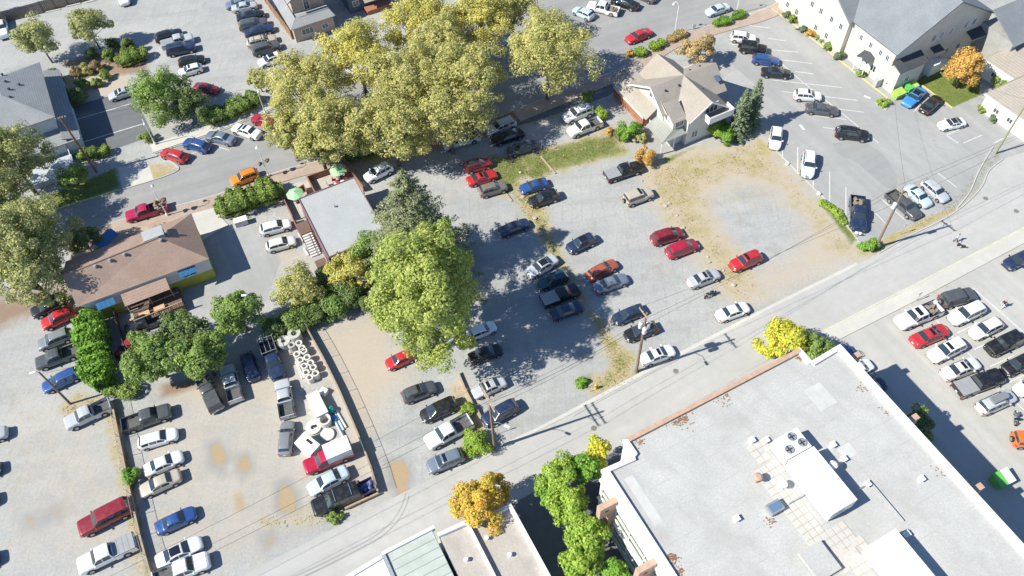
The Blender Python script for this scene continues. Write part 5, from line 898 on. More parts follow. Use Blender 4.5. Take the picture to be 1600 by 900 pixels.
def car_parts(style):
    "list of (name, mesh, parent index or -1, uses body colour)"
    if style in CARM: return CARM[style]
    base, *opts = style.split('+'); S = ST[base]; L, W, H = S['L'], S['W'], S['H']; ring = car_surface(S); x0 = S.get('x0', 0.0); out = []
    xs = sorted({x for x, _ in S['top']} | {x for x, _ in S['belt'] if x >= x0} | set(np.linspace(x0, 1, 30)) | {x for x, _ in S.get('plan', PLAN) if x >= x0})
    nr = len(ring(.5)); m = MB()
    for x in xs:
        pts = ring(x); m.v += [((x-.5)*L, -y, z) for y, z in pts]+[((x-.5)*L, y, z) for y, z in pts[-2:0:-1]]
    k = 2*nr-2
    for i in range(len(xs)-1):
        for j in range(k): q = (j+1) % k; m.f.append((i*k+j, i*k+q, (i+1)*k+q, (i+1)*k+j)[::-1])
    m.f.append(tuple(range(k-1, -1, -1))[::-1]); e = (len(xs)-1)*k; m.f.append(tuple(range(e, e+k))[::-1])
    m.f = [f[::-1] for f in m.f]
    out.append(('body', m.mesh('body', PAINT, smooth=28), -1, 1))
    def patch(name, xa, xb, ta, tb, mat_, both=None, n=6, off=.012, sides=(-1, 1)):
        p = MB(); xx = np.linspace(xa, xb, n+1)
        if both:   # across the whole width
            tt = [(-1, t) for t in np.linspace(ta, tb, 4)]+[(1, t) for t in np.linspace(tb, ta, 4)[1:]]
        else: tt = [(sides[0], t) for t in np.linspace(ta, tb, 3)]
        for x in xx:
            for s_, t in tt:
                v = surf_pt(ring, x, t, L, s_)
                d = .004; a = surf_pt(ring, min(x+d, 1), t, L, s_)-surf_pt(ring, max(x-d, x0), t, L, s_); b_ = surf_pt(ring, x, min(t+.05, nr-1.001), L, s_)-surf_pt(ring, x, max(t-.05, 0), L, s_)
                nn = a.cross(b_)*s_
                nn = nn.normalized() if nn.length > 1e-9 else Vector((0,0,1))
                if nn.dot(Vector((0, s_*.6, .8))) < 0: nn = -nn
                p.v.append(tuple(v+nn*off))
        w_ = len(tt)
        for i in range(n):
            for j in range(w_-1): p.f.append((i*w_+j, i*w_+j+1, (i+1)*w_+j+1, (i+1)*w_+j))
        bm = bmesh.new(); me = p.mesh(name, mat_); bm.from_mesh(me); bmesh.ops.recalc_face_normals(bm, faces=bm.faces); bm.to_mesh(me); bm.free(); me.shade_smooth()
        out.append((name, me, -1, 0))
    g = S['cw']-S['wt']
    patch('windscreen', S['wt']+g*.07, S['cw']-g*.06, 6.25, 9, GLASS, True)
    r_ = S['rt']-S['rb']
    patch('rear_window', S['rb']+r_*.12, S['rt']-r_*.06, 6.3, 9, GLASS, True)
    lo = S['rb']+r_*.55+.015; hi = S['cw']-g*.30; nwin = 2 if base in ('coupe',) else 3 if base in ('suv', 'wagon', 'minivan', 'fullsuv') else 2
    if base in ('longbed',): nwin = 1
    cuts = np.linspace(lo, hi, nwin+1)
    for i in range(nwin):
        for s_ in (-1, 1): patch('side_window', cuts[i]+.008, cuts[i+1]-.008, 5.14, 5.86, GLASS, None, 4, .010, (s_,))
    # wheels with rims, arches
    wr = .33 if H < 1.6 else .36 if base != 'pickup' else .39; ax = (.5-.185, -.5+.195)
    for fx in ax:
        for s_ in (-1, 1):
            c = Vector((fx*L, s_*(W/2-.085), wr)); t = MB()
            t.tube([(c.x, c.y-s_*.12, wr), (c.x, c.y-s_*.11, wr), (c.x, c.y+s_*.10, wr), (c.x, c.y+s_*.115, wr)], [wr*.9, wr, wr, wr*.93], 18)
            out.append(('wheel', t.mesh('wheel', RUBBER, smooth=40), -1, 0)); wi = len(out)-1
            rm = MB().tube([(c.x, c.y+s_*.10, wr), (c.x, c.y+s_*.122, wr)], [wr*.66, wr*.60], 12); out.append(('rim', rm.mesh('rim', RIM), wi, 0))
            if not (S.get('bed') and fx < 0):
                a = MB().tube([(c.x, s_*(W/2-.25), wr+.03), (c.x, s_*(W/2+.004), wr+.03)], wr*1.13, 18); out.append(('wheel_arch', a.mesh('wheel_arch', TRIM, smooth=40), -1, 0))
    # lamps, bumpers, mirrors
    zf = H*.42; zr = H*.50
    for s_ in (-1, 1):
        b1 = MB(); pf = interp(S.get('plan', PLAN), .975)*W/2
        b1.beam((L*.455, s_*(pf+.015), zf+.03), (L*.497, s_*(pf*.70), zf), .10, .13); out.append(('headlight', b1.mesh('headlight', LAMP_W), -1, 0))
        pr = interp(S.get('plan', PLAN), .02)*W/2; b2 = MB()
        if S.get('bed'): b2.box((-L*.497, s_*(W/2-.09), H*.46), (.06, .15, .36))
        else: b2.beam((-L*.478, s_*(pr+.04), zr+.05), (-L*.499, s_*pr*.72, zr+.04), .11, .17)
        out.append(('tail_light', b2.mesh('tail_light', LAMP_R), -1, 0))
        mx = (S['cw']-g*.28-.5)*L; zb = H*interp(S['belt'], S['cw']-g*.28)
        mi = MB().box((mx, s_*(W/2+.07), zb+.06), (.13, .21, .14)); out.append(('mirror', mi.mesh('mirror', PAINT), -1, 1))
    bf = MB().box((L*.489, 0, H*.24), (.09, W*.74, H*.13)); out.append(('bumper', bf.mesh('bumper', TRIM), -1, 0))
    bb = MB().box((-L*.487, 0, H*.25), (.10, W*.80, H*.11)); out.append(('bumper', bb.mesh('bumper', CHROME if S.get('bed') else TRIM), -1, 0))
    gr = MB().box((L*.4955, 0, H*.37), (.03, W*.42, H*.08)); out.append(('grille', gr.mesh('grille', TRIM), -1, 0))
    pl = MB().box((-L*.499-.02, 0, H*.40), (.02, .32, .16)); out.append(('number_plate', pl.mesh('number_plate', PLATE), -1, 0))
    if S.get('rails') and 'norails' not in opts:
        for s_ in (-1, 1):
            q = MB(); xa, xb = S['rt']+.05, S['wt']-.03
            q.tube([((x-.5)*L, s_*S['rw']*W/2*.93, H*interp(S['top'], x)+.035) for x in np.linspace(xa, xb, 6)], .022, 6); out.append(('roof_rail', q.mesh('roof_rail', CHROME if 'chrome' in opts else TRIM), -1, 0))
    if 'cross' in opts:
        for x in (S['rt']+.14, S['wt']-.08): out.append(('roof_bar', MB().box(((x-.5)*L, 0, H+.07), (.07, S['rw']*W*.95, .03)).mesh('roof_bar', CHROME), -1, 0))
    if 'sunroof' in opts: patch('sunroof', S['wt']-.125, S['wt']-.035, 7.2, 9, ROOFGLASS, True, 3, .012)
    if 'panorama' in opts: patch('sunroof', S['wt']-.27, S['wt']-.03, 7.15, 9, ROOFGLASS, True, 4, .012)
    if 'blackroof' in opts: patch('roof_panel', S['rt']+.01, S['wt']-.005, 6.3, 9, TRIM, True, 6, .010)
    if 'box' in opts: out.append(('roof_box', MB().prism([(-1.1,-.42),(.75,-.42),(.95,-.25),(.95,.25),(.75,.42),(-1.1,.42)], H+.10, H+.44).mesh('roof_box', mat('roof_box_grey', (.20,.21,.22), .5, .15)), -1, 0))
    if S.get('spare') or 'spare' in opts:
        q = MB().tube([(-L/2-.02, 0, H*.52), (-L/2-.24, 0, H*.52)], .36, 18); out.append(('spare_wheel', q.mesh('spare_wheel', RUBBER, smooth=40), -1, 0))
        q = MB().tube([(-L/2-.235, 0, H*.52), (-L/2-.26, 0, H*.52)], .23, 14); out.append(('spare_rim', q.mesh('spare_rim', RIM), len(out)-1, 0))
    if S.get('bed'):
        xa, xb = -.495*L, (x0-.5)*L; zt = H*.60; zl = .30; wb = W/2*.985; q = MB()
        for s_ in (-1, 1): q.box(((xa+xb)/2, s_*(wb-.06), (zl+zt)/2), (xb-xa, .12, zt-zl))
        q.box((xa+.05, 0, (zl+.06+zt)/2), (.10, 2*wb-.24, zt-zl-.06)); q.box((xb-.045, 0, (zl+zt+.02)/2), (.085, 2*wb-.24, zt-zl+.02))
        out.append(('bed', q.mesh('bed', PAINT), -1, 1)); bi = len(out)-1
        fl = MB().box(((xa+xb)/2, 0, .60), (xb-xa-.20, 2*wb-.245, .08)); out.append(('bed_floor', fl.mesh('bed_floor', LINER), bi, 0))
        for s_ in (-1, 1): out.append(('wheel_arch', MB().tube([(ax[1]*L, s_*(W/2-.25), wr+.03), (ax[1]*L, s_*(W/2+.004), wr+.03)], wr*1.13, 18).mesh('wheel_arch', TRIM, smooth=40), bi, 0))
        for s_ in (-1, 1): out.append(('bed_rail', MB().box(((xa+xb)/2, s_*(wb-.06), zt+.012), (xb-xa-.03, .125, .025)).mesh('bed_rail', TRIM), bi, 0))
        if 'cover' in opts:
            n_ = 4
            for i in range(n_):
                w_ = (xb-xa-.1)/n_; out.append(('bed_cover', MB().box((xa+.05+w_*(i+.5), 0, zt+.055), (w_-.02, 2*wb-.04, .05)).mesh('bed_cover', mat('bed_cover', (.30,.31,.32), .5, .15)), bi, 0))
        if 'canopy' in opts:
            q = MB(); a = [(-(wb-.03), zt+.03), (wb-.03, zt+.03), (wb-.16, H*.99), (-(wb-.16), H*.99)]
            for x in (xa+.03, xb+.02): q.v += [(x+(.10 if (x < xa+.1 and z > zt+.1) else 0), y, z) for y, z in a]
            q.f += [(0,1,2,3), (7,6,5,4)]+[(i, 4+i, 4+(i+1) % 4, (i+1) % 4) for i in range(4)]
            out.append(('canopy', q.mesh('canopy', PAINT), -1, 2)); ci = len(out)-1
            for s_ in (-1, 1): out.append(('canopy_window', MB().poly([(xa+.3, s_*(wb-.045), zt+.16), (xb-.3, s_*(wb-.045), zt+.16), (xb-.3, s_*(wb-.115), H*.90), (xa+.3, s_*(wb-.115), H*.90)]).mesh('canopy_window', GLASS), ci, 0))
        if 'boxbody' in opts:
            q = MB().prism([(xa,-(wb+.02)),(xb+.55,-(wb+.02)),(xb+.55,wb+.02),(xa,wb+.02)], zt+.03, 2.45); out.append(('box_body', q.mesh('box_body', WHITE), -1, 0))
        if 'rack' in opts:
            q = MB()
            for x in (xa+.15, xb-.1):
                for s_ in (-1, 1): q.beam((x, s_*(wb-.06), zt), (x, s_*(wb-.06), 1.95), .05, .05)
                q.beam((x, -wb+.06, 1.95), (x, wb-.06, 1.95), .06, .06)
            for s_ in (-1, -.33, .33, 1): q.beam((xa, s_*(wb-.06), 2.0), (xb, s_*(wb-.06), 2.0), .05, .05)
            out.append(('ladder_rack', q.mesh('ladder_rack', GALV), bi, 0))
        if 'load' in opts:
            q = MB(); rg = random.Random(5)
            for i in range(9): q.box((xa+.3+rg.random()*(xb-xa-.6), rg.uniform(-.55,.55), .74+rg.random()*.2), (rg.uniform(.2,.6), rg.uniform(.2,.5), rg.uniform(.15,.4)), rg.random())
            out.append(('load', q.mesh('load', mat('mixed_load', (.30,.24,.18), .8, .5, 4)), bi, 0))
    CARM[style] = out; return out
COLS = dict(white=(.80,.81,.82), pearl=(.74,.73,.70), silver=(.48,.50,.52), beige=(.50,.44,.36), grey=(.22,.235,.25), dgrey=(.085,.092,.10), black=(.014,.015,.018), navy=(.018,.035,.085), blue=(.025,.08,.27), sky=(.05,.26,.62), ltblue=(.52,.62,.72), slate=(.16,.20,.27), red=(.50,.025,.032), crimson=(.42,.012,.045), maroon=(.24,.018,.03), brick=(.40,.09,.055), magenta=(.42,.02,.075), orange=(.78,.24,.015), tangerine=(.85,.17,.03), teal=(.02,.07,.09), taupe=(.20,.17,.155), green=(.05,.09,.05))
def put_car(style, colour, front, rear, label, cat='car', name='parked_car', group=None, z=0.0, colour2=None):
    S = ST[style.split('+')[0]]; f, r = at(*front, .6), at(*rear, .6); d = f-r; ln = d.length; k = min(1.10, max(.93, ln/S['L']))
    c = (f+r)/2; rz = math.atan2(d.y, d.x)
    root = thing(name, label, cat, (c.x, c.y, z), group, rz); root.scale = (k, (1+k)/2, (1+k)/2); objs = []
    for nm, me, par, tint in car_parts(style):
        o = bpy.data.objects.new(nm, me); COL.objects.link(o); o.parent = objs[par] if par >= 0 else root; objs.append(o)
        if tint: o.color = (*COLS[colour2 if (tint == 2 and colour2) else colour], 1)
    return root
CARS = r'''
wagon|black|284.5,48.75|242,62.5|black wagon in the gravel lot behind the rounded hedge, beside a silver covered pickup|car
pickup+cover|silver|302.5,58.75|252.5,72.5|silver pickup with grey bed cover parked between two dark vehicles near rounded hedge|pickup
fullsuv+chrome|navy|305,72.5|261,82.5|dark navy large SUV between covered silver pickup and black hatchback, gravel lot|suv
hatch|black|320,91.25|279,100|black hatchback beside the white sunroof hatchback in the gravel lot|car
hatch+sunroof|white|279,115|316.5,105|white hatchback with sunroof at the end of the row by the big round green tree|car
sedan+sunroof|silver|171,152.5|210,140|silver car with sunroof half under the big round green tree at dark driveway|car
sedan|maroon|335,141|310,136|dark red car tucked behind the big round green tree, only its end showing|car
suv|white|196,11|192,-20|white SUV alone on the open gravel by the grey board fence|suv
sedan|slate|352,10|390,1|slate car at the end of the long row beside the brown fence|car
sedan|silver|402,7|362,15|silver car between slate car and black car beside the brown fence|car
sedan|black|413,21|370,29|black car between silver car and charcoal car in row beside brown fence|car
suv+norails|dgrey|420,34|372,44|charcoal SUV in the long row beside the brown fence|suv
sedan|navy|428,43|382,54|navy car between charcoal SUV and beige wagon in row beside brown fence|car
wagon+cross|beige|432,59|386,70|beige wagon with roof bars in the row beside the brown fence|car
suv+chrome|dgrey|438,70|394,83|dark grey SUV with bright roof rails next to beige wagon beside brown fence|suv
hatch+panorama|white|404,101|442,87|white hatchback with large dark glass roof half under plane trees by brown fence|car
pickup|white|6,60|0,28|white pickup facing the grey-roofed house beside the olive-green tree|pickup
sedan|blue|12,22|38,17|blue car in the shade of the timber fence behind olive-green tree|car
sedan+sunroof|white|363,198|408,213|white sedan with sunroof parked on the street between red wagon and blue-grey sedan|car
sedan|slate|323,211|367,221|blue-grey sedan on the street between white sedan and navy hatchback|car
hatch|blue|286,221|329,234|deep blue hatchback on the street beside the bright red hatchback|car
hatch|red|252,237|293,250|bright red hatchback at the curved kerb island on the street|car
wagon+norails|crimson|394,183|437,200|red wagon on the street half under the plane trees|car
longbed+load|magenta|197,341|262,321|magenta-red pickup on the street beside lamp post with flower baskets|pickup
suv|orange|361,286|404,270|orange SUV on the street beside the leafy hedge|suv
suv+cross|white|571,281|612,260|white SUV with roof bars in the shade beside the flat-roofed restaurant|suv
hatch|white|455,349|406,362|white hatchback beside the restaurant, between leafy hedge and off-white hatchback|car
hatch|pearl|462,375|416,388|off-white small hatchback beside the restaurant stairs|car
suv+norails+blackroof|maroon|766,253|727,264|black-roofed dark red SUV beside person in pink at grass strip|suv
coupe+sunroof|red|775.5,270.5|730.5,285|bright red coupe with dark sunroof between dark red and brown-grey SUVs|car
suv|taupe|791,290|749.5,302|brown-grey SUV beside the bright red coupe by grass strip|suv
sedan+sunroof|navy|826.5,347|781,364.5|dark navy sedan with sunroof standing alone on gravel near the tall fir|car
pickup|pearl|692,229|748,211|pale pickup mostly hidden under the plane trees|pickup
pickup+load|white|918,9|967,19|white pickup with leafy load in its bed parked on the street|pickup
sedan|black|954,-1|999,12|black sedan parked beside the white pickup with leafy load|car
sedan|dgrey|990,-12|1024,1|charcoal car on the street, one along from the leafy-load pickup|car
hatch|ltblue|897,14|926,28|pale blue car half under the free-standing plane tree|car
sedan|red|979,64|1016,49|red sedan parked alone at the kerb by the clipped lime hedges|car
sedan|ltblue|1104,21|1138,10|pale blue sedan at the brick pavement between two street lamps|car
suv|white|1181,62|1141,57.5|white SUV beside the black boxy jeep and the tan autumn tree|suv
jeep|black|1198,79.5|1155,74|black boxy jeep between white SUV and blue hatchback in paved lot|jeep
hatch|blue|1217.5,97|1175,92|bright blue hatchback between black jeep and black sedan in paved lot|car
sedan|black|1236,116|1189,112|black sedan beside the bright blue hatchback in paved lot|car
suv+sunroof+norails|white|1283,152|1240.5,149|white SUV with sunroof next to black sedan on paved lot's middle row|suv
sedan|dgrey|1309.5,174.5|1258,168.5|charcoal sedan next to white SUV on paved lot's middle row|car
suv+chrome|black|1357.5,213.5|1304.5,207|black SUV alone in the middle of the paved lot|suv
hatch|white|1210,233|1214,199|white hatchback nosed to the dry grass beside two spruces|car
suv|white|1261,278|1265,238|white SUV nosed to the kerb of the dry grass field, paved lot|suv
pickup+load|navy|1341,361|1339,309|navy pickup with loaded bed at the weedy corner of paved lot|pickup
longbed|dgrey|1432,339|1391,303|dark grey open-bed pickup beneath the leaning utility pole by the grass verge|pickup
sedan|ltblue|1452,322|1417,290.5|blue-grey sedan between grey pickup and silver wagon by the grass verge|car
wagon+chrome|silver|1478,313|1443.5,284|silver wagon at the end of three vehicles by the curving grass verge|car
coupe+panorama|sky|1415,164|1441,140.5|sky-blue sports car beside the green bin under cream building|car
sedan+sunroof|black|1467,152|1442,175|black sedan with red tail lights beside sky-blue sports car|car
coupe+blackroof|white|1469,197|1505,190|white convertible with black top alone near the low white bungalow|car
wagon+norails|navy|1571,416|1612,396|dark navy car alone by the pavement across from the dog walker|car
coupe|blue|812.5,297|855,284|blue coupe beside black SUV at the grass strip|car
suv+sunroof|black|827,318|872.5,303.5|black SUV next to the blue coupe, middle gravel lot|suv
pickup+cover|black|1001,260|946,278|black pickup with grey slatted bed cover beside the yellow-green bush|pickup
jeep+sunroof|beige|1018,300.5|976,316|beige boxy off-roader with spare wheel at edge of the dry grass|jeep
suv+panorama+norails|navy|887,391|928.5,371.5|navy SUV with glass roof standing alone at the weedy strip|suv
sedan+panorama|silver|824,430|869,403.5|silver sedan with large dark sunroof at the tree shadow's edge|car
suv|teal|841,447|886,430|dark teal SUV in the tree shadow between silver sedan and black pickup|suv
wagon+cross|brick|963,410.5|919,434|brick-red wagon with roof rack beside blue-grey sedan|car
sedan|slate|980,434|929,452.5|blue-grey sedan parked beside brick-red wagon|car
minivan|maroon|1064,362.5|1020.5,376.5|dark red minivan with roof rails beside the crimson minivan|minivan
minivan+norails|crimson|1089,380|1042,398|crimson minivan without rails beside the dark red minivan|minivan
suv+sunroof|red|1142,418|1188,399.5|bright red SUV with sunroof alone on the bare far side of the dry grass|suv
sedan+sunroof|silver|1123,426|1075.5,444.5|silver sedan with sunroof near the parked motorcycle|car
longbed+cover|black|901,453|850.5,471.5|black pickup with covered bed deep in tree shadow between teal SUV and navy sedan|pickup
sedan|navy|909.5,477|861.5,494|navy sedan beside the covered black pickup in the maple's shadow|car
sedan|navy|959.5,501|1004.5,482|navy sedan beside the standing person in pink by utility pole with transformers|car
hatch|black|976.5,527|1025.5,510|black hatchback directly under the utility pole with transformers|car
sedan+sunroof|white|1053,546|1001.5,564|white sedan with dark sunroof at street edge beside the transformer pole|car
sedan|white|1169,478.5|1120.5,496|white sedan without sunroof alone at the street's gravel edge|car
longbed+rack|navy|436,592|417,535|navy work truck with steel ladder rack beside the concrete rings|pickup
hatch|navy|398,594|384,553|dark blue car in the tree shade beside the navy work truck|car
pickup|silver|441,596|450,652|silver pickup with open bed beside the white tank and rings|pickup
wagon+norails|grey|450,661|445,709|grey wagon beside the round concrete lids and white hutch|car
hatch|red|605,571|646,553|red car nose poking out from under the big bright green tree|car
suv+sunroof|dgrey|678,604|632,622|dark grey SUV with sunroof between black minivan and big maple|suv
minivan+norails|black|658.5,653|713,629|black minivan between dark grey SUV and white pickup|minivan
pickup|white|666.5,695|735.5,656.5|white open-bed pickup beside the bright green roadside bush|pickup
sedan+sunroof|silver|739,616|788.5,594.5|silver sedan under the crossarms of utility pole at timber edge|car
suv+chrome|navy|754.5,661|808,631.5|navy SUV at the foot of the utility pole with double crossarm|suv
hatch|white|770.5,509.5|735,524|white hatchback half hidden under the big bright green tree, shaded side|car
sedan|black|780,545.5|738,560|black sedan in the shade between white hatchback and silver sedan by maple|car
suv+panorama+chrome|black|49.5,492|104.5,464.5|black SUV with glass roof under the largest grey-green tree|suv
suv|red|65.5,510|118,486|bright red SUV next to black SUV beside tall hedge end|suv
suv+norails|grey|59,542|113,520.5|grey SUV between red SUV and dark pickup along the tall hedge|suv
pickup|dgrey|56.5,571|125,546|charcoal open-bed pickup along the tall hedge|pickup
wagon+chrome|blue|66.5,608|127,580|blue wagon with bright rails under the leaning flood-light pole|car
pickup|silver|102.5,665|173.5,631|silver open-bed pickup at the corner of the timber fence|pickup
pickup|dgrey|268,641|191,668|charcoal pickup with open bed just across the timber fence from silver pickup|pickup
wagon+norails|white|278,676.5|216,695|white wagon beside charcoal pickup along the timber fence|car
sedan|white|286,711|225.5,738|white older sedan with plain roof between white wagon and pale gold sedan|car
sedan|beige|219,770|283,741|pale gold sedan backed beside the older white sedan along the fence|car
fullsuv+norails|maroon|122,831|208,787|dark red full-size SUV backed against the timber fence|suv
pickup+cover|white|123,888|213,845|white pickup with grey bed cover backed against the timber fence|pickup
sedan|blue|306,799|244,828|royal blue sedan nosed away from the timber fence|car
sedan+panorama|white|316,846|244.5,881|white sedan with sunroof between blue sedan and white pickup by fence|car
pickup|white|328,874|240,909|white open pickup beside the white sunroof sedan at the fence|pickup
longbed+canopy|dgrey|318,594|338,637|charcoal pickup with matching canopy under the shade trees' edge|pickup
pickup|silver|356.5,579|368,622|silver pickup with open bed half under the shade trees|pickup
longbed+boxbody|crimson|475.5,733|550,701|red truck with tall white box body by the timber wall|truck
sedan|ltblue|482,768|544,735.5|pale blue sedan between boxed red truck and black full-size SUV|car
fullsuv+cross|black|488.5,797|566,764.5|black full-size SUV with roof bars and trailer at the timber wall|suv
suv+sunroof+norails|slate|667.5,732|724,709.5|blue-grey SUV with sunroof at the street edge beside green roadside bush|suv
jeep|dgrey|1523,459|1467,474|dark grey boxy jeep with spare wheel behind the long white pickup|jeep
pickup+sunroof+load|white|1394.5,511|1474,477.5|long white pickup with sunroof and loaded bed by the street pavement|pickup
suv+norails|white|1485,502|1535,479|white SUV beside dark grey jeep, across from white pickup|suv
hatch|white|1514.5,526|1566,501|white hatchback between a white SUV and a black boxy jeep|car
jeep|black|1537,552.5|1596,525|black boxy jeep between white hatchback and black SUV|jeep
sedan+sunroof|red|1479,513.5|1425.5,536|red sedan with sunroof next to the long white pickup|car
suv+sunroof+norails|white|1451.5,561|1506,535|white SUV with sunroof between red sedan and pearl white sedan|suv
sedan+sunroof|pearl|1528,566|1473.5,587.5|pearl white sedan between white SUV and black covered pickup|car
pickup+cover|black|1565,586|1491.5,613|black pickup with covered bed beside the wagon with roof box|pickup
wagon+box+norails|silver|1583,616.5|1528.5,641|silver wagon with grey roof box at the end of its row|car
suv|black|1568.5,581|1609,560|black SUV across the painted line from the black covered pickup|suv
sedan|white|1589,612|1632,592|white sedan across the painted line from the roof-box wagon|car
hatch|blue|1328,548|1296,562|blue car squeezed behind the big flat-roofed building by yellow tree|car
hatch|white|1359,569|1324,585|white hatchback close to the big building's shaded wall|car
sedan|navy|1379,598|1340,615|navy car in the shade of the big building's wall|car
jeep+spare|tangerine|1640,690|1581,688|bright orange jeep near the green waste skip|jeep
suv|silver|759.5,208|806,190|silver SUV in dappled shade next to black sedan below plane trees|suv
sedan|black|769,222|818,206|black sedan between silver SUV and charcoal sedan below plane trees|car
sedan|dgrey|793,238|839,225|charcoal sedan beside black sedan at the grass strip under plane trees|car
suv+cross|white|879,188|927,169.5|white SUV with roof bars beside the tan-roofed house lawn|suv
pickup|pearl|889,209.5|938,189.5|pale silver pickup beside the tan-roofed house lawn|pickup
longbed|black|207,512|250,497|black pickup in deep shade beside the brown-roofed building deck|pickup
hatch|maroon|190,553|212,531|dark plum car in shade behind the tall hedge|car
suv|silver|8,675|-42,692|silver SUV across the open gravel from the silver open-bed pickup|suv
suv|dgrey|-3,730|-55,750|charcoal SUV across the open gravel, between silver SUV and white sedan|suv
sedan|white|-8,778|-62,800|white sedan across the open gravel from the dark red full-size SUV|car
suv|black|-6,870|-64,895|black SUV across the open gravel from the white covered pickup|suv
'''
VEHICLES = []
for ln in CARS.strip().splitlines():
    st, colr, fr, re_, lab, cat = ln.split('|'); fr = tuple(float(v) for v in fr.split(',')); re_ = tuple(float(v) for v in re_.split(','))
    nm = {'suv': 'parked_suv', 'pickup': 'pickup_truck', 'truck': 'box_truck', 'jeep': 'parked_jeep', 'minivan': 'parked_minivan'}.get(cat, 'parked_car')
    VEHICLES.append(put_car(st, colr, fr, re_, lab, cat if cat != 'suv' else 'SUV', nm, 'parked vehicles'))
# ------------------------------------------------------------------ fences
def along(pts):
    "cumulative walk along a polyline"
    P_ = [Vector((p[0], p[1], 0)) for p in pts]; L = [0]
    for i in range(len(P_)-1): L.append(L[-1]+(P_[i+1]-P_[i]).length)
    def f(s):
        for i in range(len(P_)-1):
            if s <= L[i+1] or i == len(P_)-2: t = (s-L[i])/(L[i+1]-L[i]); return P_[i].lerp(P_[i+1], t)
    return f, L[-1]
def timber_fence(label, px_pts, h_wall, h_rail, seed, mesh=True):
    f, L = along(pxs(px_pts)); t = thing('timber_fence', label, 'fence', f(L/2)); n = max(2, int(L/2.6)); rg = random.Random(seed)
    for i in range(n):
        a, b_ = f(L*i/n), f(L*(i+1)/n); d = (b_-a).normalized(); side = Vector((-d.y, d.x, 0))
        for k in range(3 if h_wall > .5 else 2):
            hh = h_wall/(3 if h_wall > .5 else 2); o = Vector((0,0,hh*(k+.5)))+side*rg.uniform(-.02,.02); MB().beam(a+o+d*.04, b_+o-d*.04, .14, hh-.02).build('plank', TIMBER, t)
        MB().beam(a+Vector((0,0,h_wall+.03)), b_+Vector((0,0,h_wall+.03)), .22, .06).build('cap', TIMBER, t)
        if mesh:
            MB().tube([a, a+Vector((0,0,h_rail))], .035, 6).build('post', GALV, t); MB().tube([a+Vector((0,0,h_rail)), b_+Vector((0,0,h_rail))], .024, 6).build('rail', GALV, t)
            q = MB(); w_ = (b_-a).length
            for k in range(14):
                u = k/14
                for s0, s1 in ((u, u+.28), (u+.28, u)):
                    if max(s0, s1) <= 1: q.tube([a.lerp(b_, s0)+Vector((0,0,h_wall+.06)), a.lerp(b_, s1)+Vector((0,0,h_rail-.03))], .004, 3, False)
            q.build('wire_mesh', GALV, t)
    return t
timber_fence('low timber wall with wire fence between the two gravel yards', [(178,632),(190,690),(205,765),(222,840),(240,905)], .75, 1.9, 1)
timber_fence('low timber wall with wire fence beside the concrete rings', [(478,512),(505,560),(530,610),(560,680),(580,730),(592,772)], .85, 2.0, 2)
timber_fence('low timber wall at the yard end by the black full-size SUV', [(592,773),(570,783),(540,797)], .5, 1.2, 3, False)
timber_fence('short timber edging beside the silver sedan', [(716,584),(727,610),(739,634)], .45, .5, 4, False); timber_fence('short timber edging beside the navy SUV', [(744,638),(752,655),(757,668)], .45, .5, 5, False)
def board_fence(label, px_pts, h, m, pw=2.2):
    f, L = along(pxs(px_pts)); t = thing('board_fence', label, 'fence', f(L/2)); n = max(2, int(L/pw))
    for i in range(n):
        a, b_ = f(L*i/n), f(L*(i+1)/n); d = (b_-a).normalized(); k = max(2, int((b_-a).length/.30))
        for j in range(k): p, q = a.lerp(b_, (j+.04)/k), a.lerp(b_, (j+.96)/k); MB().beam(p+Vector((0,0,h/2)), q+Vector((0,0,h/2)), .04, h).build('board', m, t)
        MB().beam(a, a+Vector((0,0,h+.08)), .12, .12).build('post', m, t); MB().beam(a+Vector((0,0,h*.8)), b_+Vector((0,0,h*.8)), .10, .09).build('rail', m, t)
board_fence('tall weathered grey board fence along the far gravel lot', [(-30,44),(40,27),(100,10),(160,-6),(220,-24)], 2.2, mat('grey_boards', (.20,.165,.145), .85, .3)); board_fence('tall reddish-brown board fence beside the long row of cars', [(402,-14),(425,18),(445,45),(457,62)], 1.9, mat('brown_boards', (.30,.17,.10), .85, .3))
board_fence('dark board fence between deck and tall hedge', [(182,485),(190,520),(205,560)], 1.5, DARKTIMBER)
# parking logs and wheel stops
for i, (a, b_, lab) in enumerate([((793,242),(802,251),'log kerb on the grass strip behind charcoal sedan'),((792,305),(800,315),'log kerb in front of brown-grey SUV'),((467,365),(474,378),'concrete wheel stop in front of off-white hatchback'),((475,388),(482,400),'concrete wheel stop below off-white hatchback'),((845,245),(868,272),'long log lying on the grass strip'),((104,11),(126,6),'pale wheel stop at the grey board fence beside another stop'),((134,5),(155,-1),'pale wheel stop at the grey board fence facing the lone white SUV'),((72,20),(95,15),'pale wheel stop beside the blue car')]):
    p, q = at(*a), at(*b_); tag(MB().beam(p+Vector((0,0,.09)), q+Vector((0,0,.09)), .22, .18).build('parking_kerb', TIMBER if 'log' in lab else CONCW, own=True), lab, 'kerb log' if 'log' in lab else 'wheel stop')
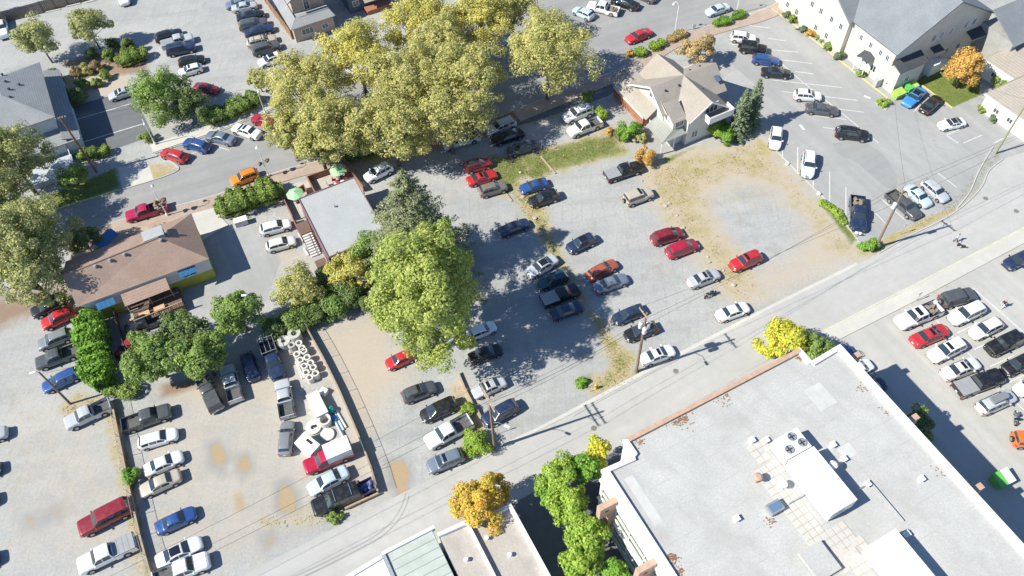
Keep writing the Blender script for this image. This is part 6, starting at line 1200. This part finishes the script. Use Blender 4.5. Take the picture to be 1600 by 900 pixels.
# ------------------------------------------------------------------ poles, lamps, cables
def up(p, z): return Vector((p[0], p[1], z))
ATT = {}
def utility_pole(key, label, base, h, arms=((.96, 2.4),), az=GRID+math.pi/2, trans=0, lamp=None, r_=.17, m=WOODPOLE, lean=(0,0)):
    b = at(*base); t = thing('utility_pole', label, 'utility pole', b); top = b+Vector((lean[0], lean[1], h)); ax = lambda f: b.lerp(top, f)
    MB().tube([b-Vector((0,0,.1)), ax(.5), top], [r_*1.15, r_*.95, r_*.7], 10).build('shaft', m, t); d = Vector((math.cos(az), math.sin(az), 0)); pts = []; g = Vector((-d.y, d.x, 0))
    for f, w_ in arms:
        c = ax(f); MB().beam(c-d*w_/2+g*.16, c+d*w_/2+g*.16, .11, .13).build('crossarm', TIMBER, t)
        for k in (-.48, -.2, .2, .48):
            q = c+d*w_*k+g*.16; MB().lathe(q+Vector((0,0,.065)), [(.03,0),(.06,.04),(.05,.10),(.07,.14),(.03,.2)], 8).build('insulator', mat('porcelain', (.55,.55,.55), .3, .1), t); pts.append(q+Vector((0,0,.27)))
        MB().beam(c-d*w_*.3+g*.16, c-Vector((0,0,.7)), .04, .04).build('brace', GALV, t)
    for k in range(trans):
        a = az+(k-1)*2.1+.5; c = ax(.78)+Vector((math.cos(a), math.sin(a), 0))*.48; MB().lathe(c-Vector((0,0,.5)), [(.24,0),(.27,.05),(.27,.9),(.24,.98),(.08,1.02),(.06,1.15)], 16).build('transformer', mat('transformer_grey', (.62,.63,.64), .5, .08), t); MB().beam(ax(.78), c, .08, .08).build('bracket', GALV, t)
    if lamp:
        a, z, l = lamp; c = ax(z/h); e = c+Vector((math.cos(a)*l, math.sin(a)*l, .5)); MB().tube([c, c.lerp(e, .5)+Vector((0,0,.35)), e], .035, 6).build('lamp_arm', GALV, t); MB().box(e+Vector((math.cos(a)*.25, math.sin(a)*.25, -.03)), (.62,.26,.12), a).build('lamp_head', STEELW, t)
    ATT[key] = pts or [top]; return t
utility_pole('p1', 'timber utility pole with three grey transformers beside white sedan', (994,581), 13.0, ((.97,2.4),), GRID+math.pi/2, 3, (GRID-1.6, 7.6, 1.7)); utility_pole('p2', 'leaning timber utility pole on the green weeds by the grass verge', (1368,387), 12.0, ((.96,2.3),), R(-58), 1, None, .17, WOODPOLE, (-.6,-.5))
utility_pole('p3', 'timber utility pole with double crossarm beside the green roadside bush', (773,700), 13.2, ((.965,3.2),(.90,3.2)), GRID+math.pi/2, 0, (GRID-.9, 6.6, 1.6)); utility_pole('p4', 'reddish timber utility pole at the dark driveway', (151,269), 11.2, ((.97,1.4),), R(20), 0, None, .17, mat('red_brown_pole', (.27,.15,.09), .85, .3), (-.3,0))
utility_pole('p5', 'greenish timber utility pole at the tip of the curved verge', (1555,240), 10.6, ((.97,1.8),), GRID+math.pi/2, 0, None, .15, mat('green_treated_pole', (.28,.29,.18), .85, .2)); utility_pole('p6', 'timber flood-light pole at the blue wagon', (110,631), 7.8, (), 0, 0, (R(200), 7.6, .4), .14); utility_pole('p7', 'grey lamp pole among the shade trees by the driveway', (417,514), 7.4, (), 0, 0, (R(180), 7.2, .5), .08, GALV)
def cable(a, b_, label, sag=.6, r_=.016):
    q = MB(); q.tube([a.lerp(b_, k/14)-Vector((0,0,sag*4*(k/14)*(1-k/14))) for k in range(15)], r_, 4, False); tag(q.build('overhead_cable', WIRE, own=True), label, 'cable', 'overhead cables')
far_a, far_b = at(-200, 1200)+Vector((0,0,12.5)), at(2100,30)+Vector((0,0,12))
for i in (0, 1, 3):
    d = Vector((math.cos(GRID+math.pi/2), math.sin(GRID+math.pi/2), 0))*(i-1.5)*.7
    cable(ATT['p3'][i], ATT['p1'][i], 'black overhead cable from double-crossarm pole to transformer pole', .7); cable(ATT['p1'][i], ATT['p2'][i], 'black overhead cable from transformer pole to leaning pole', .7); cable(ATT['p3'][i], far_a+d, 'black overhead cable running down the street from double-crossarm pole', 1.2); cable(ATT['p2'][i], far_b+d, 'black overhead cable running up the street from leaning pole', 1.2)
cable(ATT['p1'][2]-Vector((0,0,3)), ATT['p3'][2]-Vector((0,0,3)), 'thicker cable slung beneath the others between two poles', .9, .024); cable(ATT['p2'][2], at(1395,97,4.6), 'service cable from leaning pole to the cream hall annex', .8, .014); cable(ATT['p5'][1], at(1432,84,5), 'service cable from greenish pole to the hall annex', .8, .014)
cable(ATT['p4'][0], at(330,132,7), 'cable from reddish pole over the round green tree', .5, .02); cable(ATT['p4'][1], at(380,140,6), 'cable from reddish pole over the street hedge', .5, .02); cable(ATT['p6'][0]-Vector((0,0,.4)), at(205,545,4), 'cable from flood-light pole to the deck fence', .4)
def street_lamp(label, base, h, basket=True, az=0.0):
    b = at(*base)+Vector((0,0,.105)); t = thing('street_lamp', label, 'street lamp', b, 'white street lamps'); q = MB().lathe(b, [(.20,0),(.20,.35),(.10,.5),(.07,1.0),(.055,h-.4)], 10); q.build('post', STEELW, t)
    e = b+Vector((math.cos(az)*.9, math.sin(az)*.9, h)); MB().tube([b+Vector((0,0,h-.45)), b+Vector((math.cos(az)*.25, math.sin(az)*.25, h+.15)), b+Vector((math.cos(az)*.65, math.sin(az)*.65, h+.3)), e], .04, 7).build('arm', STEELW, t)
    MB().lathe(e+Vector((0,0,-.38)), [(.10,0),(.24,.05),(.20,.22),(.07,.36),(.05,.42)], 12).build('lamp_head', STEELW, t)
    if basket:
        for k in (-1, 1):
            c = b+Vector((math.cos(az+1.57)*.55*k, math.sin(az+1.57)*.55*k, h*.55)); MB().tube([up(b, c.z+.35), c+Vector((0,0,.35))], .025, 6).build('bracket', STEELW, t); MB().blob(c, (.36,.36,.34), k+3, 2, .15).build('flower_basket', mat('flower_basket_planting', (.20,.16,.06), .9, .5, 4, 12), t)
for i, (bs, h, bk, az, lab) in enumerate([((262,337),5.6,True,R(110),'white street lamp with flower baskets beside magenta pickup'),((420,276),5.4,True,R(120),'white street lamp with flower baskets behind orange SUV'),((415,178),5.4,False,R(-60),'white street lamp at the red wagon by the plane trees'),((243,226),5.2,False,R(-60),'white street lamp above the bright red hatchback'),((1054,53),5.8,False,R(150),'white street lamp on brick pavement beyond the red sedan'),((1150,22),5.8,False,R(150),'white street lamp beside pale blue sedan'),((100,362),5.0,False,R(100),'white street lamp under the largest grey-green tree')]): street_lamp(lab, bs, h, bk, az)
# ------------------------------------------------------------------ concrete rings and yard goods
def ring(px_, r0, r1, h, label, m=CONCW, grp='concrete rings stored in the yard', z=0.0):
    p = at(*px_, h); return tag(MB().lathe((p.x, p.y, z), [(r0,0),(r0,h),(r1,h),(r1,.0)], 22, True).build('concrete_ring', m, own=True), label, 'concrete ring', grp)
SM = [(466.5,535.5),(471.5,543.5),(474.5,548),(463.5,553),(479.5,558),(469,562),(485,566.5),(475,571.5),(489,573.5),(478,581.5),(492.5,583),(483.5,589.5)]
for i, c in enumerate(SM): ring(c, .46, .27, .95, 'small pale concrete pipe ring standing in the double row by the timber wall')
ring((459,520.5), .85, .38, 1.5, 'large grey concrete ring standing against the dark shrubs', CONC); ring((442.5,532.5), .85, .30, 1.1, 'large bluish concrete ring beside the navy work truck rack', CONC); ring((455,538.5), .48, .28, 1.0, 'small grey concrete ring between the two large ones', CONC); ring((506.5,655), .78, .56, 1.0, 'wide open concrete ring beside the white tank')
p = at(489,667,.3); t = thing('concrete_disc', 'round pale concrete lid with a hole beside open ring', 'concrete lid', (p.x, p.y, 0)); MB().lathe((p.x, p.y, 0), [(.95,0),(.95,.28),(.30,.28),(.30,0)], 26, True).build('disc', CONCW, t); MB().lathe((p.x+.25, p.y+.1, .281), [(.22,0),(.22,.03),(.16,.03)], 12).build('collar', TRIM, t)
p = at(511.5,678,.3); t = thing('concrete_disc', 'plain round pale concrete lid by the red box truck', 'concrete lid', (p.x, p.y, 0)); MB().lathe((p.x, p.y, 0), [(.82,0),(.85,.05),(.85,.25),(.80,.28)], 26).build('disc', CONCW, t)
f_, fr = at(495,617,1.2), Frame(at(495,631,1.2)); t = thing('white_tank', 'white rectangular tank box beside silver pickup', 'tank', fr(0,0)); a_ = R(-62); q = Frame(at(495,631,1.2), a_)
MB().prism([q(-1.7,-.75), q(1.7,-.75), q(1.7,.75), q(-1.7,.75)], 0, 1.2).build('body', WHITE, t); MB().prism([q(-1.74,-.79), q(1.74,-.79), q(1.74,.79), q(-1.74,.79)], 1.2, 1.27).build('lid', CONCW, t)
q = Frame(at(505,611,.6), R(-30)); tag(MB().prism([q(-.4,-.4), q(.4,-.4), q(.4,.4), q(-.4,.4)], 0, .6).prism([q(-.44,-.44), q(.44,-.44), q(.44,.44), q(-.44,.44)], .6, .66).build('white_crate', WHITE, own=True), 'small white crate by the timber wall above the tank', 'crate')
q = Frame(at(480,694,1.3), R(-40)); t = thing('white_hutch', 'white box hutch with dark slot beside red box truck', 'hutch', q(0,0)); MB().prism([q(-1.3,-.8), q(1.3,-.8), q(1.3,.8), q(-1.3,.8)], 0, 1.3).build('body', WHITE, t); solidify(MB().poly([q(-1.35,-.85,1.32), q(1.35,-.85,1.32), q(1.35,.85,1.5), q(-1.35,.85,1.5)]).build('roof', WHITE, t), .05); MB().prism([q(-.4,.2), q(.5,.2), q(.5,.5), q(-.4,.5)], 1.46, 1.52).build('slot', TRIM, t)
p = at(515,638,.9); tag(MB().lathe((p.x, p.y, 0), [(.42,0),(.48,.4),(.42,.8),(.16,.92),(.14,1.0)], 18).build('green_drum', mat('teal_plastic', (.03,.30,.26), .4, .15), own=True), 'teal plastic drum between white tank and timber wall', 'drum'); p = at(521,652,.3); tag(MB().tube([(p.x-.5,p.y+.3,.28), (p.x-.1,p.y,.3), (p.x+.4,p.y-.5,.28)], [.26,.28,.24], 12).build('blue_barrel', mat('blue_plastic', (.03,.22,.55), .4, .15), own=True), 'blue plastic barrel lying beside the pale pipes', 'barrel')
for i, (a, b_, z) in enumerate([((523,645),(537,672),.14),((526,642),(541,668),.14),((526,655),(541,690),.14),((522,655),(545,700),.32)]): tag(MB().tube([at(*a, z), at(*b_, z)], .13, 10).build('plastic_pipe', mat('pale_blue_pipe', (.55,.66,.72), .4, .1), own=True), 'pale blue plastic pipe lying along the timber wall', 'pipe', 'pipes by the timber wall')
for i, (a, b_) in enumerate([((461.5,565),(472,592)),((464,566),(474.5,591))]): tag(MB().beam(at(*a, .1), at(*b_, .1), .12, .1).build('steel_beam', mat('white_steel_beam', (.68,.68,.68), .5, .1), own=True), 'thin pale steel beam lying beside the concrete rings', 'beam', 'steel beams by the rings')
q = Frame(at(572,760,.9), R(26)); t = thing('utility_trailer', 'small open trailer full of blue bags behind black SUV', 'trailer', q(0,0))
MB().prism([q(-.95,-.8), q(.95,-.8), q(.95,.8), q(-.95,.8)], .45, .55).build('floor', DARKTIMBER, t)
for a, b_ in (((-.95,-.8),(.95,-.8)),((.95,-.8),(.95,.8)),((.95,.8),(-.95,.8)),((-.95,.8),(-.95,-.8))): MB().beam(q(*a,.8), q(*b_,.8), .05, .5).build('side', mat('trailer_purple', (.16,.13,.26), .6, .2), t)
for s in (-1,1): MB().tube([q(0,s*.82,.3), q(0,s*.98,.3)], .3, 16).build('wheel', RUBBER, t)
for i in range(5): MB().blob(q(-.55+i*.28, (-1)**i*.28, .75), (.33,.28,.2), i, 2).build('bag', mat('blue_bags', (.12,.16,.36), .7, .3), t)
# ------------------------------------------------------------------ bins, hydrant, signs, canopy
def skip_bin(label, px_, a, w_, d_, h, m, lid):
    q = Frame(at(*px_, h*.6), a); t = thing('waste_skip', label, 'waste bin', q(0,0)); z = .12
    V = [q(-w_/2+.1,-d_/2+.12,z), q(w_/2-.1,-d_/2+.12,z), q(w_/2-.1,d_/2-.12,z), q(-w_/2+.1,d_/2-.12,z), q(-w_/2,-d_/2,h*.8), q(w_/2,-d_/2,h*.8), q(w_/2,d_/2,h), q(-w_/2,d_/2,h)]
    mm = MB(); mm.v = [tuple(v) for v in V]; mm.f = [(3,2,1,0),(4,5,6,7),(0,1,5,4),(1,2,6,5),(2,3,7,6),(3,0,4,7)]; mm.build('body', m, t)
    for s in (-1, 1): MB().poly([q(s*w_*.25-w_*.235,-d_/2-.05,h*.8+.05), q(s*w_*.25+w_*.235,-d_/2-.05,h*.8+.05), q(s*w_*.25+w_*.235,d_/2-.1,h+.04), q(s*w_*.25-w_*.235,d_/2-.1,h+.04)]); 
    for s, mt in ((-1, m), (1, lid)): solidify(MB().poly([q(s*w_*.25-w_*.24,-d_/2-.05,h*.8+.06), q(s*w_*.25+w_*.24,-d_/2-.05,h*.8+.06), q(s*w_*.25+w_*.24,d_/2-.05,h+.06), q(s*w_*.25-w_*.24,d_/2-.05,h+.06)]).build('lid', mt, t), .05)
    for x in (-1, 1):
        for y in (-1, 1): MB().tube([q(x*w_*.36,y*d_*.3-.04,.07), q(x*w_*.36,y*d_*.3+.04,.07)], .07, 8).build('castor', TRIM, t)
        MB().beam(q(x*(w_/2+.03),-.35,h*.6), q(x*(w_/2+.03),.35,h*.6), .1, .12).build('fork_sleeve', m, t)
GB = mat('bright_green_steel', (.13,.48,.09), .5, .15); LG = mat('lime_steel', (.40,.56,.12), .5, .15)
skip_bin('bright green waste skip with white lid half in the building shadow', (1566,748), R(22), 2.1, 1.6, 1.5, GB, WHITE); skip_bin('lime green waste skip at the corner of the cream hall annex', (1404,146), R(26), 2.0, 1.3, 1.2, LG, LG); skip_bin('lime green waste skip beside the sky-blue car at the lawn', (1424,135), R(26), 2.0, 1.3, 1.2, GB, LG)
b = at(931,607); t = thing('fire_hydrant', 'yellow and orange fire hydrant on the grass strip', 'hydrant', b); MB().lathe(b, [(.2,0),(.2,.06),(.14,.1),(.14,.55),(.18,.58),(.18,.64),(.1,.8),(.03,.86)], 14).build('barrel', mat('hydrant_yellow', (.70,.46,.04), .5, .1), t); MB().tube([b+Vector((-.26,0,.45)), b+Vector((.26,0,.45))], .08, 10).build('outlet', mat('hydrant_red', (.6,.12,.03), .5, .1), t)
def sign(label, px_, h, w_, sh_, m, a):
    b = at(*px_); t = thing('road_sign', label, 'sign', b); MB().tube([b, b+Vector((0,0,h))], .03, 6).build('post', GALV, t); d = Vector((math.cos(a), math.sin(a), 0)); n = Vector((-d.y, d.x, 0)); c = b+Vector((0,0,h-sh_/2))+n*.05; MB().prism([c-d*w_/2, c+d*w_/2, c+d*w_/2+n*.03, c-d*w_/2+n*.03], h-sh_, h).build('plate', m, t)
sign('small white sign post beside the fire hydrant', (922,612), 1.6, .45, .45, WHITE, R(25)); sign('small white sign on the bare verge by the long white pickup', (1432,470), 1.8, .6, .5, WHITE, R(25)); sign('white sign plate on the kerb in front of navy pickup', (1338,370), 1.0, .9, .5, WHITE, R(-20)); sign('small sign post on the grass verge beside the leaning pole', (1408,366), 2.2, .4, .6, WHITE, R(30)); sign('small sign post at the white SUV by the dry grass kerb', (1252,283), 1.5, .5, .35, WHITE, R(-45)); sign('slim sign post beneath double-crossarm pole', (778,678), 2.2, .35, .5, WHITE, R(25)); sign('thin marker post on the grass strip beside log', (846,238), 2.4, .5, .12, GALV, R(30)); sign('white A-frame board on the brick pavement below street lamp', (1084,47), 1.2, .7, 1.0, WHITE, R(25))
q = Frame(at(163,372,2.3), R(60)); t = thing('tarp_shelter', 'blue tarpaulin shelter beside the brown-roofed building', 'shelter', q(0,0)); solidify(MB().poly([q(-1.6,-1.1,2.0), q(1.6,-1.1,2.0), q(1.6,.0,2.7), q(-1.6,.0,2.7)]).build('tarp', mat('blue_tarp', (.04,.16,.36), .6, .2), t), .03); solidify(MB().poly([q(-1.6,1.1,2.0), q(1.6,1.1,2.0), q(1.6,.0,2.7), q(-1.6,.0,2.7)]).build('tarp', mat('blue_tarp', (.04,.16,.36)), t), .03)
for x in (-1.5,1.5):
    for y in (-1,1): MB().tube([q(x,y,.0), q(x,y,2.03)], .04, 6).build('post', GALV, t)
for i, (x, y) in enumerate([(817,308),(822,316),(835,342),(847,365),(1058,337),(1068,356),(1040,322),(1106,402),(1130,423),(1108,410),(1046,318),(906,437),(915,445),(893,430),(1003,283),(1146,446),(1020,312),(813,270),(927,500),(948,515)]):
    p = at(x, y); rg = random.Random(i); r_ = rg.uniform(.15,.32); tag(MB().blob((p.x, p.y, r_*.4), (r_*1.2, r_, r_*.62), i, 1, .12).build('boulder', mat('boulder_stone', (.46,.40,.34), .9, .25, 2, 8), own=True), 'small tan boulder lying on the grass edge of a gravel lot', 'boulder', 'boulders along the grass strips')
for i, (x, y) in enumerate([(1230,257),(1279,304),(1303,332)]): p = at(x, y); tag(MB().blob((p.x, p.y, .2), (.35,.3,.28), 50+i, 2, .08).build('white_stone', WHITE, own=True), ['white painted stone on the dry grass kerb by the white SUV','white painted stone at the start of the weedy strip','white painted stone halfway down the weedy strip'][i], 'stone')
q = Frame(at(375,343,1.0), R(20)); t = thing('utility_box', 'grey utility box at the end of the leafy hedge', 'utility box', q(0,0)); MB().prism([q(-.9,-.45), q(.9,-.45), q(.9,.45), q(-.9,.45)], 0, 1.0).build('cabinet', GALV, t); MB().prism([q(-.95,-.5), q(.95,-.5), q(.95,.5), q(-.95,.5)], 1.0, 1.06).build('lid', WHITE, t)
t = thing('planter_box', 'low brown planter on the house path', 'planter', at(965,215)); MB().box(at(965,215)+Vector((0,0,.25)), (.6,1.8,.5), GRID).build('trough', DARKTIMBER, t); MB().blob(at(965,215)+Vector((0,0,.55)), (.3,.8,.2), 4, 2, .2).build('planting', mat('planting', (.12,.17,.05), .9, .4), t)
for k in range(6): pass
# ------------------------------------------------------------------ motorcycles
def motorcycle(label, px_, az, body):
    q = Frame(at(*px_, .4), az); t = thing('motorcycle', label, 'motorcycle', q(0,0))
    for x in (-.72,.72): 
        wv = MB().tube([q(x,-.07,.32), q(x,-.05,.32), q(x,.05,.32), q(x,.07,.32)], [.27,.32,.32,.27], 18).build('wheel', RUBBER, t); MB().tube([q(x,-.08,.32), q(x,.08,.32)], .18, 12).build('rim', RIM, wv)
    MB().blob(q(.22,0,.82), (.34,.19,.16), 1, 2, .05).build('fuel_tank', body, t); MB().blob(q(-.32,0,.78), (.45,.17,.09), 2, 2, .04).build('seat', TRIM, t); MB().blob(q(-.02,0,.48), (.34,.2,.24), 3, 2, .1).build('engine', GALV, t)
    for s in (-1,1): MB().tube([q(.72,s*.10,.32), q(.45,s*.12,.98)], .03, 7).build('fork_leg', CHROME, t); MB().tube([q(.42,s*.02,1.02), q(.30,s*.38,1.06)], .022, 6).build('handlebar', CHROME, t); MB().tube([q(.0,s*.2,.34), q(-.85,s*.2,.36)], .045, 8).build('exhaust', CHROME, t)
    MB().blob(q(.58,0,.88), (.10,.12,.12), 4, 2, .02).build('headlight', LAMP_W, t); MB().blob(q(-.82,0,.66), (.22,.09,.05), 5, 2, .02).build('rear_mudguard', body, t); MB().blob(q(-1.0,0,.62), (.04,.06,.05), 6, 1, .0).build('tail_light', LAMP_R, t)
motorcycle('black motorcycle standing near the silver sedan on the gravel', (1110,460), R(28), mat('bike_black', (.03,.03,.035), .3, .1)); motorcycle('dark grey motorcycle beside the silver wagon with roof box', (1587,653), R(70), mat('bike_grey', (.12,.13,.15), .3, .1))
# ------------------------------------------------------------------ people and a dog: one continuous skinned body each
def skinned(name, verts, edges, radii, root, paint, parent, sub=2):
    me = bpy.data.meshes.new(name); me.from_pydata([tuple(v) for v in verts], edges, []); o = bpy.data.objects.new(name, me); COL.objects.link(o)
    md = o.modifiers.new('skin', 'SKIN'); me.skin_vertices[0].data[root].use_root = True
    for i, r_ in enumerate(radii): me.skin_vertices[0].data[i].radius = (r_, r_) if not hasattr(r_, '__len__') else r_
    s = o.modifiers.new('sub', 'SUBSURF'); s.levels = sub; s.render_levels = sub
    dg = bpy.context.evaluated_depsgraph_get(); m2 = bpy.data.meshes.new_from_object(o.evaluated_get(dg)); bpy.data.objects.remove(o); m2.materials.clear()
    mats = []; [mats.append(m) for _, m in paint if m not in mats]; [m2.materials.append(m) for m in mats]
    for p in m2.polygons:
        c = p.center
        for test, m in paint:
            if test(c): p.material_index = mats.index(m); break
    m2.shade_smooth(); ob = bpy.data.objects.new(name, m2); COL.objects.link(ob); ob.parent = parent; return ob
SKIN = mat('skin', (.52,.33,.24), .6, .08)
def person(label, px_, az, top, legs, hair, stride=.28, bag=None, h=1.72):
    b = at(*px_); t = thing('person', label, 'person', b, None, az); k = h/1.72; s = stride
    V = [(0,0,.93),(0,0,1.12),(.01,0,1.36),(.01,0,1.48),(.03,0,1.56),(.04,0,1.66),
         (0,.10,.90),(s*.55,.11,.50),(s*.75,.11,.09),(s*.75+.16,.11,.05), (0,-.10,.90),(-s*.25,-.11,.50),(-s*1.05,-.11,.12),(-s*1.05+.15,-.11,.05),
         (0,.19,1.40),(-s*.4,.25,1.13),(-s*.3+.08,.25,.90),(-s*.3+.13,.25,.80), (0,-.19,1.40),(s*.35,-.25,1.13),(s*.7+.08,-.25,.93),(s*.7+.14,-.25,.84),
         (-s*.3+.16,.28,.76),(-s*.3+.18,.25,.75),(-s*.3+.16,.22,.77),(-s*.3+.10,.21,.82),(-s*.3+.14,.29,.78), (s*.7+.17,-.28,.80),(s*.7+.19,-.25,.79),(s*.7+.17,-.22,.81),(s*.7+.11,-.21,.86),(s*.7+.15,-.29,.82)]
    E = [(0,1),(1,2),(2,3),(3,4),(4,5),(0,6),(6,7),(7,8),(8,9),(0,10),(10,11),(11,12),(12,13),(2,14),(14,15),(15,16),(16,17),(2,18),(18,19),(19,20),(20,21)]+[(17,i) for i in (22,23,24,25,26)]+[(21,i) for i in (27,28,29,30,31)]
    Rr = [(.13,.15),(.12,.145),(.12,.17),.055,.085,.085,.09,.065,.042,.035,.09,.065,.042,.035,.06,.045,.034,.028,.06,.045,.034,.028]+[.009]*10
    V = [(x*k, y*k, z*k) for x, y, z in V]; Rr = [tuple(a*k for a in r_) if hasattr(r_, '__len__') else r_*k for r_ in Rr]
    paint = [(lambda c: c.z > 1.475*k, SKIN), (lambda c: abs(c.y) > .205*k and c.z < .93*k, SKIN), (lambda c: c.z < .075*k, TRIM), (lambda c: c.z < .95*k and abs(c.y) < .205*k, legs), (lambda c: True, top)]
    body = skinned('body', V, E, Rr, 0, paint, t)
    def loc(name, mb, m):
        o = bpy.data.objects.new(name, mb.mesh(name, m, smooth=60)); COL.objects.link(o); o.parent = t; return o
    loc('hair', MB().blob((.015*k,0,1.675*k), (.10*k,.092*k,.10*k), 2, 2, .03), hair); loc('nose', MB().blob((.128*k,0,1.60*k), (.018,.014,.022), 1, 1, 0), SKIN)
    for y in (-1,1): loc('eye', MB().blob((.112*k,y*.032*k,1.625*k), (.010,.013,.010), 1, 1, 0), TRIM); loc('ear', MB().blob((.035*k,y*.088*k,1.61*k), (.02,.012,.03), 1, 1, 0), SKIN)
    loc('mouth', MB().box((.118*k,0,1.565*k), (.01,.045,.012)), mat('lips', (.35,.12,.11), .6, .05))
    if bag: loc('shoulder_bag', MB().blob((-.02,.32,.86), (.15,.07,.17), 3, 2, .05), bag)
    return t
PINK = mat('pink_cloth', (.62,.34,.36), .85, .1); DENIM = mat('denim', (.10,.14,.22), .85, .15); DARKC = mat('dark_cloth', (.04,.04,.05), .85, .15); LTGREY = mat('light_grey_cloth', (.46,.50,.55), .85, .1); WHITEC = mat('white_cloth', (.72,.72,.72), .85, .06); HAIRB = mat('brown_hair', (.10,.06,.035), .7, .2); HAIRF = mat('fair_hair', (.42,.28,.15), .7, .2)
person('person in a pink top standing behind the dark red SUV', (719,260), R(30), PINK, DENIM, HAIRB, .08); person('person in dark clothes with pale bag walking past two white cars', (1564,481), R(40), DARKC, WHITEC, HAIRF, .32, WHITEC); person('person in light grey walking a black dog on the street', (1492,378), R(-50), LTGREY, DARKC, HAIRB, .26); person('person in a pale pink top standing beside the navy sedan at transformer pole', (953,509), R(100), PINK, WHITEC, HAIRF, .10); person('person in white shirt walking at the street edge by double-crossarm pole', (784,697), R(200), WHITEC, DENIM, HAIRB, .25)
b = at(1499,386); t = thing('dog', 'black dog walking on a lead beside the person in light grey', 'dog', b, None, R(-50))
V = [(-.30,0,.50),(0,0,.50),(.30,0,.52),(.44,0,.64),(.52,0,.72),(.66,0,.69),(-.42,0,.56),(-.62,0,.66)]+[v for y in (-.10,.10) for v in ((.28,y,.36),(.27+y*.5,y,.20),(.28+y*.6,y,.03),(.33+y*.6,y,.02),(-.30,y,.38),(-.24-y*.5,y,.28),(-.38-y*.6,y,.16),(-.34-y*.6,y,.03),(-.28-y*.6,y,.02))]+[(.48,-.07,.80),(.48,.07,.80)]
E = [(0,1),(1,2),(2,3),(3,4),(4,5),(0,6),(6,7)]+[e for k in (8,17) for e in ((2,k),(k,k+1),(k+1,k+2),(k+2,k+3),(0,k+4),(k+4,k+5),(k+5,k+6),(k+6,k+7),(k+7,k+8))]+[(4,26),(4,27)]
skinned('body', V, E, [.12,.115,.15,.085,.085,.045,.04,.022]+[.065,.04,.03,.028,.085,.06,.034,.028,.028]*2+[.025,.025], 1, [(lambda c: True, mat('black_fur', (.02,.02,.022), .8, .3))], t)
p0, p1 = at(1499,386), at(1492,378); tag(MB().tube([up(p0,.62)+Vector((.1,-.1,0)), up(p0.lerp(p1,.5),.55), up(p1,.84)+Vector((.12,-.2,0))], .012, 5).build('dog_lead', PINK, own=True), 'thin pink dog lead between person and black dog', 'lead')
